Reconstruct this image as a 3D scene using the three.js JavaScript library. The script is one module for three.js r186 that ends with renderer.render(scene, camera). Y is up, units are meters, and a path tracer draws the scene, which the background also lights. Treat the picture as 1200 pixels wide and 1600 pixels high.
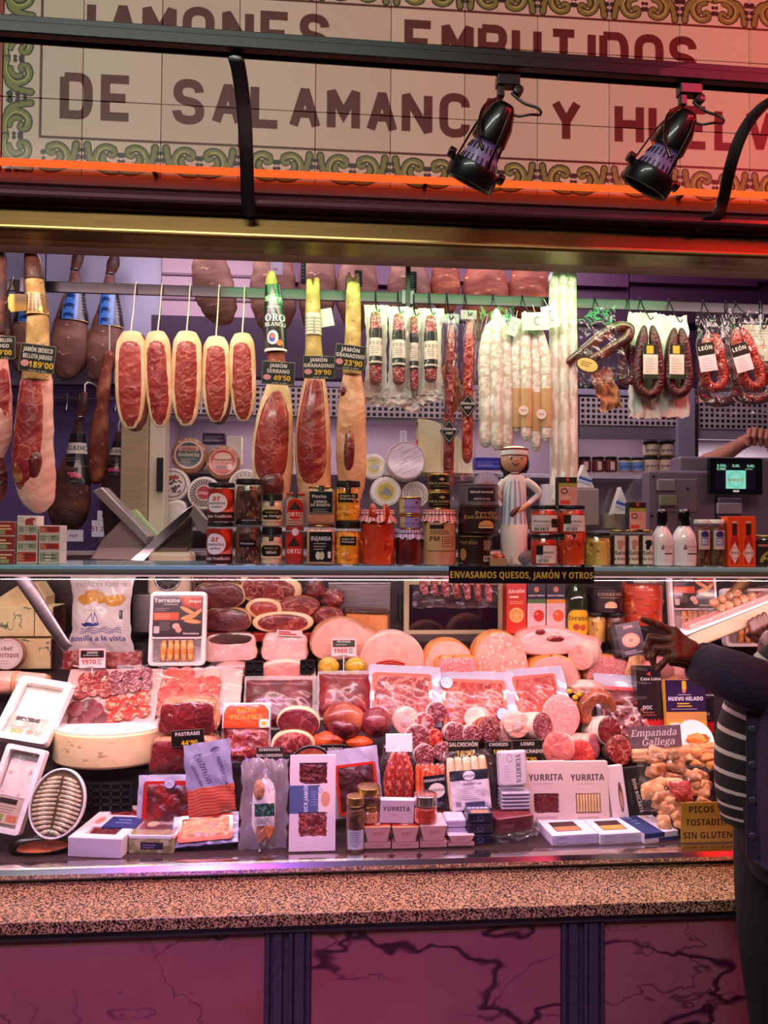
import * as THREE from 'three';
import { RoundedBoxGeometry } from 'three/addons/geometries/RoundedBoxGeometry.js';
import { mergeGeometries, toCreasedNormals } from 'three/addons/utils/BufferGeometryUtils.js';
import { ImprovedNoise } from 'three/addons/math/ImprovedNoise.js';
import { MarchingCubes } from 'three/addons/objects/MarchingCubes.js';
import { RectAreaLightUniformsLib } from 'three/addons/lights/RectAreaLightUniformsLib.js';

// ---------- camera, light, exposure ----------
const scene = new THREE.Scene();
scene.background = new THREE.Color(0x000000);
const FOC = 1200, V3 = THREE.Vector3;
const camera = new THREE.PerspectiveCamera(2 * Math.atan(800 / FOC) * 180 / Math.PI, 0.75, 0.05, 40);
camera.position.set(0, 1.6, 2.3);
camera.rotation.set(0.025, -0.08, 0.0075, 'YXZ');
camera.updateMatrixWorld();
const renderer = new THREE.WebGLRenderer({ antialias: true });
renderer.toneMapping = THREE.LinearToneMapping;
renderer.toneMappingExposure = 1.18;
renderer.shadowMap.enabled = true;
RectAreaLightUniformsLib.init();

function areaLight(name, w, h, pos, target, color, power) {   // power: luminous intensity of the face
  const l = new THREE.RectAreaLight(new THREE.Color(color), power, w, h);
  l.name = name; l.position.set(...pos); l.lookAt(...target); scene.add(l); return l;
}
// hall: one cool violet lamp row and one warm lamp; stall: strip lamps behind the header and under the shelf
areaLight('hall_lamp_light', 3.0, 0.5, [-1.0, 4.12, 3.4], [-0.2, 1.2, 0.0], 0xf6ffee, 19);
{ const s = new THREE.SpotLight(0xb040f0, 30, 0, 0.3, 0.6, 2); s.name = 'hall_spot_violet_light'; s.position.set(-0.9, 4.05, 2.7); s.target.position.set(-0.05, 0.25, 0.2); scene.add(s, s.target); }
areaLight('hall_lamp_pink_light', 1.0, 0.4, [2.3, 3.95, 2.4], [1.1, 2.7, 0], 0xff4a68, 12);
areaLight('hall_lamp_red_light', 0.5, 0.5, [2.9, 3.85, 1.5], [1.5, 2.95, 0], 0xff2410, 44);
areaLight('header_lamp_light', 3.4, 0.08, [0.25, 2.44, 0.0], [0.25, 1.7, -0.40], 0xffdcd2, 17);
areaLight('header_lamp_green_light', 1.6, 0.03, [0.45, 2.44, -0.10], [0.45, 2.1, -0.22], 0x40ff70, 15);
areaLight('case_lamp_light', 3.4, 0.05, [0.25, 1.455, -0.04], [0.25, 0.66, -0.16], 0xffccd2, 56);
areaLight('stall_lamp_light', 3.0, 0.8, [0.2, 3.3, -1.1], [0.2, 1.5, -1.5], 0xf6dcec, 6.0);
// ---------- seeded randomness and noise ----------
let seed0 = 7;
const rnd = () => { seed0 = (seed0 + 0x6d2b79f5) | 0; let t = Math.imul(seed0 ^ (seed0 >>> 15), 1 | seed0); t = (t + Math.imul(t ^ (t >>> 7), 61 | t)) ^ t; return ((t ^ (t >>> 14)) >>> 0) / 4294967296; };
const rr = (a, b) => a + (b - a) * rnd(), PI = Math.PI, clamp = (x, a = 0, b = 1) => Math.min(b, Math.max(a, x)), mix = (a, b, t) => a + (b - a) * t;
const sm = (a, b, x) => { const t = clamp((x - a) / (b - a)); return t * t * (3 - 2 * t); };
const IN = new ImprovedNoise(), ns = (x, y, z = 0) => IN.noise(x, y, z);
const hash = (x, y, s) => { let h = Math.imul(x, 374761393) ^ Math.imul(y, 668265263) ^ Math.imul(s, 2246822519); h = Math.imul(h ^ (h >>> 13), 1274126177); return ((h ^ (h >>> 16)) >>> 0) / 4294967296; };
function vn(u, v, p, s) {               // tiling value noise with period p
  const x = u * p, y = v * p, xi = Math.floor(x), yi = Math.floor(y), fx = x - xi, fy = y - yi, a = fx * fx * (3 - 2 * fx), b = fy * fy * (3 - 2 * fy);
  const m = (k) => ((k % p) + p) % p, h = (i, j) => hash(m(i), m(j), s);
  return mix(mix(h(xi, yi), h(xi + 1, yi), a), mix(h(xi, yi + 1), h(xi + 1, yi + 1), a), b);
}
const fb = (u, v, p, s, o = 4) => { let t = 0, a = 0.5, n = 0; for (let i = 0; i < o; i++) { t += a * vn(u, v, p << i, s + i * 17); n += a; a *= 0.5; } return t / n; };
const hex = (h) => [(h >> 16) & 255, (h >> 8) & 255, h & 255];
const mixc = (a, b, t) => [mix(a[0], b[0], t), mix(a[1], b[1], t), mix(a[2], b[2], t)];
function noiseTex(n, fn, srgb = true, h = n) {
  const d = new Uint8Array(n * h * 4);
  for (let j = 0; j < h; j++) for (let i = 0; i < n; i++) { const c = fn(i / n, j / h), o = (j * n + i) * 4; d[o] = clamp(c[0], 0, 255); d[o + 1] = clamp(c[1], 0, 255); d[o + 2] = clamp(c[2], 0, 255); d[o + 3] = 255; }
  const t = new THREE.DataTexture(d, n, h); t.wrapS = t.wrapT = THREE.RepeatWrapping; t.magFilter = THREE.LinearFilter; t.minFilter = THREE.LinearFilter;
  if (srgb) t.colorSpace = THREE.SRGBColorSpace; t.needsUpdate = true; return t;
}
function canvasTex(w, h, fn) {
  const c = document.createElement('canvas'); c.width = w; c.height = h; fn(c.getContext('2d'), w, h);
  const t = new THREE.CanvasTexture(c); t.colorSpace = THREE.SRGBColorSpace; t.wrapS = t.wrapT = THREE.RepeatWrapping; return t;
}
const std = (color, rough = 0.6, o = {}) => new THREE.MeshStandardMaterial({ color, roughness: rough, ...o });
const phy = (color, rough = 0.6, o = {}) => new THREE.MeshPhysicalMaterial({ color, roughness: rough, ...o });

// ---------- food and stone textures ----------
function veiny(lean, lean2, vein, o) {   // cured meat: lean with fat threads
  const { p = 3, w = 0.07, s = 1, amt = 0.9, patch = 0.72, spot = 0 } = o;
  return noiseTex(256, (u, v) => {
    const wu = u + 0.10 * (fb(u, v, 3, s + 50) - 0.5), wv = v + 0.10 * (fb(u, v, 3, s + 90) - 0.5);
    let c = mixc(hex(lean), hex(lean2), sm(0.3, 0.7, fb(wu, wv, p, s)));
    const r1 = Math.abs(2 * fb(wu, wv, p, s + 5, 3) - 1), r2 = Math.abs(2 * fb(wv, wu, p * 2, s + 9, 3) - 1);
    c = mixc(c, hex(vein), amt * Math.max(sm(w, w * 0.25, r1), 0.65 * sm(w * 0.8, 0, r2)));
    c = mixc(c, hex(vein), amt * sm(patch, patch + 0.08, fb(u, v, p, s + 33)));
    if (spot) c = mixc(c, hex(vein), spot * sm(0.66, 0.74, vn(u, v, 48, s + 3)));
    const g = (vn(u, v, 64, s + 70) - 0.5) * 16; return [c[0] + g, c[1] + g, c[2] + g];
  });
}
function grainy(a, b, fat, o) {          // sausage: minced grains
  const { p = 26, th = 0.58, s = 1, k = 0.9 } = o;
  return noiseTex(256, (u, v) => {
    let c = mixc(hex(a), hex(b), vn(u, v, p * 1.5 | 0, s));
    c = mixc(c, hex(fat), k * sm(th, th + 0.07, 0.65 * vn(u, v, p, s + 4) + 0.35 * vn(u, v, p * 2, s + 8)));
    const g = (vn(u, v, 90, s + 2) - 0.5) * 18; return [c[0] + g, c[1] + g, c[2] + g];
  });
}
const soft = (a, b, p, s, lo = 0.3, hi = 0.7, c3 = null, th = 0.7) => noiseTex(256, (u, v) => {
  let c = mixc(hex(a), hex(b), sm(lo, hi, fb(u, v, p, s, 5))); if (c3 !== null) c = mixc(c, hex(c3), sm(th, th + 0.06, vn(u, v, p * 4, s + 8) * 0.7 + vn(u, v, p * 9, s + 3) * 0.3));
  const g = (vn(u, v, 90, s + 1) - 0.5) * 12; return [c[0] + g, c[1] + g, c[2] + g];
});
const T = {
  ham: veiny(0xb03a36, 0xcc5e52, 0xecba9e, { s: 3, w: 0.045, amt: 0.7, patch: 0.8 }), ham2: veiny(0xa02c34, 0xc04a48, 0xe8b098, { s: 23, p: 4, w: 0.06, amt: 0.8, patch: 0.74 }),
  lean: veiny(0xb03a34, 0xc65a48, 0xe9b093, { s: 61, w: 0.045, patch: 0.74, amt: 0.75 }), dark: veiny(0x5a1722, 0x7d2830, 0xb9776c, { s: 41, w: 0.04, amt: 0.6, patch: 0.74 }),
  marbled: veiny(0x8c2830, 0xac4440, 0xdca896, { s: 77, p: 5, w: 0.12, patch: 0.67 }), coppa: veiny(0x781c24, 0x9e3432, 0xdc9c86, { s: 97, p: 4, w: 0.09, patch: 0.7 }),
  salami: grainy(0x6e2a34, 0x8c3e48, 0xc09a9e, { s: 5, p: 24, th: 0.55 }), salami2: grainy(0x97303c, 0xb04a50, 0xf0cfc6, { s: 15, p: 18, th: 0.52 }), chorizo: grainy(0xa3180e, 0xc4381c, 0xf0a080, { s: 25, p: 14, th: 0.56 }),
  fine: grainy(0xc96a6a, 0xd98384, 0xf3c0ba, { s: 35, p: 44, th: 0.56, k: 0.7 }), bologna: soft(0xe3a596, 0xeab3a4, 6, 45), mortadella: soft(0xdf9a88, 0xe6a998, 6, 55, 0.3, 0.7, 0xf6d8c8, 0.64),
  cooked: soft(0xd79a90, 0xe6b2a4, 3, 65, 0.3, 0.7), rind: soft(0x6e4438, 0xa07660, 3, 75, 0.25, 0.75, 0xc09a80, 0.82), rindDark: soft(0x3c1c18, 0x6a3826, 4, 85, 0.3, 0.7, 0x8a5a48, 0.8), rindRed: soft(0x7e3420, 0xc07850, 3, 87, 0.25, 0.75, 0xd8a880, 0.8),
  fat: soft(0xe2b684, 0xf0d0a8, 4, 95, 0.3, 0.7), fatPink: soft(0xeab0a0, 0xf4d2be, 4, 96), shank: soft(0xa88448, 0xd6b070, 4, 105, 0.3, 0.7, 0x7c5a30, 0.78), mould: soft(0xcfc0b0, 0xf2ece4, 10, 115, 0.3, 0.7, 0xb09088, 0.8),
  lard: soft(0xf0dcd8, 0xf8efe9, 8, 125, 0.3, 0.7, 0xd9a8a0, 0.76), crust: soft(0x9a6a48, 0xc48a64, 8, 135, 0.3, 0.7, 0xe8c090, 0.72), roast: soft(0xd9843c, 0xf0b070, 4, 145, 0.3, 0.7, 0xa04a1c, 0.74), bread: soft(0xb8784a, 0xe0b080, 6, 155, 0.3, 0.7),
  cheese: soft(0xd9c98c, 0xe9dcae, 3, 165), cheeseWhite: soft(0xe8e0cc, 0xf4efe2, 8, 175, 0.3, 0.7, 0xc9b8a8, 0.76), orangeFruit: soft(0xd06a10, 0xf0a020, 5, 185, 0.35, 0.65, 0xffc850, 0.7), peppers: soft(0xa8200c, 0xd8481c, 4, 195, 0.3, 0.7, 0xf09050, 0.76),
  jam: soft(0x4a0c10, 0x8a1c18, 6, 205), nuts: soft(0x3a2018, 0x7a5034, 14, 215, 0.35, 0.65, 0xb08a64, 0.74), tan: soft(0xc07c50, 0xdca078, 4, 225, 0.3, 0.7, 0x9c4c30, 0.74), cream: soft(0xd8b888, 0xe6cca0, 4, 235), pickles: soft(0xb09040, 0xe0c060, 6, 245, 0.4, 0.6, 0x8a3a18, 0.72),
  steel: noiseTex(256, (u, v) => { const g = 200 + 26 * (vn(u * 0.02, v, 128, 3) - 0.5) + 16 * (fb(u, v, 4, 8) - 0.5); return [g, g, g]; }), paper: soft(0xe8e0d4, 0xf4eee6, 5, 255),
  blue: noiseTex(256, (u, v) => { let c = mixc(hex(0xdcc68c), hex(0xeedcac), fb(u, v, 4, 265)); const r = Math.abs(2 * fb(u, v * 0.999 + 0.04 * vn(u, v, 6, 2), 4, 270, 4) - 1); c = mixc(c, hex(0x3f5a48), 0.9 * sm(0.06, 0.01, r) * sm(0.42, 0.6, vn(u, v, 5, 280))); const g = (vn(u, v, 80, 1) - 0.5) * 10; return [c[0] + g, c[1] + g, c[2] + g]; }),
  granite: noiseTex(512, (u, v) => { const a = 0.6 * vn(u, v, 100, 4) + 0.4 * vn(u, v, 180, 9), b = vn(u, v, 130, 14); let c = mixc(hex(0xc89a68), hex(0xe4bc88), b); c = mixc(c, hex(0x1c100f), sm(0.485, 0.53, a)); return mixc(c, hex(0x7a5040), 0.8 * sm(0.72, 0.78, b)); }),
  marble: noiseTex(1024, (u, v) => { const s = 300, wu = u + 0.16 * (fb(u, v, 3, s + 1) - 0.5), wv = v + 0.22 * (fb(u, v, 3, s + 2) - 0.5); let c = mixc(hex(0xb88a8c), hex(0xd8b0a4), fb(u, v, 4, s)); c = mixc(c, hex(0xc08068), 0.5 * sm(0.62, 0.75, fb(u, v, 5, s + 30)));
    const r = Math.abs(2 * fb(wu * 0.999, wv, 3, s + 5, 5) - 1), q = Math.abs(2 * fb(wv, wu, 5, s + 9, 5) - 1), k = sm(0.3, 0.55, fb(u, v, 2, s + 40)); c = mixc(c, hex(0x4a2c44), 0.9 * sm(0.045, 0.004, r) * (0.35 + 0.65 * k)); return mixc(c, hex(0x5c3850), 0.6 * k * sm(0.03, 0, q)); }),
  bumpFine: noiseTex(256, (u, v) => { const g = 255 * fb(u, v, 12, 7, 5); return [g, g, g]; }, false), bumpWrap: noiseTex(256, (u, v) => { const w = u + 0.15 * fb(u, v, 4, 3); const g = 255 * (1 - Math.abs(2 * fb(w, v, 5, 77, 3) - 1)); return [g, g, g]; }, false),
};
// ---------- materials ----------
const food = (map, rough = 0.5, o = {}) => phy(0xffffff, rough, { map, bumpMap: T.bumpFine, bumpScale: 0.0012, ...o });
const wrapped = (map, o = {}) => phy(0xf2d2d2, 0.45, { map, clearcoat: 0.45, clearcoatRoughness: 0.14, bumpMap: T.bumpWrap, bumpScale: 0.0035, ...o });
const M = {
  steel: std(0xb8b0b4, 0.34, { metalness: 1, map: T.steel }), steelDark: std(0x7a6e84, 0.34, { metalness: 0.55, map: T.steel }), chrome: std(0xd8d4d6, 0.16, { metalness: 1 }), gold: std(0x86643a, 0.42, { metalness: 0.9, map: T.steel }), lid: std(0xc8a868, 0.3, { metalness: 1 }),
  copper: std(0x6e4650, 0.3, { metalness: 0.45 }), black: std(0x0c0b0e, 0.45), blackGloss: phy(0x0b0a0c, 0.25, { clearcoat: 0.6 }), white: std(0xe8e2e0, 0.5), whiteGloss: phy(0xf0eaea, 0.35, { clearcoat: 0.5 }), cream: std(0xd2c29c, 0.55), grey: std(0x77707a, 0.5),
  glass: phy(0xffffff, 0.02, { transmission: 1, thickness: 0, ior: 1.5 }), film: phy(0xffffff, 0.12, { transmission: 1, thickness: 0, ior: 1.45, bumpMap: T.bumpWrap, bumpScale: 0.008, side: THREE.DoubleSide }), filmSoft: phy(0xf4eef0, 0.42, { transmission: 0.82, thickness: 0, ior: 1.45, bumpMap: T.bumpWrap, bumpScale: 0.006, side: THREE.DoubleSide }),
  tray: phy(0xf4eeee, 0.4, { clearcoat: 0.3 }), trayClear: phy(0xffffff, 0.1, { transmission: 0.92, thickness: 0 }), purple: std(0x5a4470, 0.6), wire: std(0x9a9498, 0.3, { metalness: 1 }), string: std(0xd8d0b8, 0.8), shadowBlue: std(0x6e6a90, 0.55),
};
for (const k of ['ham', 'ham2', 'lean', 'dark', 'marbled', 'coppa', 'salami', 'salami2', 'chorizo', 'fine', 'bologna', 'mortadella', 'cooked', 'fat', 'fatPink', 'lard']) { M[k] = food(T[k]); M[k + 'W'] = wrapped(T[k], /fat|lard|cooked|bologna|mortadella|fine/.test(k) ? {} : { color: 0xd6b2b2 }); }
for (const k of ['rind', 'rindDark', 'rindRed', 'shank', 'mould', 'crust', 'roast', 'bread', 'cheese', 'cheeseWhite', 'blue', 'paper']) M[k] = food(T[k], 0.65, { bumpScale: 0.002 });
for (const k of ['orangeFruit', 'peppers', 'jam', 'nuts', 'tan', 'cream', 'pickles', 'chorizo', 'salami']) M[k + 'Jar'] = phy(0xffffff, 0.4, { map: T[k], clearcoat: 0.7, clearcoatRoughness: 0.08 });

// ---------- print atlas: every label, card and tag is drawn here ----------
const ATL = 2048, SC = 2.0, pages = [];
function newPage() { const c = document.createElement('canvas'); c.width = c.height = ATL; const g = c.getContext('2d'), t = new THREE.CanvasTexture(c); t.colorSpace = THREE.SRGBColorSpace; const m = (o) => phy(0xffffff, o.r, { map: t, ...o.x }); const p = { c, g, t, x: 0, y: 0, row: 0, matt: m({ r: 0.6, x: {} }), gloss: m({ r: 0.35, x: { clearcoat: 0.6, clearcoatRoughness: 0.1 } }), wrap: m({ r: 0.35, x: { clearcoat: 0.7, clearcoatRoughness: 0.12, bumpMap: T.bumpWrap, bumpScale: 0.003 } }) }; pages.push(p); return p; }
newPage();
function print(w, h, fn, scale = SC) {
  const W = Math.ceil(w * scale), H = Math.ceil(h * scale); let p = pages[pages.length - 1];
  if (p.x + W + 4 > ATL) { p.x = 0; p.y += p.row + 4; p.row = 0; }
  if (p.y + H + 4 > ATL) p = newPage();
  const g = p.g; g.save(); g.translate(p.x + 2, p.y + 2); g.beginPath(); g.rect(-1, -1, W + 2, H + 2); g.clip(); g.scale(scale, scale); fn(g, w, h); g.restore();
  const r = { page: p, u0: (p.x + 2.5) / ATL, u1: (p.x + 1.5 + W) / ATL, v1: 1 - (p.y + 2.5) / ATL, v0: 1 - (p.y + 1.5 + H) / ATL };
  p.x += W + 4; p.row = Math.max(p.row, H); return r;
}
const colors = new Map();
const inkOn = (page, css) => { const key = pages.indexOf(page) + css; if (!colors.has(key)) { const had = pages[pages.length - 1]; colors.set(key, had === page ? print(3, 3, (g) => { g.fillStyle = css; g.fillRect(-2, -2, 9, 9); }) : null); } return colors.get(key); };
function plainCell(page, css) { return inkOn(page, css) ?? { page, u0: 0, u1: 0, v0: 0, v1: 0 }; }
function fill(g, w, h, c) { g.fillStyle = c; g.fillRect(-2, -2, w + 4, h + 4); }
function txt(g, s, x, y, size, color, o = {}) { g.fillStyle = color; g.font = `${o.w ?? 'bold'} ${size}px ${o.f ?? 'sans-serif'}`; g.textAlign = o.a ?? 'center'; g.textBaseline = 'middle'; g.save(); g.translate(x, y); if (o.r) g.rotate(o.r); g.scale(o.sx ?? 1, 1); g.fillText(s, 0, 0); g.restore(); }
function rrect(g, x, y, w, h, r, c, stroke, lw = 1) { g.beginPath(); g.roundRect(x, y, w, h, r); if (c) { g.fillStyle = c; g.fill(); } if (stroke) { g.strokeStyle = stroke; g.lineWidth = lw; g.stroke(); } }
function disc(g, x, y, rx, ry, c, stroke, lw = 1) { g.beginPath(); g.ellipse(x, y, rx, ry, 0, 0, 2 * PI); if (c) { g.fillStyle = c; g.fill(); } if (stroke) { g.strokeStyle = stroke; g.lineWidth = lw; g.stroke(); } }
function poly(g, pts, c, stroke, lw = 1) { g.beginPath(); pts.forEach((p, i) => (i ? g.lineTo(...p) : g.moveTo(...p))); g.closePath(); if (c) { g.fillStyle = c; g.fill(); } if (stroke) { g.strokeStyle = stroke; g.lineWidth = lw; g.stroke(); } }
function lines(g, x, y, w, n, gap, c, hgt = 1) { g.fillStyle = c; for (let i = 0; i < n; i++) g.fillRect(x, y + i * gap, w * rr(0.6, 1), hgt); }
function bars(g, x, y, w, h, c = '#111') { g.fillStyle = c; for (let i = 0; i < w; i += 2) g.fillRect(x + i, y, rr(0.6, 1.4), h); }

// ---------- geometry helpers ----------
function uvRect(geo, r, from = 0, n = geo.attributes.uv.count) { const uv = geo.attributes.uv; for (let i = from; i < from + n; i++) uv.setXY(i, mix(r.u0, r.u1, uv.getX(i)), mix(r.v0, r.v1, uv.getY(i))); return geo; }
function uvPlan(geo, k = 6, ox = rnd(), oy = rnd()) { const p = geo.attributes.position, a = new Float32Array(p.count * 2); for (let i = 0; i < p.count; i++) { a[2 * i] = p.getX(i) * k + ox + p.getZ(i) * k * 0.5; a[2 * i + 1] = p.getY(i) * k + oy + p.getZ(i) * k * 0.8; } geo.setAttribute('uv', new THREE.BufferAttribute(a, 2)); return geo; }
function uvBox(geo, k = 1) { const p = geo.attributes.position, n = geo.attributes.normal, a = new Float32Array(p.count * 2); for (let i = 0; i < p.count; i++) { const x = p.getX(i), y = p.getY(i), z = p.getZ(i), nx = Math.abs(n.getX(i)), ny = Math.abs(n.getY(i)), nz = Math.abs(n.getZ(i)); const [s, t] = nz >= nx && nz >= ny ? [x, y] : nx >= ny ? [z, y] : [x, z]; a[2 * i] = s * k; a[2 * i + 1] = t * k; } geo.setAttribute('uv', new THREE.BufferAttribute(a, 2)); return geo; }
const box = (w, h, d, r = 0.003, x = 0, y = 0, z = 0) => uvBox(new RoundedBoxGeometry(w, h, d, 2, Math.min(r, w / 2.01, h / 2.01, d / 2.01)).translate(x, y, z), 2);
function pbox(w, h, d, rect, side, o = {}) {   // printed box standing on y = 0, print on the front (and on top)
  const g = new RoundedBoxGeometry(w, h, d, 1, Math.min(o.r ?? 0.0015, w / 2.1, h / 2.1, d / 2.1)), n = g.attributes.position.count / 6, cell = plainCell(rect.page, side), pl = g.attributes.position;
  const uv = g.attributes.uv;
  for (let f = 0; f < 6; f++) for (let i = f * n; i < (f + 1) * n; i++) {
    if (f === 4 || (f === 2 && o.top)) { const r = f === 4 ? rect : o.top; uv.setXY(i, mix(r.u0, r.u1, clamp(pl.getX(i) / w + 0.5)), f === 4 ? mix(r.v0, r.v1, clamp(pl.getY(i) / h + 0.5)) : mix(r.v0, r.v1, clamp(0.5 - pl.getZ(i) / d))); }
    else uv.setXY(i, (cell.u0 + cell.u1) / 2, (cell.v0 + cell.v1) / 2);
  }
  return g.translate(0, h / 2, 0);
}
const lathe = (prof, n = 28) => new THREE.LatheGeometry(prof.map((p) => new THREE.Vector2(p[0], p[1])), n);
const cyl = (r, h, n = 24, r2 = r, b = 0.002) => lathe([[0, 0], [r - b, 0], [r, b], [r2, h - b], [r2 - b, h], [0, h]], n);
function lathePrint(prof, rect, ang = 2.2, n = 24) { const g = new THREE.LatheGeometry(prof.map((p) => new THREE.Vector2(p[0], p[1])), n, -ang / 2, ang); return uvRect(g, rect); }   // theta 0 faces +z
function sweep(pts, rad, o = {}) {       // a limb along a spline: radii [across, deep] per point
  const n = o.n ?? 18, m = o.m ?? Math.max(10, pts.length * 6), ref = new V3(...(o.ref ?? [0, 0, 1])), e = o.e ?? 0.05, P = pts.map((p) => new V3(...p)), cv = new THREE.CatmullRomCurve3(P, false, 'centripetal'), R = rad.map((r) => (Array.isArray(r) ? r : [r, r]));
  const ri = (t) => { const k = t * (R.length - 1), i = Math.min(R.length - 2, Math.floor(k)), f = k - i, a = R[Math.max(0, i - 1)], b = R[i], c = R[i + 1], d = R[Math.min(R.length - 1, i + 2)]; return [0, 1].map((q) => Math.max(0.0004, 0.5 * (2 * b[q] + (c[q] - a[q]) * f + (2 * a[q] - 5 * b[q] + 4 * c[q] - d[q]) * f * f + (3 * b[q] - a[q] - 3 * c[q] + d[q]) * f * f * f))); };
  const ts = []; for (let i = 0; i <= m; i++) { const u = i / m; ts.push(o.lin ? u : u < 0.2 ? e * (1 - Math.cos(u / 0.2 * PI / 2)) * 1 : u > 0.8 ? 1 - e * (1 - Math.cos((1 - u) / 0.2 * PI / 2)) : mix(e, 1 - e, (u - 0.2) / 0.6)); }
  const pos = [], uv = [], idx = [], len = cv.getLength(), S = new V3(), U = new V3();
  for (const t of ts) {
    const p = cv.getPoint(t), tg = cv.getTangent(clamp(t, 0.001, 0.999)), [a, b] = ri(t); S.crossVectors(ref, tg).normalize(); U.crossVectors(tg, S).normalize();
    const q = Math.min(t, 1 - t), k = o.flat || q > e ? 1 : Math.sqrt(Math.max(0.0006, 1 - (1 - q / e) ** 2));
    for (let j = 0; j <= n; j++) { const th = -PI / 2 + 2 * PI * j / n, c = Math.cos(th), s = Math.sin(th), bump = o.lump ? 1 + o.lump * ns(p.x * 40 + c * 1.2, p.y * 40 + (o.seed ?? 0), p.z * 40 + s * 1.2) : 1; pos.push(p.x + (S.x * a * c + U.x * b * s) * k * bump, p.y + (S.y * a * c + U.y * b * s) * k * bump, p.z + (S.z * a * c + U.z * b * s) * k * bump); uv.push(j / n * (o.ku ?? 1), t * (o.kv ?? Math.max(1, len * 4))); }
  }
  const M1 = n + 1;
  for (let i = 0; i < ts.length - 1; i++) for (let j = 0; j < n; j++) { const a = i * M1 + j, b = a + 1, c = a + M1, d = c + 1; idx.push(a, b, c, b, d, c); }
  for (const [i, fl] of [[0, 1], [ts.length - 1, 0]]) { const p = cv.getPoint(ts[i]), k = pos.length / 3; pos.push(p.x, p.y, p.z); uv.push(0.5, i ? 1 : 0); for (let j = 0; j < n; j++) { const a = i * M1 + j; fl ? idx.push(k, a + 1, a) : idx.push(k, a, a + 1); } }
  return solid(pos, uv, idx);
}
function solid(pos, uv, idx) {           // indexed geometry turned right side out
  let vol = 0; for (let i = 0; i < idx.length; i += 3) { const [a, b, c] = [idx[i] * 3, idx[i + 1] * 3, idx[i + 2] * 3]; vol += pos[a] * (pos[b + 1] * pos[c + 2] - pos[b + 2] * pos[c + 1]) + pos[a + 1] * (pos[b + 2] * pos[c] - pos[b] * pos[c + 2]) + pos[a + 2] * (pos[b] * pos[c + 1] - pos[b + 1] * pos[c]); }
  if (vol < 0) for (let i = 0; i < idx.length; i += 3) [idx[i + 1], idx[i + 2]] = [idx[i + 2], idx[i + 1]];
  const g = new THREE.BufferGeometry(); g.setAttribute('position', new THREE.Float32BufferAttribute(pos, 3)); g.setAttribute('uv', new THREE.Float32BufferAttribute(uv, 2)); g.setIndex(idx); g.computeVertexNormals(); return g;
}
function pillow(w, h, t, o = {}) {       // sealed bag or pack: two bulging faces meeting at a flat seam; stands on y = 0
  const nx = o.nx ?? 14, ny = o.ny ?? 16, k = o.k ?? 4, wr = o.wr ?? 0.002, sd = o.seed ?? rr(0, 90), pos = [], uv = [], idx = [];
  const pr = (a) => 1 - Math.abs(2 * a - 1) ** k;
  for (const f of [1, -1]) for (let j = 0; j <= ny; j++) for (let i = 0; i <= nx; i++) {
    const u = i / nx, v = j / ny, b = pr(u) * pr(v), edge = i === 0 || j === 0 || i === nx || j === ny;
    const lx = (u - 0.5) * w * (1 + (o.waist ?? 0) * (4 * (v - 0.5) ** 2 - 0.5)) + wr * ns(v * 9, sd), wz = wr * (ns(u * 5, v * 5, sd) * 1.6 + ns(u * 13, v * 11, sd + 9));
    pos.push(lx, v * h + wr * ns(u * 9, sd + 4), f * (t / 2 * b * (o.back === 0 && f < 0 ? 0.15 : 1) + (edge ? 0.0002 : 0.0004)) + wz + (o.curl ?? 0) * (v - 0.5) ** 2); uv.push(u, v);
  }
  const q = (nx + 1) * (ny + 1);
  for (const f of [0, 1]) for (let j = 0; j < ny; j++) for (let i = 0; i < nx; i++) { const a = f * q + j * (nx + 1) + i, b = a + 1, c = a + nx + 1, d = c + 1; f ? idx.push(a, c, b, b, c, d) : idx.push(a, b, c, b, d, c); }
  for (let i = 0; i < nx; i++) { idx.push(i, q + i, i + 1, i + 1, q + i, q + i + 1); const a = ny * (nx + 1) + i; idx.push(a, a + 1, q + a, a + 1, q + a + 1, q + a); }
  for (let j = 0; j < ny; j++) { const a = j * (nx + 1), b = a + nx + 1; idx.push(a, b, q + a, b, q + b, q + a); const c = a + nx, d = c + nx + 1; idx.push(c, q + c, d, d, q + c, q + d); }
  return solid(pos, uv, idx);
}
const OUT = {   // outlines in a unit square, centre 0
  oval: Array.from({ length: 12 }, (_, i) => [0.5 * Math.cos(i * PI / 6), 0.5 * Math.sin(i * PI / 6)]),
  ham: [[-0.10, 0.5], [0.22, 0.46], [0.42, 0.28], [0.48, 0], [0.46, -0.25], [0.3, -0.46], [0, -0.5], [-0.32, -0.42], [-0.49, -0.2], [-0.5, 0.1], [-0.44, 0.36]],
  dome: [[-0.5, -0.5], [0, -0.5], [0.5, -0.5], [0.5, -0.1], [0.4, 0.25], [0.18, 0.46], [-0.1, 0.5], [-0.36, 0.32], [-0.49, -0.05]],
  pear: [[-0.5, -0.1], [-0.42, 0.25], [-0.18, 0.48], [0.08, 0.44], [0.3, 0.2], [0.48, 0.02], [0.5, -0.25], [0.32, -0.4], [0, -0.46], [-0.3, -0.5], [-0.46, -0.36]],
  steak: [[-0.5, 0.05], [-0.36, 0.4], [0, 0.5], [0.34, 0.36], [0.5, 0.05], [0.42, -0.34], [0.1, -0.5], [-0.28, -0.42]],
  brick: [[-0.5, -0.44], [-0.2, -0.5], [0.2, -0.48], [0.5, -0.42], [0.47, 0], [0.45, 0.4], [0.15, 0.5], [-0.2, 0.46], [-0.45, 0.42], [-0.48, 0]],
};
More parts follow.
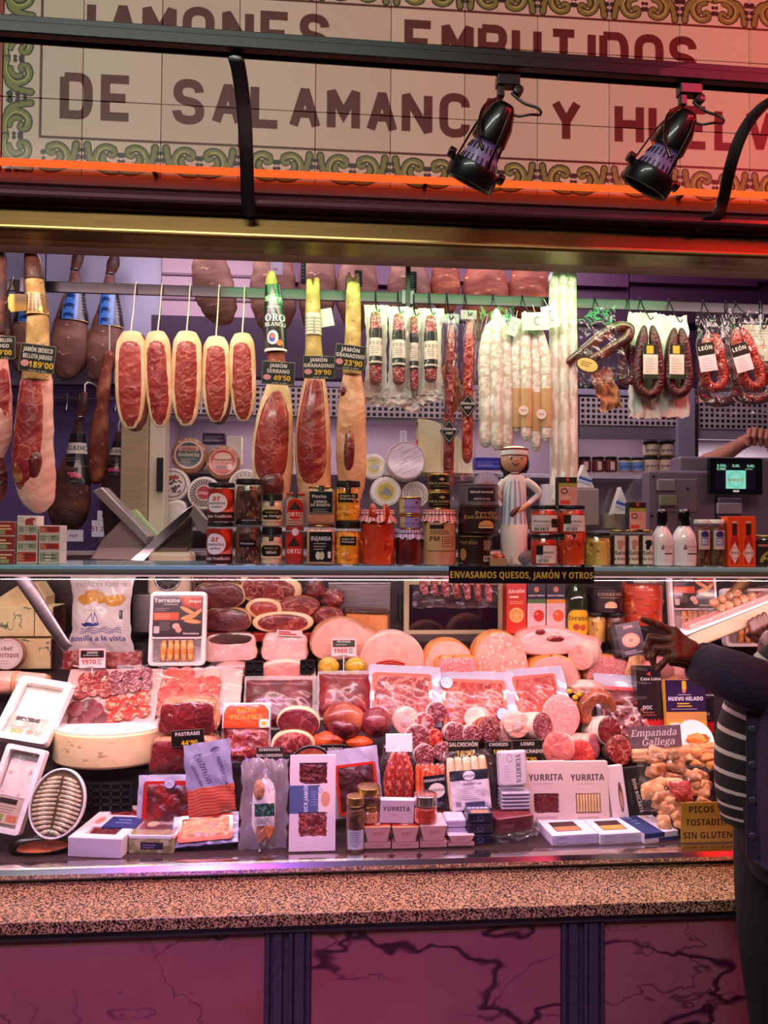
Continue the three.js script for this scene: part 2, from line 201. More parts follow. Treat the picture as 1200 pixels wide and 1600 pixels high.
function shapeOf(pts, w, h) { const P = pts.map((p) => new V3(p[0] * w, p[1] * h, 0)), c = new THREE.CatmullRomCurve3(P, true, 'centripetal'), s = new THREE.Shape(c.getPoints(pts.length * 4).slice(0, -1).map((p) => new THREE.Vector2(p.x, p.y))); return s; }
function slab(out, w, h, d, o = {}) {    // a cut slice with rounded rim, back at z = 0, centred on x, base at y = 0
  const b = Math.min(o.b ?? 0.006, d * 0.45, w * 0.2, h * 0.2); let g = new THREE.ExtrudeGeometry(shapeOf(OUT[out] ?? out, w - 2 * b, h - 2 * b), { depth: Math.max(0.0005, d - 2 * b), bevelEnabled: true, bevelThickness: b, bevelSize: b, bevelSegments: o.bs ?? 3, curveSegments: 1 });
  g = toCreasedNormals(g.translate(0, h / 2, b), 0.9); return uvPlan(g, o.k ?? 5);
}
function ringShape(w, h, t, r, d) { const s = new THREE.Shape(), rr2 = (p, x, y, a, b, q) => { p.moveTo(x + q, y); p.lineTo(x + a - q, y); p.quadraticCurveTo(x + a, y, x + a, y + q); p.lineTo(x + a, y + b - q); p.quadraticCurveTo(x + a, y + b, x + a - q, y + b); p.lineTo(x + q, y + b); p.quadraticCurveTo(x, y + b, x, y + b - q); p.lineTo(x, y + q); p.quadraticCurveTo(x, y, x + q, y); }; rr2(s, -w / 2, 0, w, h, r); const k = new THREE.Path(); rr2(k, -w / 2 + t, t, w - 2 * t, h - 2 * t, Math.max(0.001, r - t * 0.5)); s.holes.push(k); return new THREE.ExtrudeGeometry(s, { depth: d, bevelEnabled: false, curveSegments: 5 }); }
function blob(w, h, d, amp = 0.12, f = 2.2, sd = rr(0, 90), k = 4) { const g = new THREE.SphereGeometry(0.5, 26, 18), p = g.attributes.position; for (let i = 0; i < p.count; i++) { const x = p.getX(i), y = p.getY(i), z = p.getZ(i), s = 1 + amp * (ns(x * f * 2, y * f * 2, z * f * 2 + sd) + 0.5 * ns(x * f * 4, y * f * 4, z * f * 4 + sd)); p.setXYZ(i, x * s * w, y * s * h + h / 2, z * s * d); } g.computeVertexNormals(); return uvPlan(g, k); }
const tubeOf = (pts, r, n = 8, m = 24) => new THREE.TubeGeometry(new THREE.CatmullRomCurve3(pts.map((p) => new V3(...p))), m, r, n);
function clear(g) { g.deleteAttribute('uv1'); return g; }
const merge = (a) => mergeGeometries(a.map((g) => { g = g.index ? g.toNonIndexed() : g; for (const k of Object.keys(g.attributes)) if (!['position', 'normal', 'uv'].includes(k)) g.deleteAttribute(k); return g; }));

// ---------- naming ----------
const used = {};
const numbered = (n) => { const k = used[n] = (used[n] ?? -1) + 1; return k ? `${n}_${String(k).padStart(3, '0')}` : n; };
function shade(o) { o.traverse((m) => { if (m.isMesh) { m.castShadow = m.receiveShadow = true; } }); return o; }
function thing(name, label, category, pos = [0, 0, 0], o = {}) { const g = new THREE.Group(); g.name = numbered(name); g.position.set(...(pos.isVector3 ? pos.toArray() : pos)); if (o.t || o.ry || o.rz) g.rotation.set(-(o.t ?? 0), o.ry ?? 0, o.rz ?? 0, 'YXZ'); g.userData = { label, category }; if (o.group) g.userData.group = o.group; scene.add(g); return g; }
function part(parent, name, geo, mat, at = null, o = {}) { const m = new THREE.Mesh(geo, mat); m.name = name; if (at) m.position.set(...at); if (o.rot) m.rotation.set(...o.rot); if (o.label) m.userData.label = o.label; if (o.kind) m.userData.kind = o.kind; m.castShadow = m.receiveShadow = true; parent.add(m); return m; }
function struct(name, geo, mat, o = {}) { const m = geo ? new THREE.Mesh(geo, mat) : new THREE.Group(); m.name = numbered(name); m.userData.kind = 'structure'; m.castShadow = m.receiveShadow = true; scene.add(m); return m; }

// ---------- placing: a picture point on a plane of the place ----------
const CQ = camera.quaternion, CP = camera.position;
const ray = (px, py) => new V3((px - 600) / FOC, -(py - 800) / FOC, -1).applyQuaternion(CQ);
const at = (px, py, z) => { const d = ray(px, py); return CP.clone().addScaledVector(d, (z - CP.z) / d.z); };
const RAMP = [[-0.03, 0.632], [-0.29, 0.632], [-0.29, 0.825], [-0.37, 0.83], [-0.58, 0.99], [-0.58, 1.06], [-0.74, 1.08], [-0.74, 1.17], [-0.97, 1.19], [-0.98, 1.5]];   // display tiers: z, y
function ground(px, py) { const d = ray(px, py); for (let i = 0; i < RAMP.length - 1; i++) { const [z0, y0] = RAMP[i], [z1, y1] = RAMP[i + 1]; const a = d.z, b = d.y, c = z1 - z0, e = y1 - y0, det = a * -e + c * b; if (Math.abs(det) < 1e-9) continue; const fx = z0 - CP.z, fy = y0 - CP.y, s = (fx * -e + c * fy) / det, q = (a * fy - b * fx) / det; if (s > 0 && q >= -1e-4 && q <= 1.0001) return CP.clone().addScaledVector(d, s); } return at(px, py, -0.9); }
const rampY = (z) => { let y = RAMP[0][1]; for (let i = 0; i < RAMP.length - 1; i++) { const [z0, y0] = RAMP[i], [z1, y1] = RAMP[i + 1]; if (z <= z0 && z >= z1 && z0 !== z1) y = mix(y0, y1, (z0 - z) / (z0 - z1)); } return y; };
function place(x0, y0, x1, y1, z, t = 0) {      // base centre, width and height of a thing that leans back by t
  const xm = (x0 + x1) / 2, p = z === undefined || z === null ? ground(xm, y1) : at(xm, y1, z), w = at(x1, y1, p.z).x - at(x0, y1, p.z).x, d = ray(xm, y0), c = Math.cos(t), s = Math.sin(t);
  // CP + q d = p + h (0, c, -s)
  const h = ((p.y - CP.y) * d.z - (p.z - CP.z) * d.y) / (-s * d.y - c * d.z); return { p, w, h: Math.abs(h), z: p.z, y: p.y, x: p.x };
}
// ---------- the hall and the stall's shell ----------
struct('floor', box(7, 0.1, 7.2, 0.002, 0.3, -0.05, 1.2), std(0x5a4a52, 0.5));
struct('ceiling', box(7.0, 0.1, 6.0, 0.002, 0.3, 4.25, 2.0), std(0x3a2a40, 0.8));
struct('wall_rear_hall', box(7, 4.2, 0.1, 0.002, 0.3, 2.1, 4.85), std(0x3c2a3e, 0.7));
struct('wall_left', box(0.1, 4.2, 7.2, 0.002, -3.15, 2.1, 1.2), std(0x4a3448, 0.7));
struct('wall_right', box(0.1, 4.2, 7.2, 0.002, 3.75, 2.1, 1.2), std(0x4a2a30, 0.7));
{ // tiled sign above the stall: square tiles, lettering and leaf border glazed across them
  const X0 = -0.947, Y0 = 2.638, TS = 0.2285, NC = 12, NR = 3, K = 2048 / (TS * NC), TW = 2048, TH = Math.round(TS * NR * K), TY = (y) => TH - (y - Y0) * K, TX = (x) => (x - X0) * K;
  const G = { A: ['0 1 .5 0 1 1', '.19 .66 .81 .66'], M: ['0 1 0 0 .5 .62 1 0 1 1'], N: ['0 1 0 0 1 1 1 0'], E: ['1 0 0 0 0 1 1 1', '0 .5 .86 .5'], L: ['0 0 0 1 1 1'], T: ['0 0 1 0', '.5 0 .5 1'], I: ['.5 0 .5 1'], Y: ['0 0 .5 .52 1 0', '.5 .52 .5 1'], H: ['0 0 0 1', '1 0 1 1', '0 .5 1 .5'], V: ['0 0 .5 1 1 0'], D: ['0 0 .6 0 q 1 0 1 .4 1 .6 q 1 1 .6 1 0 1 0 0'], U: ['0 0 0 .68 q 0 1 .5 1 q 1 1 1 .68 1 0'], J: ['1 0 1 .68 q 1 1 .5 1 q 0 1 0 .74'], O: ['.5 0 q 1 0 1 .32 1 .68 q 1 1 .5 1 q 0 1 0 .68 0 .32 q 0 0 .52 0'], C: ['1 .26 q 1 0 .5 0 q 0 0 0 .32 0 .68 q 0 1 .5 1 q 1 1 1 .74'], S: ['.97 .24 q .93 0 .5 0 q .04 0 .04 .25 q .04 .46 .5 .49 q 1 .53 1 .76 q 1 1 .5 1 q .04 1 0 .75'], B: ['0 0 .6 0 q .96 0 .96 .25 q .96 .49 .6 .49 0 .49', '.6 .49 q 1 .5 1 .75 q 1 1 .6 1 0 1 0 0'] };
  const sign = canvasTex(TW, TH, (g) => {
    g.fillStyle = '#c8c2ae'; g.fillRect(0, 0, TW, TH);
    for (let i = 0; i < 36; i++) { g.fillStyle = `rgba(${i % 2 ? '255,250,235' : '120,100,90'},.05)`; g.fillRect((i % 12) * TS * K, (i / 12 | 0) * TS * K, TS * K, TS * K); }
    const ch = (c, x, yTop, w, h) => { for (const s of G[c]) { const q = s.split(' '); let i = 0, first = true; g.beginPath(); while (i < q.length) { if (q[i] === 'q') { g.quadraticCurveTo(x + q[i + 1] * w, yTop + q[i + 2] * h, x + q[i + 3] * w, yTop + q[i + 4] * h); i += 5; } else { const X = x + q[i] * w, Y = yTop + q[i + 1] * h; first ? g.moveTo(X, Y) : g.lineTo(X, Y); first = false; i += 2; } } g.strokeStyle = '#541410'; g.lineWidth = 0.0265 * K; g.lineJoin = 'miter'; g.miterLimit = 3; g.stroke(); } };
    const LW = 0.068, LH = 0.112;
    for (const [s, px, py] of [['DE', [93, 157], 150], ['SALAMANCA', [269, 331, 391, 452, 511, 573, 628, 687, 745], 165], ['Y', [862], 190], ['HUELVA', [961, 1014, 1064, 1117, 1166, 1215], 200]]) [...s].forEach((c, i) => ch(c, TX(at(px[i], py, 0).x + 0.013), TY(2.934), (c === 'M' ? 0.074 : LW) * K, LH * K));
    for (const [s, px, py] of [['JAMONES', [98, 166, 222, 285, 347, 407, 467], 40], ['EMBUTIDOS', [632, 690, 747, 800, 858, 902, 937, 992, 1045], 70]]) [...s].forEach((c, i) => ch(c, TX(at(px[i], py, 0).x + 0.013), TY(3.155), (c === 'M' ? 0.074 : LW) * K, LH * K));
    g.strokeStyle = '#4a1a14'; g.lineWidth = 0.007 * K; g.strokeRect(TX(-0.838), TY(3.205), TW * 2, TY(2.752) - TY(3.205));
    const leaf = (flip) => { // one acanthus scroll in a box 1 wide, .8 high, foot at the bottom
      g.save(); if (flip) { g.translate(1, 0); g.scale(-1, 1); }
      const c = (pts, lw, col) => { g.beginPath(); g.moveTo(pts[0], pts[1]); g.bezierCurveTo(...pts.slice(2)); g.lineWidth = lw; g.strokeStyle = col; g.lineCap = 'round'; g.stroke(); };
      for (const [lw, col, dd] of [[0.21, '#23240f', 0], [0.14, '#74803a', 0]]) { c([0.97, 0.72, 0.72, 0.84, 0.42, 0.72, 0.34, 0.46], lw, col); c([0.36, 0.52, 0.34, 0.2, 0.6, 0.05, 0.8, 0.2], lw, col); c([0.44, 0.66, 0.3, 0.66, 0.16, 0.46, 0.14, 0.1], lw, col); c([0.74, 0.62, 0.56, 0.6, 0.5, 0.46, 0.56, 0.36], lw * 0.8, col); c([0.82, 0.2, 0.9, 0.32, 0.76, 0.42, 0.7, 0.32], lw * 0.7, col); }
      c([0.9, 0.7, 0.68, 0.76, 0.46, 0.66, 0.38, 0.44], 0.03, '#b9bd7a'); c([0.4, 0.4, 0.42, 0.18, 0.6, 0.12, 0.72, 0.2], 0.03, '#b9bd7a');
      for (const [x, y, r] of [[0.08, 0.62, 0.085], [0.08, 0.42, 0.07], [0.06, 0.24, 0.055], [0.96, 0.34, 0.07], [0.95, 0.5, 0.05]]) { g.beginPath(); g.arc(x, y, r, 0, 7); g.fillStyle = '#231a1c'; g.fill(); }
      g.restore();
    };
    const U = TS / 2 * K;
    for (let i = 0; i < 2 * NC; i++) { for (const top of [0, 1]) { g.save(); g.translate(i * U, top ? TY(3.208) : TY(2.660)); g.scale(U, top ? U : -U); g.translate(0, 0); g.scale(1, 1); if (top) g.scale(1, -1); else g.translate(0, 0); g.translate(0, top ? 0 : 0); if (!top) { g.scale(1, -1); g.translate(0, -0.75); } else { g.translate(0, 0.0); } if (i > 0) leaf(i % 2); g.restore(); } }
    for (let i = 0; i < 6; i++) { g.save(); g.translate(TX(-0.855), i * U); g.rotate(PI / 2); g.scale(U, U); leaf(i % 2); g.restore(); }
  });
  const wall = struct('wall_front', box(7, 1.75, 0.12, 0.002, 0.3, 3.325, -0.075), std(0x5a3a34, 0.8));
  const tm = phy(0xffffff, 0.5, { map: sign, clearcoat: 0.12, clearcoatRoughness: 0.1 });
  for (let r = 0; r < NR; r++) for (let c = 0; c < NC; c++) {
    const g = new RoundedBoxGeometry(TS - 0.0016, TS - 0.0016, 0.012, 1, 0.0016).translate(X0 + (c + 0.5) * TS, Y0 + (r + 0.5) * TS, -0.009 + rr(-0.0006, 0.0006)), p = g.attributes.position, uv = g.attributes.uv;
    for (let i = 0; i < p.count; i++) uv.setXY(i, (p.getX(i) - X0) / (TS * NC), (p.getY(i) - Y0) / (TS * NR));
    part(wall, 'tile', g, tm);
  }
  const plain = phy(0x8a2c1c, 0.35);
  for (let r = 0; r < 3; r++) for (let c = 0; c < 1; c++) part(wall, 'tile', box(TS - 0.002, TS - 0.002, 0.012, 0.0016, X0 - (c + 0.5) * TS, Y0 + (r + 0.5) * TS, -0.009), plain);
}
const along = (prof, x0, x1) => { const s = new THREE.Shape(prof.map(([z, y]) => new THREE.Vector2(-z, y))), g = new THREE.ExtrudeGeometry(s, { depth: x1 - x0, bevelEnabled: false }); g.rotateY(PI / 2).translate(x0, 0, 0); return uvBox(toCreasedNormals(g, 0.3), 1.5); };
{ // header beam with a sloping metal gutter and the red tube light over it
  const h = struct('trim_1', along([[-0.06, 2.449], [0.05, 2.449], [0.058, 2.455], [0.058, 2.462], [0.04, 2.47], [0.036, 2.525], [0.04, 2.531], [0.04, 2.535], [-0.06, 2.535]], -3, 3.6), M.gold);
  part(h, 'lower_lip', along([[0.0585, 2.4545], [0.064, 2.457], [0.064, 2.4615], [0.0585, 2.4625]], -3, 3.6), M.lid);
  part(h, 'gutter', along([[-0.06, 2.5355], [0.085, 2.5355], [0.09, 2.541], [0.088, 2.552], [0.078, 2.552], [0.022, 2.632], [0.0, 2.636], [-0.02, 2.636], [-0.06, 2.6]], -3, 3.6), M.copper);
  part(h, 'gutter_rib', along([[0.062, 2.578], [0.07, 2.581], [0.058, 2.596], [0.052, 2.592]], -3, 3.6), M.copper);
  const n = thing('neon_tube', 'long glowing orange red tube light running along the foot of the tiled sign', 'tube light', [0.3, 2.657, 0.03]);
  part(n, 'tube', new THREE.CapsuleGeometry(0.0105, 5.6, 6, 12).rotateZ(PI / 2), std(0x200804, 0.5, { emissive: 0xff5c24, emissiveIntensity: 1.15 }));
  for (let i = 0; i < 7; i++) part(n, 'clip', box(0.012, 0.026, 0.034, 0.002, -2.4 + i * 0.8, -0.001, -0.016), M.copper);
  areaLight('neon_tube_light', 2.6, 0.02, [0.3, 2.657, 0.046], [0.3, 2.75, 1], 0xff4a1c, 1.2);
}
{ // marble-fronted counter with granite ledge
  const c = thing('counter', 'stall counter with pink veined marble panels, steel posts and a speckled granite ledge', 'counter', [0, 0, 0]);
  const px = [[-1.6, -0.142], [-0.02, 0.667], [0.787, 1.62]];
  part(c, 'body', box(4.6, 0.55, 0.2, 0.004, 0.4, 0.275, 0.075), std(0x3a3038, 0.6));
  px.forEach(([a, b], i) => { const g = box(b - a, 0.53, 0.02, 0.003, 0, 0, 0), uv = g.attributes.uv; for (let k = 0; k < uv.count; k++) uv.setXY(k, uv.getY(k) * 0.7 + i * 0.37 + 0.13, uv.getX(k) * 0.42 + i * 0.31); part(c, 'marble_panel', g, phy(0xd89cac, 0.3, { map: T.marble, clearcoat: 0.2 }), [(a + b) / 2, 0.264, 0.19]); });
  for (const [a, b] of [[-0.142, -0.02], [0.667, 0.787]]) { const w = b - a, m = (a + b) / 2; part(c, 'post', merge([box(w, 0.53, 0.018, 0.002, m, 0.264, 0.187), box(0.012, 0.53, 0.03, 0.003, a + 0.007, 0.264, 0.195), box(0.026, 0.53, 0.03, 0.004, a + 0.034, 0.264, 0.195), box(0.012, 0.53, 0.036, 0.005, m + 0.008, 0.264, 0.195), box(0.028, 0.53, 0.03, 0.004, b - 0.03, 0.264, 0.195), box(0.009, 0.53, 0.032, 0.003, b - 0.005, 0.264, 0.195)]), M.steelDark); }
  part(c, 'rail', box(4.6, 0.024, 0.03, 0.004, 0.4, 0.542, 0.203), M.steelDark);
  const gg = box(4.6, 0.034, 0.235, 0.004, 0.4, 0.5735, 0.12), gm = phy(0xffffff, 0.3, { map: T.granite }); { const uv = gg.attributes.uv; for (let k = 0; k < uv.count; k++) uv.setXY(k, uv.getX(k) * 1.6, uv.getY(k) * 1.6); } part(c, 'granite_ledge', gg, gm);
  part(c, 'kick_plate', box(4.6, 0.03, 0.01, 0.002, 0.4, 0.606, 0.003), M.steel);
  part(c, 'edge_profile', along([[-0.025, 0.600], [0.01, 0.600], [0.028, 0.607], [0.032, 0.62], [0.022, 0.632], [0.0, 0.636], [-0.025, 0.634]], -1.9, 2.7), M.chrome);
}
{ // glazed display case
  const c = thing('display_case', 'refrigerated display case with a slanted glass front and stepped trays full of cured meat', 'display case', [0, 0, 0]);
  const s = [...[[-0.03, 0.63], [-0.34, 0.63], [-0.34, 0.80], [-0.42, 0.81], [-0.66, 0.96], [-0.66, 1.035], [-0.8, 1.05], [-0.8, 1.155], [-0.985, 1.17], [-0.99, 1.5]], [-1.0, 1.5], [-1.0, 0.1], [-0.04, 0.1]];
  part(c, 'stepped_deck', along(s, -1.75, 2.5), std(0x5a484e, 0.4, { metalness: 0.5, map: T.steel }));
  part(c, 'front_glass', new THREE.BoxGeometry(4.2, 0.85, 0.001).rotateX(-0.04).translate(0.4, 1.062, -0.012), M.glass);
  part(c, 'lamp_housing', along([[-0.016, 1.466], [-0.016, 1.482], [-0.1, 1.482], [-0.1, 1.474], [-0.06, 1.466]], -1.75, 2.5), M.cream);
  part(c, 'lamp_diffuser', box(3.6, 0.006, 0.05, 0.002, 0.3, 1.463, -0.05), std(0x777777, 0.5, { emissive: 0xffc8d0, emissiveIntensity: 0.4 }));
  part(c, 'glass_shelf', box(4.2, 0.012, 0.36, 0.002, 0.4, 1.489, -0.17), phy(0xbfe4e4, 0.06, { transmission: 0.6, thickness: 0 }));
  part(c, 'shelf_edge', box(4.2, 0.0115, 0.004, 0.001, 0.4, 1.489, 0.0125), phy(0x8ccad8, 0.1, { clearcoat: 1 }));
  part(c, 'rear_panel', box(4.2, 0.02, 0.03, 0.003, 0.4, 1.5, -0.985), M.steel);
}
{ // lattice grilles in the risers
  const lat = (x0, x1, y0, y1, z) => { const p = place(x0, y0, x1, y1, z), g = []; const nx = Math.max(2, Math.round(p.w / 0.03)), ny = Math.max(2, Math.round(p.h / 0.025)); for (let i = 0; i <= nx; i++) g.push(new THREE.BoxGeometry(0.007, p.h, 0.006).translate(-p.w / 2 + i * p.w / nx, p.h / 2, 0)); for (let j = 0; j <= ny; j++) g.push(new THREE.BoxGeometry(p.w, 0.007, 0.006).translate(0, j * p.h / ny, 0)); return [p, merge(g)]; };
  const C = [[110, 205, 1224, 1268, 'black plastic lattice crate showing behind the white window box'], [384, 410, 1034, 1060, 'black plastic lattice crate showing left of the two fat slabs'], [470, 490, 1032, 1052, 'small patch of black lattice crate right of the fat slab']];
  for (const [x0, x1, y0, y1, l] of C) { const z = y0 > 1100 ? -0.27 : -0.565, [p, g] = lat(x0, x1, y0, y1, z), t = thing('lattice_crate', l, 'crate', p.p); part(t, 'lattice', g, M.black); part(t, 'back_panel', box(p.w, p.h, 0.003, 0.001, 0, p.h / 2, -0.008), std(0x050406, 0.9)); }
}
// ---------- back of the stall ----------
const lx = (px, z, py = 620) => at(px, py, z).x, ly = (py, z, px = 600) => at(px, py, z).y;
function flat(parent, name, x0, y0, x1, y1, z, d, mat, r = 0.002) { const p = place(x0, y0, x1, y1, z); return part(parent, name, box(p.w, p.h, d, r, 0, p.h / 2, -d / 2), mat, [p.x, p.y, p.z]); }
const ledge = (px) => 0;
{
  const w = struct('wall_back', box(7, 3.4, 0.1, 0.002, 0.3, 1.7, -2.2), std(0x6e5a8c, 0.6));
  struct('ceiling', box(7, 0.08, 2.1, 0.002, 0.3, 3.42, -1.2), std(0x5a4660, 0.7));
  struct('wall_left', box(0.08, 3.4, 2.1, 0.002, -2.2, 1.7, -1.2), std(0x6a5a70, 0.6)); struct('wall_right', box(0.08, 3.4, 2.1, 0.002, 3.0, 1.7, -1.2), std(0x5a4a60, 0.6));
  const pw = std(0xb4b2cc, 0.3);
  for (const [a, b] of [[-160, 67], [69, 174], [176, 250]]) flat(w, 'wall_panel', a, 366, b, 600, -2.08, 0.02, pw);
  flat(w, 'wall_panel', 252, 366, 420, 508, -2.06, 0.02, std(0xc4a2b4, 0.35));
  for (const y of [428, 466]) flat(w, 'panel_groove', 253, y, 420, y + 4, -2.05, 0.006, std(0x8a6a80, 0.5));
  for (const [a, b] of [[420, 700], [701, 984], [985.5, 1184], [1185.5, 1400]]) { flat(w, 'duct_panel', a, 366, b, 444, -1.9, 0.1, std(0x5a3056, 0.45)); flat(w, 'duct_panel', a, 445, b, 505, -1.94, 0.06, std(0x4a2848, 0.5)); }
  for (const [a, y] of [[118, 372], [173, 372]]) { const g = []; for (let i = 0; i < 14; i++) g.push(new THREE.TorusGeometry(0.009, 0.0022, 5, 10).rotateY(i % 2 ? PI / 2 : 0).scale(1, 1.5, 1).translate(0, -i * 0.021, 0)); const p = at(a, y, -1.96), t = thing('hanging_chain', a < 150 ? 'steel chain holding the black hoofed ham left of two' : 'steel chain holding the black hoofed ham right of two', 'chain', p); part(t, 'links', merge(g), M.wire); }
  // utility rail with hooks on the lower left wall
  const rl = thing('hook_rail', 'thin steel rail with hooks on the violet wall behind the left hams', 'rail', at(90, 622, -2.0)), o = rl.position;
  part(rl, 'bar', new THREE.CylinderGeometry(0.008, 0.008, 1.2, 10).rotateZ(PI / 2), M.wire); for (const px of [20, 106, 125, 182]) { const q = at(px, 622, -2.0); part(rl, 'hook', tubeOf([[q.x - o.x, 0.025, 0.01], [q.x - o.x, -0.04, 0.015], [q.x - o.x, -0.075, 0.03], [q.x - o.x, -0.06, 0.05]], 0.004), M.wire); }
}
{ // fridge wall: fascia, perforated grilles, pillars, shelves
  const f = thing('wall_fridge', 'long glass-fronted wall fridge with perforated grilles and pale shelves of cheese and jars', 'fridge', [0, 0, 0]), Z = -1.78;
  const A = lx(256, Z), B = lx(1330, Z), YT = ly(508, Z), wh = std(0xb4a2b2, 0.4);
  part(f, 'back_panel', box(B - A, 1.5, 0.02, 0.002, (A + B) / 2, 1.58, -2.12), wh);
  part(f, 'side_panel', box(0.02, 1.5, 0.36, 0.002, A, 1.58, -1.95), wh); part(f, 'side_panel', box(0.02, 1.5, 0.36, 0.002, B, 1.58, -1.95), wh);
  flat(f, 'fascia', 256, 508, 1330, 598, Z, 0.3, std(0x3a2340, 0.5));
  flat(f, 'trim_strip', 256, 598, 905, 606, Z + 0.01, 0.03, std(0x9a90a8, 0.4)); flat(f, 'trim_strip', 905, 612, 1330, 621, Z + 0.01, 0.03, std(0x9a90a8, 0.4));
  const perf = canvasTex(64, 64, (g) => { g.fillStyle = '#b9a8b0'; g.fillRect(0, 0, 64, 64); g.fillStyle = '#150a18'; g.beginPath(); g.roundRect(14, 14, 38, 38, 6); g.fill(); }), pm = std(0xffffff, 0.5, { map: perf });
  const gr = (a, b, y0, y1, nm = 'grille') => { const p = place(a, y0, b, y1, Z), g = new THREE.BoxGeometry(p.w, p.h, 0.012).translate(0, p.h / 2, 0), uv = g.attributes.uv; for (let i = 0; i < uv.count; i++) uv.setXY(i, uv.getX(i) * Math.round(p.w / 0.031), uv.getY(i) * Math.max(2, Math.round(p.h / 0.031))); part(f, nm, g, pm, [p.x, p.y, p.z]); };
  gr(256, 904, 608, 652); gr(906, 1057, 622, 665); gr(1092, 1330, 622, 672);
  flat(f, 'lamp_strip', 906, 666, 1057, 686, Z, 0.05, std(0x9a90a0, 0.35, { metalness: 0.6 })); flat(f, 'lamp_strip', 1092, 673, 1330, 688, Z, 0.05, std(0xc8c2d0, 0.35, { metalness: 0.6 })); flat(f, 'lamp_strip', 256, 652, 904, 660, Z, 0.05, std(0x7a6a80, 0.4));
  flat(f, 'pillar', 1060, 606, 1087, 905, Z + 0.03, 0.3, std(0x8a8098, 0.4)); flat(f, 'pillar', 1087.5, 606, 1092, 905, Z + 0.02, 0.28, std(0x3a2230, 0.5)); flat(f, 'pillar', 896, 606, 904, 905, Z, 0.3, std(0x6a5a78, 0.4));
  for (const y of [738, 826]) flat(f, 'shelf', 262, y, 1058, y + 6, Z - 0.02, 0.3, phy(0xd0c8d4, 0.2, { clearcoat: 0.4 }));
  flat(f, 'door_glass', 906, 688, 1057, 900, Z - 0.005, 0.002, M.glass);
  flat(f, 'lower_panel', 256, 860, 1330, 1000, Z, 0.2, std(0x8a7a88, 0.4));
  areaLight('fridge_lamp_light', 2.6, 0.04, [(A + B) / 2 - 0.4, ly(660, Z) - 0.02, Z - 0.06], [(A + B) / 2 - 0.4, 1.4, -2.05], 0xffe0ea, 12);
  areaLight('fridge_lamp_right_light', 0.7, 0.05, [lx(1180, Z), ly(692, Z) , Z - 0.06], [lx(1180, Z), 1.4, -2.05], 0xfff0f2, 40);
  const c = thing('steel_pillar', 'cream steel fridge pillar with a dark recessed handle between left hams and cheese', 'pillar', [at(224, 900, -1.55).x, 0.1, -1.55]);
  const pw = lx(257, -1.55) - lx(190, -1.55), ph = ly(560, -1.55) - 0.1;
  part(c, 'column', box(pw * 0.62, ph, 0.16, 0.006, -pw * 0.19, ph / 2, -0.02), std(0xdcc498, 0.3, { metalness: 0.1, map: T.steel })); part(c, 'door_edge', box(pw * 0.37, ph, 0.12, 0.008, pw * 0.31, ph / 2, -0.02), std(0xd8ccac, 0.3));
  const hp = place(244, 715, 254, 768, -1.488); part(c, 'recessed_handle', box(hp.w, hp.h, 0.012, 0.002, hp.x - c.position.x, hp.y - 0.1 + hp.h / 2, 0.056), M.black);
}
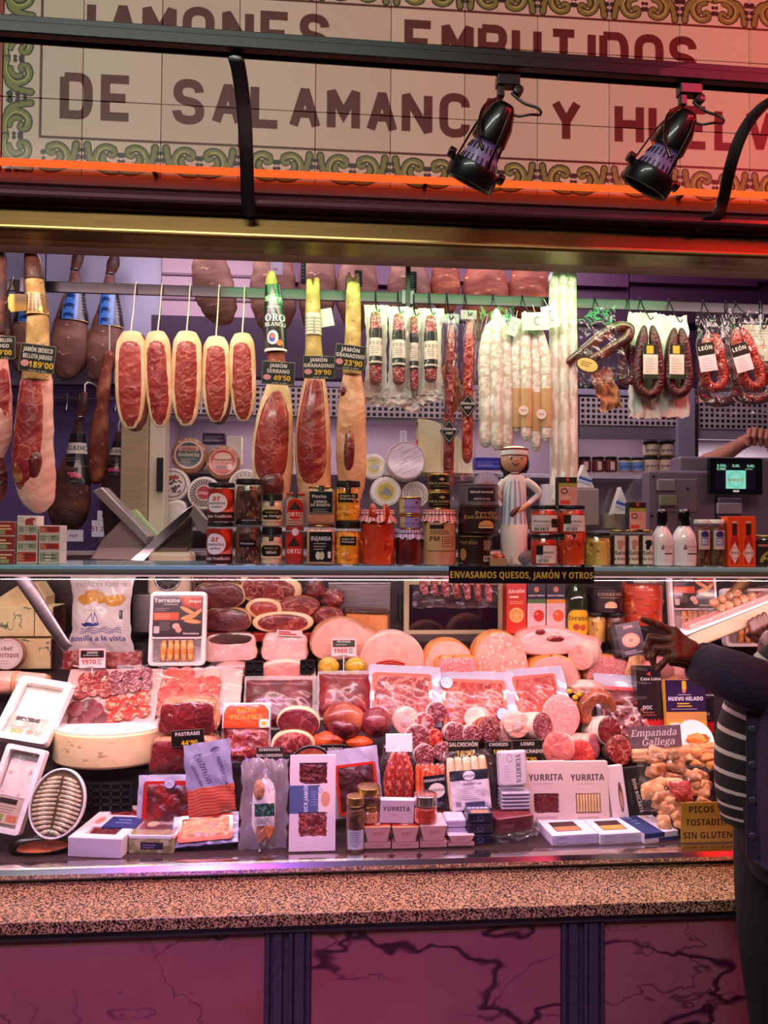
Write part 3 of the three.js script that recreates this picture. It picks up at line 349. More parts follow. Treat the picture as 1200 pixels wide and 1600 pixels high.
// ---------- cheeses in the wall fridge ----------
function wheel(x0, y0, x1, y1, z, label, o = {}) {   // a cheese standing on edge, its printed face to the front
  const p = place(x0, y0, x1, y1, z), r = (p.w + p.h) / 4, d = o.d ?? 0.07, t = thing(o.name ?? 'round_cheese', label, 'cheese', [p.x, p.y, z], { t: o.t ?? 0.1, ry: o.ry ?? 0 });
  part(t, 'rind', lathe([[0, -d], [r * 0.94, -d], [r, -d + 0.012], [r, -0.012], [r * 0.96, 0], [0, 0]], 30).rotateX(PI / 2).translate(0, r, 0), o.rind ?? M.cheese);
  if (o.rect) part(t, 'printed_label', uvRect(new THREE.CircleGeometry(r * (o.k ?? 0.82), 30).translate(0, r, 0.002), o.rect), o.rect.page.gloss);
  return t;
}
const circ = (s, fn) => print(s, s, (g) => fn(g, s));
{
  const L1 = circ(50, (g, s) => { fill(g, s, s, '#c9a89a'); disc(g, 25, 25, 24, 24, '#e8c8b0'); disc(g, 25, 25, 21, 21, '#4a5a58'); rrect(g, 8, 10, 34, 9, 2, '#d8a08a'); txt(g, 'QUESO', 25, 15, 7, '#6a1a20'); txt(g, 'Señorío', 25, 25, 9, '#e8dcc0', { f: 'serif' }); lines(g, 12, 32, 26, 3, 3, '#c9b8a0'); });
  const L2 = circ(50, (g, s) => { fill(g, s, s, '#b8453a'); disc(g, 25, 25, 23, 23, '#c44a3e', '#e8b8a0', 2); disc(g, 25, 16, 15, 8, '#e8c8a0'); rrect(g, 10, 20, 30, 7, 2, '#8a1e1c'); txt(g, 'MANCHEGO', 25, 24, 6, '#f0d8a0'); rrect(g, 14, 32, 18, 5, 1, '#3a1c20'); disc(g, 38, 34, 5, 6, '#e8c0a0'); });
  const L3 = circ(40, (g, s) => { fill(g, s, s, '#d8c8c0'); disc(g, 20, 20, 19, 19, '#e8dcd0', '#6a5a50', 1.5); for (let i = 0; i < 26; i++) { g.save(); g.translate(20 + rr(-13, 13), 20 + rr(-11, 12)); g.rotate(rr(0, 3)); g.fillStyle = '#4a4040'; g.fillRect(-3, -1, 6, 2); g.restore(); } rrect(g, 9, 8, 20, 5, 1, '#b84a38'); });
  const L4 = circ(50, (g, s) => { fill(g, s, s, '#d8ccc0'); disc(g, 25, 25, 24, 24, '#c8c0b0', '#3a3434', 1); for (let i = 0; i < 28; i++) { const a = i * 2 * PI / 28; g.save(); g.translate(25 + 19 * Math.cos(a), 25 + 19 * Math.sin(a)); g.rotate(a); g.fillStyle = '#3c3638'; g.fillRect(-4, -1.2, 8, 2.2); g.restore(); } disc(g, 25, 25, 12, 12, '#b03038'); txt(g, 'OVEJA', 25, 25, 7, '#f0d0c0'); });
  const L5 = circ(40, (g, s) => { fill(g, s, s, '#d8d0c0'); disc(g, 20, 20, 19, 19, '#cfc6b4', '#8a8070', 1); for (let i = 0; i < 16; i++) { const a = i * PI / 8; g.fillStyle = '#8a8270'; g.fillRect(20 + 15 * Math.cos(a) - 1, 20 + 15 * Math.sin(a) - 2, 2, 4); } disc(g, 20, 20, 9, 9, '#b8b09c'); });
  const L6 = circ(40, (g, s) => { fill(g, s, s, '#c8b878'); disc(g, 20, 20, 19, 19, '#ded2a8', '#fff', 1.5); disc(g, 20, 20, 13, 13, '#c0b040'); poly(g, [[10, 24], [20, 12], [30, 20], [28, 28]], '#8a8a80'); });
  const Z = -1.72;
  wheel(266, 681, 322, 738, Z, 'round cheese with a grey green printed label, upper left of the fridge cheeses', { rect: L1, rind: M.crust });
  wheel(321, 694, 374, 748, Z + 0.01, 'round cheese with a red printed label beside the grey green one', { rect: L2, rind: M.crust });
  wheel(243, 728, 294, 782, Z + 0.02, 'pale cheese with dark dashes on its label right of the steel pillar', { rect: L3, rind: M.cheeseWhite });
  wheel(293, 740, 343, 796, Z + 0.04, 'cheese ringed with dark ticks round a red centre, behind the red labelled jars', { rect: L4, rind: M.cheeseWhite });
  wheel(356, 731, 408, 783, Z + 0.02, 'pale cheese with a ring of ticks, half hidden behind the brown nut jars', { rect: L5, rind: M.cheeseWhite });
  const w = (a, b, c, d, z, l, m, n = 'cheese_piece') => { const p = place(a, b, c, d, z), t = thing(n, l, 'cheese', p.p); part(t, 'rind', slab('brick', p.w, p.h, 0.08, { b: 0.012 }), m, [0, 0, -0.08]); return t; };
  w(258, 781, 290, 830, Z + 0.05, 'square pale cheese piece beside the steel pillar foot', M.cheeseWhite);
  { const p = place(588, 655, 652, 740, Z), t = thing('half_cheese', 'big yellow half cheese behind the white wheel and the fuet bags', 'cheese', p.p, { t: 0.1 }); const r = p.h; const g = new THREE.CylinderGeometry(r, r, 0.09, 24, 1, false, PI / 2, PI / 2).rotateX(PI / 2); part(t, 'paste', g.translate(p.w / 2, 0, 0), M.cheese); const lp = print(10, 15, (q, W, H) => { fill(q, W, H, '#d8d4dc'); lines(q, 2, 3, 6, 4, 3, '#8a8a90'); }); part(t, 'paper_tag', uvRect(new THREE.PlaneGeometry(0.035, 0.06).translate(0.03, r * 0.66, 0.05), lp), lp.page.matt); }
  { const lp = circ(50, (g, s) => { fill(g, s, s, '#dcc8cc'); disc(g, 25, 25, 24, 24, '#e4d4d8', '#c08a8a', 2); for (let i = 0; i < 60; i++) { g.fillStyle = i % 2 ? '#f4eaea' : '#b8a0a8'; g.save(); g.translate(rr(6, 44), rr(6, 44)); g.rotate(-0.5); g.fillRect(-6, 0, 12, 0.8); g.restore(); } }); wheel(602, 690, 667, 750, Z + 0.09, 'white cheese wheel in clear film in front of the yellow half cheese', { rect: lp, rind: M.cheeseWhite, k: 0.95 }); }
  wheel(565, 704, 602, 748, Z + 0.05, 'small cheese with a yellow label, half hidden behind the pale ham', { rect: L6, rind: M.cheeseWhite });
  wheel(579, 743, 627, 792, Z + 0.08, 'small cheese with a yellow label and pale rim above the gingham jar', { rect: L6, rind: M.cheeseWhite });
  wheel(628, 750, 670, 794, Z + 0.06, 'small whitish cheese behind the two lavender cans', { rect: L5, rind: M.cheeseWhite });
  { const lp = circ(40, (g, s) => { fill(g, s, s, '#8a7a88'); disc(g, 20, 20, 18, 18, '#9a8a94', '#c8b8b8', 1); disc(g, 20, 22, 10, 8, '#b05a50'); }); wheel(742, 735, 782, 778, Z + 0.06, 'grey foil cheese with a red mark behind the brown cans', { rect: lp, rind: std(0x9a8a94, 0.4) }); }
  const bx = (a, b, c, d, z, l, col, nm = 'fridge_box') => { const p = place(a, b, c, d, z), t = thing(nm, l, 'box', p.p); const r = print(c - a, d - b, (g, W, H) => { fill(g, W, H, col); lines(g, 3, H * 0.35, W - 6, 3, 3, 'rgba(255,255,255,.5)'); rrect(g, 2, H * 0.62, W - 4, H * 0.2, 1, 'rgba(255,255,255,.25)'); }); part(t, 'carton', pbox(p.w, p.h, 0.08, r, col), r.page.matt); };
  bx(650, 688, 684, 736, Z - 0.06, 'red carton in the fridge right of the yellow half cheese', '#b02c34'); bx(652, 668, 690, 688, Z - 0.1, 'pale carton lying on the red carton in the fridge', '#e0cdb8');
  bx(741, 716, 784, 734, Z - 0.02, 'deep blue carton in the fridge right of the long vacuum packs', '#2a2a9a'); bx(318, 678, 352, 694, Z - 0.08, 'dark carton on the fridge shelf between two round cheeses', '#2e1c34'); bx(356, 683, 378, 726, Z - 0.08, 'cream carton behind the red labelled cheese', '#d8d0b8');
  const wedge = (x0, y0, x1, y1, z, l) => { const p = place(x0, y0, x1, y1, z), s = new THREE.Shape([[-p.w / 2, 0], [p.w / 2, 0], [-p.w * 0.05, p.h]].map((q) => new THREE.Vector2(...q))), g = new THREE.ExtrudeGeometry(s, { depth: 0.05, bevelEnabled: true, bevelSize: 0.003, bevelThickness: 0.003, bevelSegments: 1 }).translate(0, 0, -0.05); const t = thing('cheese_wedge', l, 'cheese', p.p); part(t, 'paste', uvPlan(g, 4), M.cheeseWhite); const lp = print(24, 12, (q, W, H) => { fill(q, W, H, '#c8d0e8'); q.fillStyle = '#3a5a9a'; q.fillRect(0, 3, W, 4); }); part(t, 'wrapper_band', uvRect(new THREE.PlaneGeometry(p.w * 0.7, p.h * 0.3).rotateZ(-0.3).translate(0.0, p.h * 0.35, 0.005), lp), lp.page.matt); };
  wedge(899, 727, 928, 762, Z + 0.02, 'cream cheese wedge with a blue band on the block in the fridge'); wedge(957, 762, 986, 803, Z + 0.02, 'cream cheese wedge with a blue band left of the grey scale');
  { const p = place(895, 763, 937, 822, Z + 0.03), t = thing('cheese_block', 'brown wrapped cheese block under the upper cheese wedge', 'cheese', p.p); part(t, 'block', box(p.w, p.h, 0.1, 0.01, 0, p.h / 2, -0.05), std(0xa08a7c, 0.6)); }
  { const p = place(942, 802, 971, 826, -1.84), t = thing('cream_tub', 'plain cream cylinder standing behind the salsa jars', 'tub', p.p); part(t, 'body', cyl(p.w / 2, p.h, 24), std(0xd8c8a4, 0.5)); }
  { const p = place(843, 757, 868, 826, -1.84), t = thing('cream_tub', 'white pot in the fridge between doll and long white sausages', 'tub', p.p); part(t, 'body', cyl(p.w / 2, p.h, 20), M.white); }
}
function tinyJar(x0, y0, x1, y1, z, kind, which) {
  const K = { cream: ['#d8c4ac', `${which} of four cream labelled jars stacked on the fridge shelf`], blue: ['#6a9ae0', `${which} of two light blue labelled jars on the fridge shelf`], brown: ['#7a2c2c', `${which} of three dark red jars on the fridge shelf`] }[kind];
  const p = place(x0, y0, x1, y1, z), t = thing('fridge_jar', K[1], 'jar', p.p, { group: kind + ' fridge jars' }), r = p.w / 2;
  part(t, 'contents', lathe([[0, 0], [r * 0.9, 0], [r, 0.006], [r, p.h * 0.74], [r * 0.85, p.h * 0.8], [0, p.h * 0.8]], 16), kind === 'brown' ? M.jamJar : M.creamJar);
  part(t, 'lid', cyl(r * 0.95, p.h * 0.2, 16).translate(0, p.h * 0.8, 0), M.black);
  const lp = tinyJar[kind] ??= print(20, 14, (g, W, H) => { fill(g, W, H, K[0]); if (kind === 'brown') { rrect(g, 7, 0, 5, 14, 0, '#e8d0b8'); } else { txt(g, 'paté', 10, 7, 7, '#4a3a3a'); } });
  part(t, 'paper_label', lathePrint([[r + 0.0006, p.h * 0.12], [r + 0.0006, p.h * 0.66]], lp, 2.6, 12), lp.page.matt);
}
{ const Z = -1.83; for (const [a, y, w] of [[1005, 690, 'upper left'], [1029, 690, 'upper right'], [1005, 714, 'lower left'], [1029, 714, 'lower right']]) tinyJar(a, y, a + 23, y + 23, Z, 'cream', w); for (const [a, w] of [[966, 'left'], [986, 'right']]) tinyJar(a, 715, a + 19, 738, Z, 'blue', w); for (const [a, w] of [[904, 'left'], [925, 'middle'], [945, 'right']]) tinyJar(a, 714, a + 19, 738, Z, 'brown', w); }
{ // grey scale with a customer display
  const Z = -1.06, t = thing('shop_scale', 'grey violet shop scale with a black customer display showing green digits', 'scale', [at(1100, 868, Z).x, 1.512, Z]), o = t.position, pm = std(0x7a6678, 0.42);
  const blk = (x0, y0, x1, y1, z, d, m, nm, r = 0.01) => { const p = place(x0, y0, x1, y1, z); return part(t, nm, box(p.w, p.h, d, r, p.x - o.x, p.y + p.h / 2 - o.y, z - o.z - d / 2), m); };
  blk(1012, 735, 1120, 866, Z, 0.07, pm, 'printer_housing', 0.014); blk(1062, 714, 1245, 866, Z - 0.03, 0.1, pm, 'body', 0.014); blk(1030, 748, 1090, 800, Z + 0.006, 0.02, std(0x857082, 0.4), 'printer_cover', 0.004);
  blk(1028, 749, 1056, 767, Z + 0.022, 0.02, std(0x968290, 0.35), 'paper_roller', 0.006); const fl = blk(1032, 774, 1058, 790, Z + 0.03, 0.02, std(0x8c8a70, 0.35), 'paper_flap', 0.004);
  blk(1124, 778, 1160, 810, Z + 0.01, 0.05, std(0x8a7a8a, 0.4), 'display_post', 0.006); blk(1122, 786, 1160, 803, Z + 0.025, 0.02, std(0xa89aa8, 0.35), 'name_plate', 0.004);
  for (const [a, b] of [[1021, 745], [1074, 764], [1018, 806]]) { const q = at(a, b, Z + 0.008); part(t, 'screw', cyl(0.007, 0.004, 12).rotateX(PI / 2), M.black, [q.x - o.x, q.y - o.y, q.z - o.z]); }
  const scr = print(84, 56, (g, W, H) => { fill(g, W, H, '#08070a'); rrect(g, 10, 8, 62, 40, 0, '#140e1c'); for (const [s, x, y] of [['0,000.', 20, 12], ['0,000', 19, 17], ['0,00.', 42, 12], ['0,00.', 65, 12]]) txt(g, s, x, y, 5.5, '#9af0c8'); txt(g, 'kg €/kg €', 62, 17, 2.6, '#9af0c8'); rrect(g, 26, 19, 31, 28, 0, '#8ae8d0'); disc(g, 41.5, 33, 12, 12, null, '#58b0a0', 0.8); disc(g, 41.5, 33, 10, 10, null, '#58b0a0', 0.5); txt(g, 'ISMAEL', 41.5, 33, 6, '#b0603a', { f: 'serif' }); rrect(g, 37, 49, 10, 3, 1, '#c8c0c0'); }, 3);
  const p = place(1106, 716, 1190, 773, Z + 0.06); part(t, 'display', pbox(p.w, p.h, 0.025, scr, '#08070a', { r: 0.006 }), phy(0xffffff, 0.2, { map: scr.page.t, emissive: 0xffffff, emissiveMap: scr.page.t, emissiveIntensity: 0.55 }), [p.x - o.x, p.y - o.y, Z + 0.06 - o.z]);
  part(t, 'foot', box(0.5, 0.012, 0.2, 0.003, 0, 0.0, -0.06), M.grey);
  const l = thing('rear_ledge', 'steel service ledge behind the case carrying the scale', 'shelf', [0.4, 1.2, -1.12]); part(l, 'top', box(4.2, 0.014, 0.22, 0.003, 0, 0.296, 0.0), M.steel); part(l, 'support', box(4.2, 0.289, 0.03, 0.003, 0, 0.1445, 0.09), M.steel);
}
{ // meat slicer
  const Z = -0.86, t = thing('meat_slicer', 'cast aluminium meat slicer with tilted carriage plate and round blade guard', 'slicer', [at(240, 930, Z).x, 1.19, Z]), o = t.position, al = std(0xb8a8a8, 0.3, { metalness: 0.7 }), L = (px, py, z = Z) => { const q = at(px, py, z); return [q.x - o.x, q.y - o.y, q.z - o.z]; };
  const plate = (P, d, z, m, nm, r = 0.004) => { const s = new THREE.Shape(P.map(([a, b]) => { const q = L(a, b, z); return new THREE.Vector2(q[0], q[1]); })), g = new THREE.ExtrudeGeometry(s, { depth: d, bevelEnabled: true, bevelSize: r, bevelThickness: r, bevelSegments: 2 }); return part(t, nm, uvPlan(g, 2), m, [0, 0, z - o.z]); };
  plate([[158, 770], [170, 765], [240, 838], [236, 848]], 0.10, Z, al, 'carriage_plate'); plate([[160, 776], [200, 812], [178, 860], [166, 840]], 0.012, Z - 0.06, std(0x3a2428, 0.35, { metalness: 0.4 }), 'plate_face');
  plate([[150, 872], [166, 846], [196, 815], [236, 845], [250, 855], [228, 874]], 0.05, Z - 0.02, std(0xa89490, 0.35, { metalness: 0.4 }), 'blade_body', 0.006);
  plate([[208, 874], [296, 795], [304, 792], [298, 806], [226, 876]], 0.03, Z + 0.03, M.chrome, 'blade_guard'); plate([[232, 872], [260, 846], [300, 803], [300, 850], [285, 872]], 0.02, Z, std(0x6a5a50, 0.25, { metalness: 0.8 }), 'guard_dish');
  plate([[298, 796], [306, 790], [324, 812], [322, 832], [312, 826]], 0.05, Z + 0.01, al, 'thumb_arm'); plate([[205, 802], [214, 798], [248, 836], [244, 842]], 0.03, Z - 0.04, std(0xa8c088, 0.3), 'green_knob_plate');
  const p = place(230, 862, 298, 932, Z + 0.07); part(t, 'motor_housing', box(p.w, p.h, 0.13, 0.02, p.x - o.x, p.y - o.y + p.h / 2, 0.01), std(0xd0b8a0, 0.35));
  const q = L(262, 903, Z + 0.075), r = 0.048, sp = noiseTex(64, (u, v) => { const k = ((u * 8 % 1) < 0.3 || (v * 8 % 1) < 0.3) ? 70 : 14; return [k, k * 0.8, k]; }); part(t, 'vent_grille', cyl(r, 0.006, 28).rotateX(PI / 2), std(0xffffff, 0.5, { map: sp }), q); part(t, 'vent_rim', new THREE.TorusGeometry(r, 0.006, 8, 30), M.chrome, q);
  part(t, 'pedestal', box(0.16, p.y - o.y + 0.01, 0.10, 0.006, 0, (p.y - o.y) / 2, -0.03), M.steel);
}
for (const [x0, y0, x1, y1, l, a] of [[143, 813, 167, 839, 'pale square card with red figures before the violet wall', '51 20'], [152, 798, 172, 814, 'small pale card above the square one near the slicer', '1 0'], [100, 828, 130, 846, 'small white card at the foot of the black sleeved ham', 'PVP']]) { const p = place(x0, y0, x1, y1, -1.48), t = thing('paper_card', l, 'card', p.p), r = print(x1 - x0, y1 - y0, (g, W, H) => { fill(g, W, H, '#c0b4c4'); txt(g, a, W / 2, H / 2, H * 0.4, '#8a4058'); }); part(t, 'card', pbox(p.w, p.h, 0.002, r, '#c0b4c4', { r: 0.0006 }), r.page.matt); part(t, 'stand_wire', tubeOf([[0, 0, -0.002], [0, -0.06, -0.01], [0, 1.498 - p.y, 0.34]], 0.0015, 5, 12), M.wire); }
// ---------- hanging rail ----------
const RZ = -0.26, RAILY = 2.387;
{ const t = thing('hanging_rail', 'flat dark steel rail across the stall with all front hams and sausages hung on it', 'rail', [0.3, RAILY, RZ]);
  part(t, 'bar', box(4.6, 0.036, 0.010, 0.002), std(0x4a464c, 0.3, { metalness: 0.9, map: T.steel }));
  for (const px of [44, 637]) { const x = at(px, 440, RZ).x - 0.3; part(t, 'hanger', box(0.016, 0.17, 0.012, 0.002, x, 0.03, 0.012), M.black); part(t, 'clamp', box(0.045, 0.05, 0.02, 0.003, x, 0, 0.004), M.steelDark); }
}
const sHook = (parent, o, px, py, z, m = M.black) => { const q = at(px, py, z), r = RZ; const P = [[q.x + 0.004, RAILY + 0.002, r - 0.014], [q.x, RAILY + 0.026, r], [q.x, RAILY + 0.006, r + 0.014], [q.x, (RAILY + q.y) / 2, mix(r + 0.012, z, 0.5)], [q.x, q.y, z], [q.x + 0.006, q.y - 0.014, z + 0.006], [q.x + 0.013, q.y - 0.004, z + 0.008]]; part(parent, 'hook', tubeOf(P.map((p) => [p[0] - o.x, p[1] - o.y, p[2] - o.z]), 0.0024, 6, 30), m); };
function limbPx(list, z, o, opt = {}) {   // sections [px, py, half width px, depth ratio]
  const pts = [], rad = []; for (const [x, y, w, k] of list) { const p = at(x, y, z), s = at(x + w, y, z).x - p.x; pts.push([p.x - o.x, p.y - o.y, p.z - o.z + (opt.dz ?? 0) + (opt.dzs ? opt.dzs * s : 0)]); rad.push([s, s * (k ?? opt.k ?? 0.62)]); }
  return sweep(pts, rad, { n: 22, m: opt.m ?? Math.max(18, list.length * 7), e: opt.e ?? 0.04, ...opt });
}
function frontUV(geo, rect) { geo.computeBoundingBox(); const b = geo.boundingBox, p = geo.attributes.position, uv = geo.attributes.uv; for (let i = 0; i < p.count; i++) uv.setXY(i, mix(rect.u0, rect.u1, (p.getX(i) - b.min.x) / (b.max.x - b.min.x)), mix(rect.v0, rect.v1, (p.getY(i) - b.min.y) / (b.max.y - b.min.y))); return geo; }
const planeUV = (g, k, ox = rnd(), oy = rnd()) => uvPlan(g, k, ox, oy);
const bot = (list, z) => { const l = list[list.length - 1]; return at(l[0], l[1], z); };

// ---------- hams on the back wall ----------
const hoofM = food(T.rindDark, 0.5), shankM = M.rind;
function backHam(label, list, z, o = {}) {
  const b = bot(list, z), t = thing('cured_ham', label, 'ham', b);
  part(t, 'body', limbPx(list.slice(o.hoof ? 2 : 0), z, b, { kv: 3, lump: 0.10, seed: rr(0, 9) }), o.m ?? M.rind);
  if (o.hoof) { part(t, 'hoof', limbPx(list.slice(0, 3), z, b, { k: 0.8 }), hoofM); const q = at(list[2][0], list[2][1], z); part(t, 'ring', new THREE.TorusGeometry(0.022, 0.004, 6, 16).rotateX(PI / 2), M.wire, [q.x - b.x, q.y - b.y, 0]); }
  const c = at(list[0][0], list[0][1] - (o.cord ?? 12), z), c0 = at(list[0][0], list[0][1] + 5, z); part(t, 'cord', tubeOf([[c0.x - b.x, c0.y - b.y, 0], [c.x - b.x, c.y - b.y, 0], ...(o.wall ? [[c.x - b.x, c.y - b.y + 0.02, -2.15 - z]] : [])], 0.004, 5, 12), M.string);
  if (o.sleeve) { const [a, rect, nm] = o.sleeve; part(t, nm ?? 'paper_sleeve', frontUV(limbPx(a, z, b, { e: 0.001, flat: true, k: 0.66, dz: 0.002 }), rect), rect.page.gloss); }
  if (o.seal) { const [px, py, s, rect] = o.seal, p = at(px, py, z), w = at(px + s, py, z).x - p.x; part(t, 'label', uvRect(new THREE.CylinderGeometry(w, w, 0.004, 28).rotateX(PI / 2).clone(), rect), rect.page.gloss, [p.x - b.x, p.y - b.y, o.sz ?? 0.14]); const uv = t.children.at(-1).geometry.attributes.uv, pp = t.children.at(-1).geometry.attributes.position; for (let i = 0; i < uv.count; i++) uv.setXY(i, mix(rect.u0, rect.u1, pp.getX(i) / w / 2 + 0.5), mix(rect.v0, rect.v1, pp.getY(i) / w / 2 + 0.5)); }
  if (o.strap) { const [px, py, w, h, rect] = o.strap, p = place(px - w / 2, py, px + w / 2, py + h, z + (o.sz ?? 0.14)); part(t, 'strap', pbox(p.w, p.h, 0.004, rect, '#222'), rect.page.gloss, [p.x - b.x, p.y - b.y, p.z - b.z]); }
  return t;
}
{
  const blue = print(36, 52, (g, W, H) => { fill(g, W, H, '#15151c'); g.fillStyle = '#4a86d8'; g.fillRect(9, 0, 17, H); g.fillStyle = '#1c3a78'; for (const y of [6, 22, 38]) { g.beginPath(); g.ellipse(17, y + 4, 6, 3, 0.2, 0, 7); g.fill(); g.fillRect(11, y + 4, 2, 6); g.fillRect(20, y + 4, 2, 6); } g.fillStyle = '#c9a44a'; g.fillRect(0, H - 2, W, 2); lines(g, 28, 10, 7, 6, 5, '#8a8a94'); lines(g, 1, 20, 7, 5, 5, '#c9a44a'); });
  backHam('dark hoofed ham with blue banded sleeve, left of the pair on the white panels', [[125, 383, 5], [122, 402, 9], [117, 422, 7], [117, 440, 10], [114, 470, 17], [110, 510, 27], [110, 550, 31], [100, 582, 19], [95, 592, 8]], -1.93, { hoof: 1, sleeve: [[[118, 456, 15], [116, 480, 20], [114, 503, 26]], blue] });
  backHam('dark hoofed ham with blue banded sleeve, right of the pair on the white panels', [[181, 393, 5], [177, 412, 10], [172, 428, 7], [171, 445, 10], [170, 475, 15], [166, 520, 26], [160, 560, 27], [147, 585, 14], [140, 592, 6]], -1.92, { hoof: 1, sleeve: [[[172, 460, 14], [172, 485, 19], [170, 512, 24]], blue] });
  backHam('dark ham with a blue sleeve half hidden behind the gold banded ham', [[55, 374, 5], [54, 395, 8], [50, 425, 7], [48, 440, 10], [46, 475, 18], [46, 520, 28], [44, 560, 28], [36, 584, 14]], -1.94, { hoof: 1, sleeve: [[[48, 462, 16], [47, 485, 20], [46, 508, 25]], blue] });
  backHam('dark ham cut by the left edge of the picture behind the lean ham', [[1, 380, 5], [2, 405, 8], [2, 430, 7], [2, 450, 10], [0, 490, 16], [-4, 530, 22], [-6, 570, 20], [-6, 590, 8]], -1.9, { hoof: 1, m: M.rindDark });
  const leg = print(40, 76, (g, W, H) => { fill(g, W, H, '#101016'); rrect(g, 4, 14, 32, 16, 1, '#d8d0bc'); txt(g, 'LEGADO', 20, 22, 9, '#1a1a1a', { f: 'serif', sx: 0.85 }); lines(g, 5, 36, 30, 2, 4, '#8a7a50'); g.strokeStyle = '#8a7a50'; g.lineWidth = 1; g.beginPath(); g.moveTo(2, 48); g.lineTo(14, 48); g.lineTo(20, 52); g.lineTo(26, 48); g.lineTo(38, 48); g.stroke(); g.fillStyle = '#d04868'; g.beginPath(); g.ellipse(20, 61, 12, 4, 0.1, 0, 7); g.fill(); g.fillRect(10, 61, 3, 5); g.fillRect(28, 61, 3, 5); lines(g, 8, 70, 24, 1, 3, '#8a8a8a'); });
  backHam('dark ham in a black sleeve with a white name plate, before the violet wall', [[133, 612, 4], [130, 632, 8], [124, 652, 6], [122, 670, 8], [119, 715, 18], [114, 750, 28], [108, 790, 32], [102, 815, 27], [96, 832, 14]], -1.62, { hoof: 1, m: M.rindDark, sleeve: [[[122, 678, 12], [121, 705, 16], [118, 735, 22], [116, 757, 26]], leg, 'black_sleeve'], wall: 1 });
  backHam('ham with a long pale shank hanging right of the black sleeved ham', [[171, 548, 9], [166, 580, 9], [161, 612, 11], [160, 632, 10], [156, 665, 14], [154, 700, 16], [150, 735, 14], [150, 757, 9]], -1.7, { m: M.rindRed, cord: 40 });
  backHam('brown ham partly hidden behind the steel pillar and the slicer plate', [[186, 672, 5], [184, 700, 10], [180, 730, 16], [178, 780, 22], [176, 820, 16], [174, 840, 7]], -1.72, { m: M.rindDark, wall: 1, sleeve: [[[185, 690, 8], [183, 715, 13], [181, 745, 18]], leg, 'black_sleeve'] });
  // row of whole hams high up behind the rail
  const seal = (a, b) => print(30, 30, (g) => { fill(g, 30, 30, a); disc(g, 15, 15, 14, 14, '#1a1a1c', '#c0a040', 1.4); disc(g, 15, 15, 10.5, 10.5, a, b, 1); rrect(g, 9, 12, 12, 8, 2, '#1c2420'); rrect(g, 11, 7, 3, 6, 1, '#1c2420'); rrect(g, 16, 7, 3, 6, 1, '#1c2420'); });
  const s1 = seal('#c9b878', '#2a8a50'), s2 = seal('#b8b070', '#2a8a50'), rib = print(14, 36, (g, W, H) => { fill(g, W, H, '#a8a4b8'); poly(g, [[0, 0], [7, 9], [14, 0], [14, 5], [7, 14], [0, 5]], '#d8d4e0'); lines(g, 3, 27, 8, 1, 3, '#b05060', 2); }), bk = print(14, 36, (g, W, H) => { fill(g, W, H, '#141418'); lines(g, 3, 8, 8, 6, 4, '#3c8a58'); });
  const Z = -1.32;
  backHam('whole cured ham, first from the left in the row behind the rail', [[332, 372, 12], [328, 395, 22], [330, 430, 31], [338, 465, 31], [348, 490, 24], [356, 507, 10]], Z);
  backHam('whole cured ham with a lilac ribbon, second in the row behind the rail', [[432, 374, 14], [428, 400, 27], [427, 445, 36], [428, 485, 35], [426, 515, 20], [424, 527, 8]], Z, { strap: [432, 388, 19, 42, rib] });
  backHam('whole cured ham, third in the row, behind the black sleeved shank', [[500, 376, 13], [497, 402, 22], [496, 440, 30], [494, 480, 28], [490, 508, 16], [489, 520, 7]], Z, { strap: [474, 398, 8, 46, bk], sz: 0.1 });
  backHam('whole cured ham with a round green and gold seal above the pale shank', [[560, 380, 14], [560, 405, 24], [558, 445, 33], [558, 480, 32], [556, 508, 18], [556, 520, 8]], Z, { seal: [563, 410, 15, s1], strap: [560, 422, 12, 26, bk] });
  backHam('whole cured ham with a round seal behind the rail hanger', [[636, 386, 14], [637, 408, 24], [639, 445, 33], [641, 480, 32], [642, 505, 17], [642, 518, 7]], Z, { seal: [636, 412, 14.5, s2], strap: [645, 424, 12, 34, bk] });
  backHam('smaller orange brown ham left of the white tagged red one', [[698, 392, 8], [698, 410, 18], [696, 440, 23], [697, 470, 20], [698, 492, 9]], Z, { m: M.rindRed });
  const wt = print(28, 8, (g, W, H) => { fill(g, W, H, '#d8d0d0'); txt(g, 'Ibérico', 14, 4, 6, '#2a2a2a'); });
  backHam('large red brown ham with a white tie tag at its top', [[754, 394, 12], [756, 412, 25], [758, 450, 36], [758, 490, 34], [752, 520, 20], [750, 533, 8]], Z, { m: M.rindRed, strap: [754, 402, 24, 7, wt] });
  backHam('orange brown ham, last on the right behind the white sticks', [[828, 396, 10], [826, 412, 22], [826, 445, 31], [824, 475, 30], [820, 495, 16], [818, 505, 7]], Z, { m: M.rindRed });
  const bar = thing('ham_bar', 'steel bar high behind the header holding the row of whole hams', 'rail', [0.3, at(560, 366, Z).y, Z]); part(bar, 'bar', new THREE.CylinderGeometry(0.012, 0.012, 4.4, 12).rotateZ(PI / 2), M.wire);
}
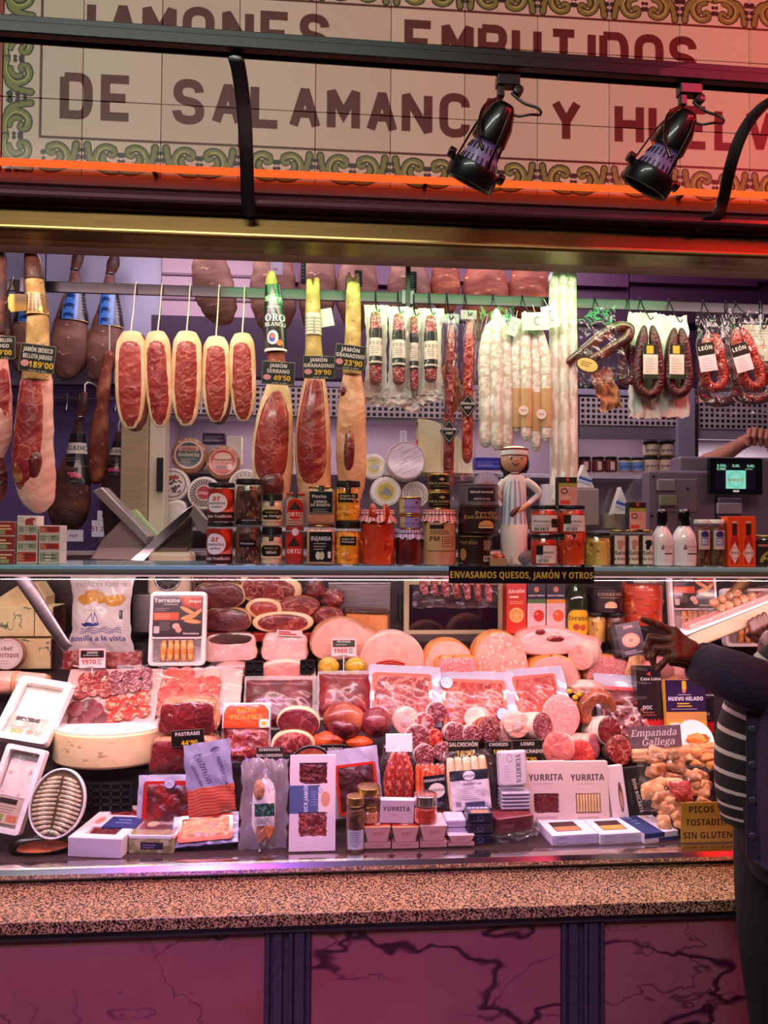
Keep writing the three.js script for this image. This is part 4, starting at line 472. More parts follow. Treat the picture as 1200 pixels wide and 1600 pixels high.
// ---------- price tags ----------
const tagPrint = (W, H, top, price, o = {}) => print(W, H, (g) => { fill(g, W, H, '#17130f'); rrect(g, 0.8, 0.8, W - 1.6, H - 1.6, 2, null, '#b8a880', 0.6); top.forEach((s, i) => txt(g, s, W / 2, H * (0.2 + 0.24 * i), H * 0.22, '#e8e0d0', { sx: Math.min(1, W * 0.92 / (s.length * H * 0.145)) })); const y = H * 0.73; disc(g, W * 0.17, y - 1, W * 0.12, H * 0.12, o.red ? '#c83020' : '#d89090'); txt(g, price, W * 0.62, y, H * 0.3, '#f0c020'); txt(g, '1/2 KG · E. KILO', W * 0.55, H * 0.93, H * 0.09, '#c8c0b0'); }, 2.4);
function priceTag(x0, y0, x1, y1, z, label, top, price, o = {}) { const p = place(x0, y0, x1, y1, z), r = tagPrint(x1 - x0, y1 - y0, top, price, o), t = thing('price_tag', label, 'price tag', p.p, { rz: o.rz ?? 0 }); part(t, 'card', pbox(p.w, p.h, 0.003, r, '#17130f', { r: 0.001 }), r.page.gloss); part(t, 'pin', tubeOf([[0, p.h * 0.9, 0], [0, p.h + 0.008, -0.02], [0, p.h + 0.004, -0.07]], 0.0012, 5, 8), M.wire); return t; }
// ---------- hams at the rail ----------
const facePx = (t, list, z, b, m, k = 6, dzs = 0.12, r = 0.6) => part(t, 'cut_face', planeUV(limbPx(list, z, b, { k: r, dzs, e: 0.06, seed: 2, lump: 0.04 }), k), m);
function frontHam(label, z, o) {
  const b = bot(o.body, z), t = thing('hung_ham', label, 'ham', b);
  part(t, 'body', planeUV(limbPx(o.body, z, b, { k: 0.6, lump: 0.05, seed: rr(0, 9) }), 5), o.bm ?? M.fat);
  part(t, 'shank', planeUV(limbPx(o.shank, z, b, { k: 0.85, lump: 0.04 }), 8), o.sm ?? M.shank);
  for (const h of o.hoof) part(t, 'hoof', planeUV(limbPx(h, z, b, { k: 0.9 }), 8), o.hm ?? hoofM);
  if (o.face) facePx(t, o.face, z, b, o.fm ?? M.hamW, o.fk ?? 6, o.dzs ?? 0.42);
  for (const [l, m, k, dz] of o.extra ?? []) part(t, 'meat_patch', planeUV(limbPx(l, z, b, { k: 0.6, dzs: dz, e: 0.1, lump: 0.1 }), k), m);
  if (o.sleeve) part(t, o.sleeve[2] ?? 'paper_sleeve', frontUV(limbPx(o.sleeve[0], z, b, { e: 0.001, flat: true, k: 0.9, dz: 0.002 }), o.sleeve[1]), o.sleeve[1].page.gloss);
  const h0 = o.hoof[0][0]; sHook(t, b, h0[0] + (o.hx ?? 0), (o.hookY ?? 470), z + 0.0, M.wire);
  return t;
}
{
  const z = -0.19;
  const gold = print(62, 36, (g, W, H) => { fill(g, W, H, '#8a6410'); g.strokeStyle = '#5a3c08'; g.lineWidth = 1; for (let i = 0; i < 14; i++) { g.beginPath(); g.moveTo(0, i * 3); g.bezierCurveTo(20, i * 3 + rr(-4, 4), 40, i * 3 + rr(-4, 4), 62, i * 3); g.stroke(); } g.strokeStyle = '#d0b050'; g.strokeRect(1, 2, 28, 31); g.strokeRect(30, 2, 31, 31); disc(g, 48, 27, 4, 4, '#f0c800'); });
  frontHam('large hanging ham with dark hoof and gold band, cut face wrapped in film', z, { hoof: [[[48, 377, 3], [49, 390, 8], [53, 415, 14], [54, 440, 15]]], shank: [[53, 425, 14], [56, 460, 15], [59, 500, 17], [58, 560, 19], [57, 600, 24]], body: [[58, 560, 18], [57, 600, 25], [54, 650, 29], [52, 710, 32], [55, 750, 32], [60, 785, 24], [61, 802, 9]], face: [[55, 578, 15], [53, 620, 20], [50, 670, 23], [46, 720, 24], [46, 755, 18], [52, 778, 10]], fm: M.ham2W, bm: M.fatPinkW, hm: food(T.rindDark, 0.45), sleeve: [[[56, 461, 17], [57, 478, 18], [58, 494, 19]], gold, 'gold_band'], extra: [[[[36, 700, 6], [38, 725, 14], [40, 750, 12], [42, 764, 4]], food(T.rindRed, 0.4), 8, 1.0], [[[60, 700, 5], [62, 718, 10], [58, 745, 8], [56, 760, 3]], M.darkW, 8, 1.9]] });
  { const p = place(12, 460, 42, 488, z + 0.03), t = thing('gold_flag', 'gold paper flag sticking out left from the gold banded ham', 'paper flag', [p.x, p.y, p.z]), s = new THREE.Shape([[-p.w / 2, p.h * 0.75], [-p.w * 0.45, p.h * 0.2], [-p.w * 0.3, 0], [p.w / 2, p.h * 0.1], [p.w / 2, p.h], [-p.w * 0.4, p.h]].map((q) => new THREE.Vector2(...q))); part(t, 'paper', uvRect(planeUV(new THREE.ExtrudeGeometry(s, { depth: 0.002, bevelEnabled: false }), 1, 0.5, 0.4), gold), gold.page.gloss); }
  { // lean ham at the left edge
    const b = at(8, 722, z), t = thing('hung_ham', 'lean red ham cut by the left edge of the picture', 'ham', b); part(t, 'body', planeUV(limbPx([[-6, 520, 10], [-4, 560, 16], [-3, 620, 21], [-4, 680, 22], [-8, 720, 12]], z, b, { lump: 0.04 }), 6), M.fatPinkW); facePx(t, [[-3, 545, 11], [-1, 600, 17], [-1, 660, 18], [-4, 705, 9]], z, b, M.ham2W); part(t, 'dark_end', planeUV(limbPx([[-8, 712, 12], [-4, 740, 15], [-4, 775, 12], [-8, 790, 6]], z, b, { lump: 0.12 }), 6), M.darkW); part(t, 'shank', planeUV(limbPx([[2, 380, 5], [3, 430, 7], [2, 470, 9], [-4, 525, 12]], z, b, { k: 0.9 }), 8), M.rindDark); sHook(t, b, 6, 470, z, M.wire);
  }
  priceTag(-26, 525, 24, 561, z + 0.10, 'black price tag cut by the left edge, red middle line', ['IBÉRICO BELLOTA', 'JABUGO'], "99'00", { red: 1 });
  priceTag(28, 538, 84, 582, z + 0.10, "black price tag of the gold banded ham reading 189'00", ['JAMÓN IBÉRICO', 'BELLOTA JABUGO'], "189'00", { rz: -0.1 });
  // five boneless half hams on hooks
  const H = [[205, 517, 671, 25, [['t', 0.2]], 'first half ham from the left, shiny film over its cut face', M.hamW, 216], [247, 517, 668, 22, 0, 'second half ham from the left, cut face netted with white fat', M.ham2W, 0], [292, 517, 666, 24, 0, 'third half ham from the left, dark red lower end', M.leanW, 0], [338, 525, 660, 22, 0, 'fourth half ham from the left, olive tinted at its top', M.hamW, 0], [379, 520, 658, 21, 0, 'fifth half ham from the left, beside the black sleeved shank', M.leanW, 0]];
  H.forEach(([x, y0, y1, w, , l, m], i) => {
    const zz = -0.2, h = y1 - y0, b = at(x, y1, zz), t = thing('half_ham', l, 'ham', b), dx = [0, 3, -1, 0, 1][i];
    const L = (k) => [[x - dx, y0, w * 0.55 * k], [x - dx * 0.5, y0 + h * 0.12, w * 0.9 * k], [x, y0 + h * 0.4, w * k], [x + dx, y0 + h * 0.7, w * 0.95 * k], [x + dx, y0 + h * 0.9, w * 0.7 * k], [x + dx, y1, w * 0.35 * k]];
    part(t, 'fat_rind', planeUV(limbPx(L(1), zz, b, { k: 0.5, lump: 0.03, seed: i }), 5), M.fat);
    part(t, 'cut_face', planeUV(limbPx(L(0.86).map((q) => [q[0], y0 + 6 + (q[1] - y0) * 0.95, q[2], q[3]]), zz, b, { k: 0.5, dzs: 0.13, lump: 0.02 }), 6 + i), m);
    if (i === 0 || i === 3) part(t, 'rind_edge', planeUV(limbPx(L(0.95).map((q) => [q[0] + (i ? 4 : 6), q[1] + 3, q[2]]), zz, b, { k: 0.5, dzs: -0.2, lump: 0.06 }), 5), M.rindDark);
    sHook(t, b, x, y0 + 3, zz, M.string);
  });
  // three shanks with sleeves and tags
  const oro = print(40, 106, (g, W, H) => { fill(g, W, H, '#141518'); rrect(g, 0, 0, W, 16, 0, '#0c2818'); disc(g, 20, 24, 18, 8, '#186a38'); txt(g, 'Sierra', 20, 24, 11, '#e8e4c8', { f: 'serif' }); lines(g, 5, 36, 30, 1, 3, '#4a8a5a', 2); txt(g, 'ORO', 20, 54, 15, '#e0e0d8', { f: 'serif' }); txt(g, 'BLANCO', 20, 65, 8, '#e0e0d8', { f: 'serif' }); rrect(g, 8, 74, 18, 22, 9, '#d8d4e0'); rrect(g, 11, 78, 10, 14, 5, '#4a60b0'); rrect(g, 13, 80, 8, 6, 2, '#d87850'); disc(g, 28, 93, 5, 5, '#d88048'); rrect(g, 0, 101, W, 5, 0, '#e8e4e0'); });
  frontHam('hanging ham in a black printed sleeve above its red cut body', z, { hoof: [[[424, 424, 5], [424, 438, 9], [425, 456, 10]]], shank: [[425, 440, 10], [428, 500, 14], [431, 552, 14], [433, 600, 15]], body: [[434, 590, 14], [432, 630, 25], [427, 680, 31], [426, 730, 32], [428, 770, 24], [428, 790, 10]], face: [[434, 606, 11], [430, 650, 22], [425, 700, 26], [424, 735, 24], [425, 765, 12]], fm: M.hamW, sleeve: [[[426, 447, 12], [429, 500, 17.5], [431, 551, 18]], oro, 'black_sleeve'], hm: M.shank, sm: M.rindRed, extra: [[[[416, 735, 6], [424, 750, 19], [426, 772, 16], [427, 786, 6]], M.darkW, 7, 0.75]] });
  const band = print(28, 36, (g, W, H) => { fill(g, W, H, '#b8b0a0'); rrect(g, 0, 8, W, 26, 0, '#8a7c68'); for (let i = 0; i < 5; i++) txt(g, 'BODEGA · JAMÓN', 14, 12 + i * 5, 4, '#e8e0d0'); });
  frontHam('hanging ham with split green tinted hoof and a printed paper band', z, { hoof: [[[483, 436, 4], [484, 450, 6], [486, 466, 8]], [[495, 434, 4], [494, 450, 6], [491, 466, 8]]], shank: [[489, 456, 11], [489, 490, 12], [490, 540, 13], [491, 590, 16]], body: [[492, 575, 14], [491, 620, 22], [489, 670, 27], [489, 720, 28], [492, 770, 24], [494, 797, 10]], face: [[492, 588, 12], [489, 640, 19], [487, 690, 23], [488, 735, 21], [490, 775, 10]], fm: M.ham2W, sleeve: [[[490, 491, 12.5], [490, 508, 13], [490, 525, 13.2]], band, 'paper_band'], hm: M.shank, bm: M.fatW });
  frontHam('pale fat covered ham with split hoof, right of the three tagged ones', z, { hoof: [[[545, 426, 3], [546, 440, 7], [549, 455, 9]], [[558, 428, 3], [556, 440, 6], [553, 455, 9]]], shank: [[551, 440, 11], [552, 490, 12], [551, 540, 13], [550, 590, 15]], body: [[551, 570, 13], [550, 620, 20], [549, 670, 23], [549, 720, 24], [551, 760, 19], [553, 792, 8]], face: [[545, 650, 2], [546, 680, 7], [545, 720, 8], [546, 755, 3]], fm: M.coppaW, dzs: 1.6, sm: M.shank, bm: M.fatW, extra: [[[[538, 596, 2], [537, 612, 5], [536, 628, 2]], M.coppaW, 8, 1.6]] });
  priceTag(408, 565, 460, 601, z + 0.10, "black price tag on the black sleeved ham reading 49'50", ['JAMÓN', 'SERRANO'], "49'50", { rz: -0.04 });
  priceTag(473, 556, 523, 592, z + 0.10, "black price tag on the paper banded ham reading 39'90", ['JAMÓN', 'GRANADINO'], "39'90");
  priceTag(521, 539, 569, 578, z + 0.11, "black price tag on the pale ham reading 23'90", ['JAMÓN', 'GRANADINO'], "23'90", { rz: -0.1 });
  { const p = place(502, 482, 523, 510, z - 0.03), t = thing('paper_tag', 'small pale paper tag beside the paper banded shank', 'tag', p.p, { rz: 0.2 }); part(t, 'paper', box(p.w, p.h, 0.001, 0.0004, 0, p.h / 2, 0), M.paper); }
  { const p = place(24, 438, 40, 462, -0.275), t = thing('paper_tag', 'small yellowish paper tag behind the rail left of the dark hoof', 'tag', p.p); part(t, 'paper', box(p.w, p.h, 0.001, 0.0004, 0, p.h / 2, 0), M.paper); }
}
// ---------- fuet sausages in paper bags ----------
function stick(t, name, list, z, b, m, o = {}) { return part(t, name, limbPx(list, z, b, { k: 0.95, e: 0.05, kv: 6, lump: o.l ?? 0.06, seed: rr(0, 9) }), m); }
{
  const lab = print(20, 60, (g, W, H) => { fill(g, W, H, '#18221a'); rrect(g, 0, 16, W, 30, 0, '#d8ccc0'); txt(g, 'FUET', 10, 24, 7, '#6a5a50', { f: 'serif' }); lines(g, 3, 30, 14, 4, 3.4, '#9a8a80'); rrect(g, 0, 46, W, 8, 0, '#1c2a22'); rrect(g, 0, 54, W, 3, 0, '#d8ccc0'); });
  const F = [[587, 475, 602, 'leftmost', 12], [623, 478, 602, 'second', 12], [647, 482, 612, 'third, narrower', 8], [673, 480, 598, 'rightmost', 12]];
  F.forEach(([x, y0, y1, w, hw], i) => {
    const z = -0.21 + (i % 2) * 0.012, b = at(x, y1 + 30, z), t = thing('bagged_fuet', `${w} of four fuet sausages hung in white paper bags`, 'sausage', b);
    const P = (px, py, dz = 0) => { const q = at(px, py, z + dz); return [q.x - b.x, q.y - b.y, q.z - b.z]; };
    stick(t, 'sausage', [[x - 1, y0 + 12, 6], [x, y0 + 25, hw * 0.75], [x, (y0 + y1) / 2, hw * 0.82], [x, y1 - 6, hw * 0.75], [x, y1, hw * 0.35]], z + 0.02, b, M.salami2W);
    const lg = limbPx([[x, y0 + 40, hw * 0.86], [x, y0 + 66, hw * 0.88], [x, y0 + 96, hw * 0.88]], z + 0.02, b, { k: 0.95, e: 0.001, flat: true, dz: 0.001 }); part(t, 'printed_label', frontUV(lg, lab), lab.page.gloss);
    const bag = pillow(P(x + hw + 7, y0)[0] - P(x - hw - 5, y0)[0], P(x, y0)[1] - P(x, y1 + 18)[1], 0.008, { wr: 0.005, waist: 0.25 }); part(t, 'paper_bag', planeUV(bag, 6), M.paper, [P(x + 1, y1)[0], P(x, y1 + 18)[1], -0.012]);
    part(t, 'bag_film', pillow(P(x + hw + 5, y0)[0] - P(x - hw - 3, y0)[0], P(x, y0 + 4)[1] - P(x, y1 + 12)[1], 0.045, { wr: 0.003, k: 6 }), M.film, [P(x, y1)[0], P(x, y1 + 12)[1], 0.018]);
    const tail = pillow(P(x + hw + 9, y0)[0] - P(x - hw - 8, y0)[0], 0.07, 0.004, { wr: 0.009, waist: -0.3 }); part(t, 'paper_tail', planeUV(tail, 6), M.paper, [P(x + (i % 2 ? 4 : -4), y1)[0], 0, -0.018], { rot: [0, 0, i % 2 ? 0.25 : -0.2] });
    sHook(t, b, x + 1, y0 + 6, z);
  });
  // two long narrow vacuum packs
  const dia = print(32, 42, (g, W, H) => { fill(g, W, H, '#b06060'); poly(g, [[16, 0], [32, 21], [16, 42], [0, 21]], '#141416'); poly(g, [[16, 4], [29, 21], [16, 38], [3, 21]], null, '#c9c4c4', 0.8); txt(g, 'CASALBA', 16, 17, 5.5, '#e0d8d8'); txt(g, 'FUET', 16, 24, 5, '#e0d8d8'); });
  for (const [x, y0, y1, hw, dy, l, m] of [[702, 488, 792, 13, 674, 'long narrow vacuum pack of red sausage, left of two, black diamond label', 'coppaW'], [731, 482, 752, 12, 634, 'long narrow vacuum pack of sausage, right of two, diamond label higher up', 'chorizoW']]) {
    const z = -0.2, b = at(x, y1, z), t = thing('sausage_pack', l, 'sausage', b); stick(t, 'sausage', [[x + 3, y0 + 20, 5], [x + 2, y0 + 60, 8], [x, (y0 + y1) / 2, 8], [x - 1, y1 - 40, 8], [x - 1, y1 - 28, 4]], z, b, M[m], { l: 0.14 });
    const A = at(x - hw, y0, z), B = at(x + hw, y1, z); part(t, 'clear_pack', pillow(B.x - A.x, A.y - B.y, 0.04, { wr: 0.003, ny: 30, k: 6 }), M.film); part(t, 'seal_strip', box(B.x - A.x, 0.03, 0.001, 0.0004, 0, A.y - B.y - 0.02, 0.002), M.filmSoft);
    const p = place(x - 15, dy - 20, x + 15, dy + 20, z + 0.024), s = new THREE.Shape([[-p.w / 2, p.h / 2], [0, 0], [p.w / 2, p.h / 2], [0, p.h]].map((q) => new THREE.Vector2(...q))), g = new THREE.ExtrudeGeometry(s, { depth: 0.0015, bevelEnabled: false }); part(t, 'diamond_label', frontUV(g, dia), dia.page.gloss, [p.x - b.x, p.y - b.y, 0.022]); sHook(t, b, x, y0 + 5, z);
  }
  // white mouldy fuets
  const W = (l, S, z, tag, m = M.mould) => { const b = at(S[0][0], S[0][2], z), t = thing('white_sausage_bundle', l, 'sausage', b); S.forEach(([x, y0, y1, hw, xt], i) => stick(t, 'sausage', [[xt ?? x, y0, hw * 0.3], [mix(xt ?? x, x, 0.5), y0 + 14, hw * 0.8], [x, y0 + 60, hw], [x + 1, (y0 + y1) / 2, hw * 1.03], [x + 1, y1 - 12, hw * 0.95], [x + 1, y1, hw * 0.4]], z + (i % 2) * 0.012, b, m)); return [t, b]; };
  { const z = -0.2, [t, b] = W('bundle of three thick white sausages in clear film', [[758, 500, 700, 11, 774], [775, 482, 704, 10, 776], [790, 496, 706, 11, 779]], z); const A = at(744, 478, z), B = at(804, 712, z); part(t, 'clear_bag', pillow(B.x - A.x, A.y - B.y, 0.05, { wr: 0.004, k: 6, waist: -0.2 }), M.film, [at(774, 600, z).x - b.x, at(774, 712, z).y - b.y, 0.01]); sHook(t, b, 776, 478, z); }
  { const z = -0.19, [t, b] = W('bundle of four white sausages, lower halves brownish with round labels', [[806, 500, 676, 8, 818], [821, 486, 690, 8, 820], [836, 488, 706, 9, 826], [852, 500, 692, 8, 828]], z); const rl = circ(18, (g, s) => { fill(g, s, s, '#c9a888'); disc(g, 9, 9, 8.5, 8.5, '#e8dcd8'); txt(g, 'fuet', 9, 9, 5, '#a06060', { f: 'serif' }); });
    [[806, 640, 8], [821, 640, 8.6], [836, 646, 9.6], [852, 640, 8.6]].forEach(([x, y, hw], i) => part(t, 'brown_sleeve', planeUV(limbPx([[x + 1, y - 32, hw * 1.04], [x + 1, y, hw * 1.07], [x + 1, y + 28, hw * 1.03]], z + (i % 2) * 0.012, b, { k: 0.95, e: 0.001, flat: true }), 6), std(0xc89c70, 0.6))); for (const [x, y] of [[818, 641], [846, 647]]) { const p = at(x, y, z + 0.034); part(t, 'round_label', uvRect(new THREE.CircleGeometry(0.0165, 20), rl), rl.page.matt, [p.x - b.x, p.y - b.y, p.z - b.z]); } sHook(t, b, 824, 484, z); }
  { const z = -0.24; const [t, b] = W('bundle of three very long white sausages reaching above the rail', [[866, 412, 796, 8], [880, 410, 800, 8], [893, 412, 792, 8]], -0.215); const A = at(858, 408, -0.2), B = at(901, 500, -0.2); part(t, 'clear_sleeve', pillow(B.x - A.x, A.y - B.y, 0.05, { wr: 0.004, k: 7 }), M.film, [at(880, 500, -0.2).x - b.x, at(880, 500, -0.2).y - b.y, 0.006]); sHook(t, b, 880, 440, -0.2); }
  const ct = print(44, 26, (g, W, H) => { fill(g, W, H, '#d8dcc8'); lines(g, 4, 6, 14, 4, 4, '#a0a890'); txt(g, 'C', 24, 13, 16, '#4a5a48', { w: '' }); });
  for (const [x0, y0, x1, y1, rz, l, zz] of [[816, 488, 858, 516, 0.05, 'pale paper card on the bundle of four white sausages', -0.15], [852, 477, 876, 512, 0.25, 'pale paper card tilted against the very long white sausages', -0.16], [790, 495, 806, 524, -0.3, 'small pale paper card right of the three thick white sausages', -0.16]]) { const p = place(x0, y0, x1, y1, zz), t = thing('paper_card', l, 'card', p.p, { rz }); part(t, 'card', pbox(p.w, p.h, 0.0015, ct, '#d8dcc8', { r: 0.0005 }), ct.page.matt); part(t, 'cord', tubeOf([[0, p.h, 0], [0.0, p.h + 0.03, -0.02]], 0.001, 5, 4), M.string); }
  { const gc = print(20, 30, (g, W, H) => { fill(g, W, H, '#3a8a5a'); lines(g, 3, 5, 14, 6, 3.6, '#b0e0b8'); rrect(g, 4, 8, 12, 10, 1, '#207048'); }); const p = place(780, 492, 797, 522, -0.255), t = thing('paper_card', 'small green printed card behind the top of the thick white sausages', 'card', p.p, { rz: -0.1 }); part(t, 'card', pbox(p.w, p.h, 0.0015, gc, '#3a8a5a', { r: 0.0005 }), gc.page.matt); part(t, 'cord', tubeOf([[0, p.h, 0], [0.0, p.h + 0.02, 0.0]], 0.001, 5, 4), M.string); }
}
// ---------- horseshoe chorizos ----------
function shoe(t, b, x, y0, y1, w, hw, z, m, skew = 0) { const H = y1 - y0, L = [[0.35, 0, 0.45], [0.55, 0.2, 1], [0.85, 0.5, 1], [1, 0.74, 1], [0.72, 0.93, 1]], Q = [...L.map(([u, v, r]) => [-u, v, r]), [0, 1, 1], ...L.reverse()], P = [], R = []; for (const [u, v, r] of Q) { const q = at(x + u * w + skew * (1 - 2 * v), y0 + (H - hw) * v, z + 0.004 * u); P.push([q.x - b.x, q.y - b.y, q.z - b.z]); R.push((at(x + hw, y0, z).x - at(x, y0, z).x) * r); } return part(t, 'sausage', sweep(P, R, { n: 14, m: 60, e: 0.03, lump: 0.07, kv: 8, seed: rr(0, 9) }), m); }
{
  const z = -0.19, lb = print(26, 44, (g, W, H) => { fill(g, W, H, '#dcd4cc'); rrect(g, 0, 0, W, 13, 0, '#1a2a1c'); rrect(g, 6, 2, 12, 10, 0, '#c9b040'); lines(g, 4, 18, 18, 6, 3.2, '#a8a098'); rrect(g, 0, 38, W, 6, 0, '#2a3a2c'); });
  for (const [x, y0, y1, w, l, lx0] of [[1013, 508, 626, 17, 'left chorizo horseshoe with white label on pale paper', 1005], [1059, 512, 624, 15, 'right chorizo horseshoe with white label on pale paper', 1046]]) {
    const b = at(x, y1 + 20, z), t = thing('horseshoe_chorizo', l, 'sausage', b); shoe(t, b, x, y0, y1, w, 8.5, z + 0.012, food(T.dark, 0.35, { bumpScale: 0.003, color: 0xa88078 })); 
    const p = place(lx0, 538, lx0 + 23, 592, z + 0.035); part(t, 'printed_label', pbox(p.w, p.h, 0.002, lb, '#dcd4cc', { r: 0.0005 }), lb.page.gloss, [p.x - b.x, p.y - b.y, 0.035]);
    const A = at(x - 25, y0 - 20, z - 0.03), B = at(x + 25, y1 + 28, z - 0.03); part(t, 'backing_paper', planeUV(pillow(B.x - A.x, A.y - B.y, 0.004, { wr: 0.010 }), 5), M.paper, [0, B.y - b.y, -0.03]); sHook(t, b, x, y0 - 14, z);
  }
  { const b = at(960, 600, z), t = thing('bagged_chorizo', 'dark cured sausage loop lying aslant in a crumpled clear bag', 'sausage', b); const pth = (L) => L.map(([x, y, dz]) => { const q = at(x, y, z + (dz ?? 0)); return [q.x - b.x, q.y - b.y, q.z - b.z]; });
    part(t, 'sausage', sweep(pth([[884, 568], [915, 545], [945, 522], [968, 511, 0.01], [983, 514, 0.015], [980, 528, 0.015], [955, 545, 0.01], [925, 562, 0.006], [905, 572]]), [0.012, 0.017, 0.019, 0.019, 0.018, 0.019, 0.019, 0.017, 0.012], { lump: 0.1, m: 50, kv: 5, e: 0.03 }), food(T.rindDark, 0.3, { clearcoat: 0.5 }));
    const A = at(900, 482, z), B = at(985, 600, z); part(t, 'clear_bag', pillow(B.x - A.x, A.y - B.y, 0.07, { wr: 0.012, k: 3, waist: 0.2 }), M.film, [at(945, 540, z).x - b.x, at(945, 600, z).y - b.y, 0.01], { rot: [0, 0, 0.25] });
    const ol = print(38, 24, (g, W, H) => { fill(g, W, H, '#2a2a1c'); disc(g, 19, 12, 18, 11, '#d8c878', '#1c1c10', 1.5); lines(g, 8, 8, 22, 3, 3, '#5a4a20'); }); const p = place(900, 558, 936, 582, z + 0.05); part(t, 'oval_label', uvRect(new THREE.CircleGeometry(0.5, 24).scale(p.w, p.h, 1), ol), ol.page.gloss, [p.x - b.x, p.y - b.y + p.h / 2, 0.05], { rot: [0, 0, -0.25] }); sHook(t, b, 940, 488, z); }
  { const b = at(985, 605, z - 0.03), t = thing('horseshoe_chorizo', 'dark sausage loop half hidden behind the left labelled horseshoe', 'sausage', b); shoe(t, b, 980, 530, 606, 9, 6.5, z - 0.035, M.darkW); sHook(t, b, 985, 520, z - 0.04); }
  const bl = print(28, 46, (g, W, H) => { fill(g, W, H, '#dcd8dc'); rrect(g, 0, 0, W, 20, 0, '#16201a'); txt(g, 'LEÓN', 14, 9, 9, '#d8e0d8'); txt(g, '·', 22, 16, 8, '#d03030'); lines(g, 5, 25, 18, 5, 4, '#b8a8b0'); });
  for (const [x, y0, y1, w, l, lx0, rz, sk] of [[1114, 520, 614, 15, 'vacuum packed chorizo loop with black and white label', 1095, 0.18, -3], [1166, 512, 612, 15, 'vacuum packed chorizo loop with a black label at the right edge', 1152, 0.3, -12]]) {
    const b = at(x, y1 + 14, z), t = thing('vacuum_chorizo', l, 'sausage', b); shoe(t, b, x, y0, y1, w, 7.5, z, M.chorizoW, sk); const A = at(x - 27, y0 - 30, z), B = at(x + 27, y1 + 16, z); part(t, 'clear_pack', pillow(B.x - A.x, A.y - B.y, 0.04, { wr: 0.008, k: 4 }), M.film, [0, -0.004, 0.004]); const p = place(lx0, 535, lx0 + 27, 580, z + 0.035); part(t, 'printed_label', pbox(p.w, p.h, 0.002, bl, '#dcd8dc', { r: 0.0005 }), bl.page.gloss, [p.x - b.x, p.y - b.y, 0.035], { rot: [0, 0, rz] }); sHook(t, b, x, y0 - 22, z);
  }
  for (const [x, y0, y1, w, l] of [[1124, 560, 636, 26, 'dark chorizo loop in crumpled film under the left vacuum pack'], [1178, 560, 632, 28, 'dark chorizo loop in crumpled film under the right vacuum pack']]) { const zz = z - 0.075, b = at(x, y1 + 12, zz), t = thing('vacuum_chorizo', l, 'sausage', b); shoe(t, b, x, y0, y1, w, 8, zz, M.darkW); const A = at(x - 27, y0 - 66, zz), B = at(x + 27, y1 + 12, zz); part(t, 'clear_pack', pillow(B.x - A.x, A.y - B.y, 0.035, { wr: 0.014, k: 4 }), M.film, [0, 0, 0]); sHook(t, b, x + 8, y0 - 54, zz); }
  const lc = print(50, 60, (g, W, H) => { fill(g, W, H, '#c9c8b0'); lines(g, 6, 8, 30, 4, 4, '#8a8a78'); txt(g, 'Chorizo', 22, 30, 9, '#c07850', { f: 'serif' }); txt(g, 'LEÓN', 18, 45, 9, '#2a3a2a'); rrect(g, 26, 50, 20, 10, 1, '#1c4a28'); });
  { const p = place(1160, 508, 1218, 575, z - 0.06), t = thing('printed_card', 'pale printed card with green foot behind the rightmost vacuum pack', 'card', p.p); part(t, 'card', pbox(p.w, p.h, 0.002, lc, '#c9c8b0', { r: 0.0005 }), lc.page.matt); sHook(t, p.p, 1190, 508, z - 0.06); }
  for (const [x, y0, y1, w, rz, l] of [[958, 600, 640, 34, 0.3, 'crumpled brown paper end below the aslant bagged sausage'], [1030, 606, 652, 52, -0.1, 'crumpled pale paper hanging below the labelled horseshoes'], [752 - 40, 596, 642, 30, 0.2, 'crumpled pale paper corner below the rightmost fuet bag']]) { const p = place(x - w / 2, y0, x + w / 2, y1, z - 0.05), t = thing('crumpled_paper', l, 'paper', p.p, { rz }); part(t, 'paper', planeUV(pillow(p.w, p.h * 1.6, 0.004, { wr: 0.012 }), 5), food(T.tan, 0.8)); }
}
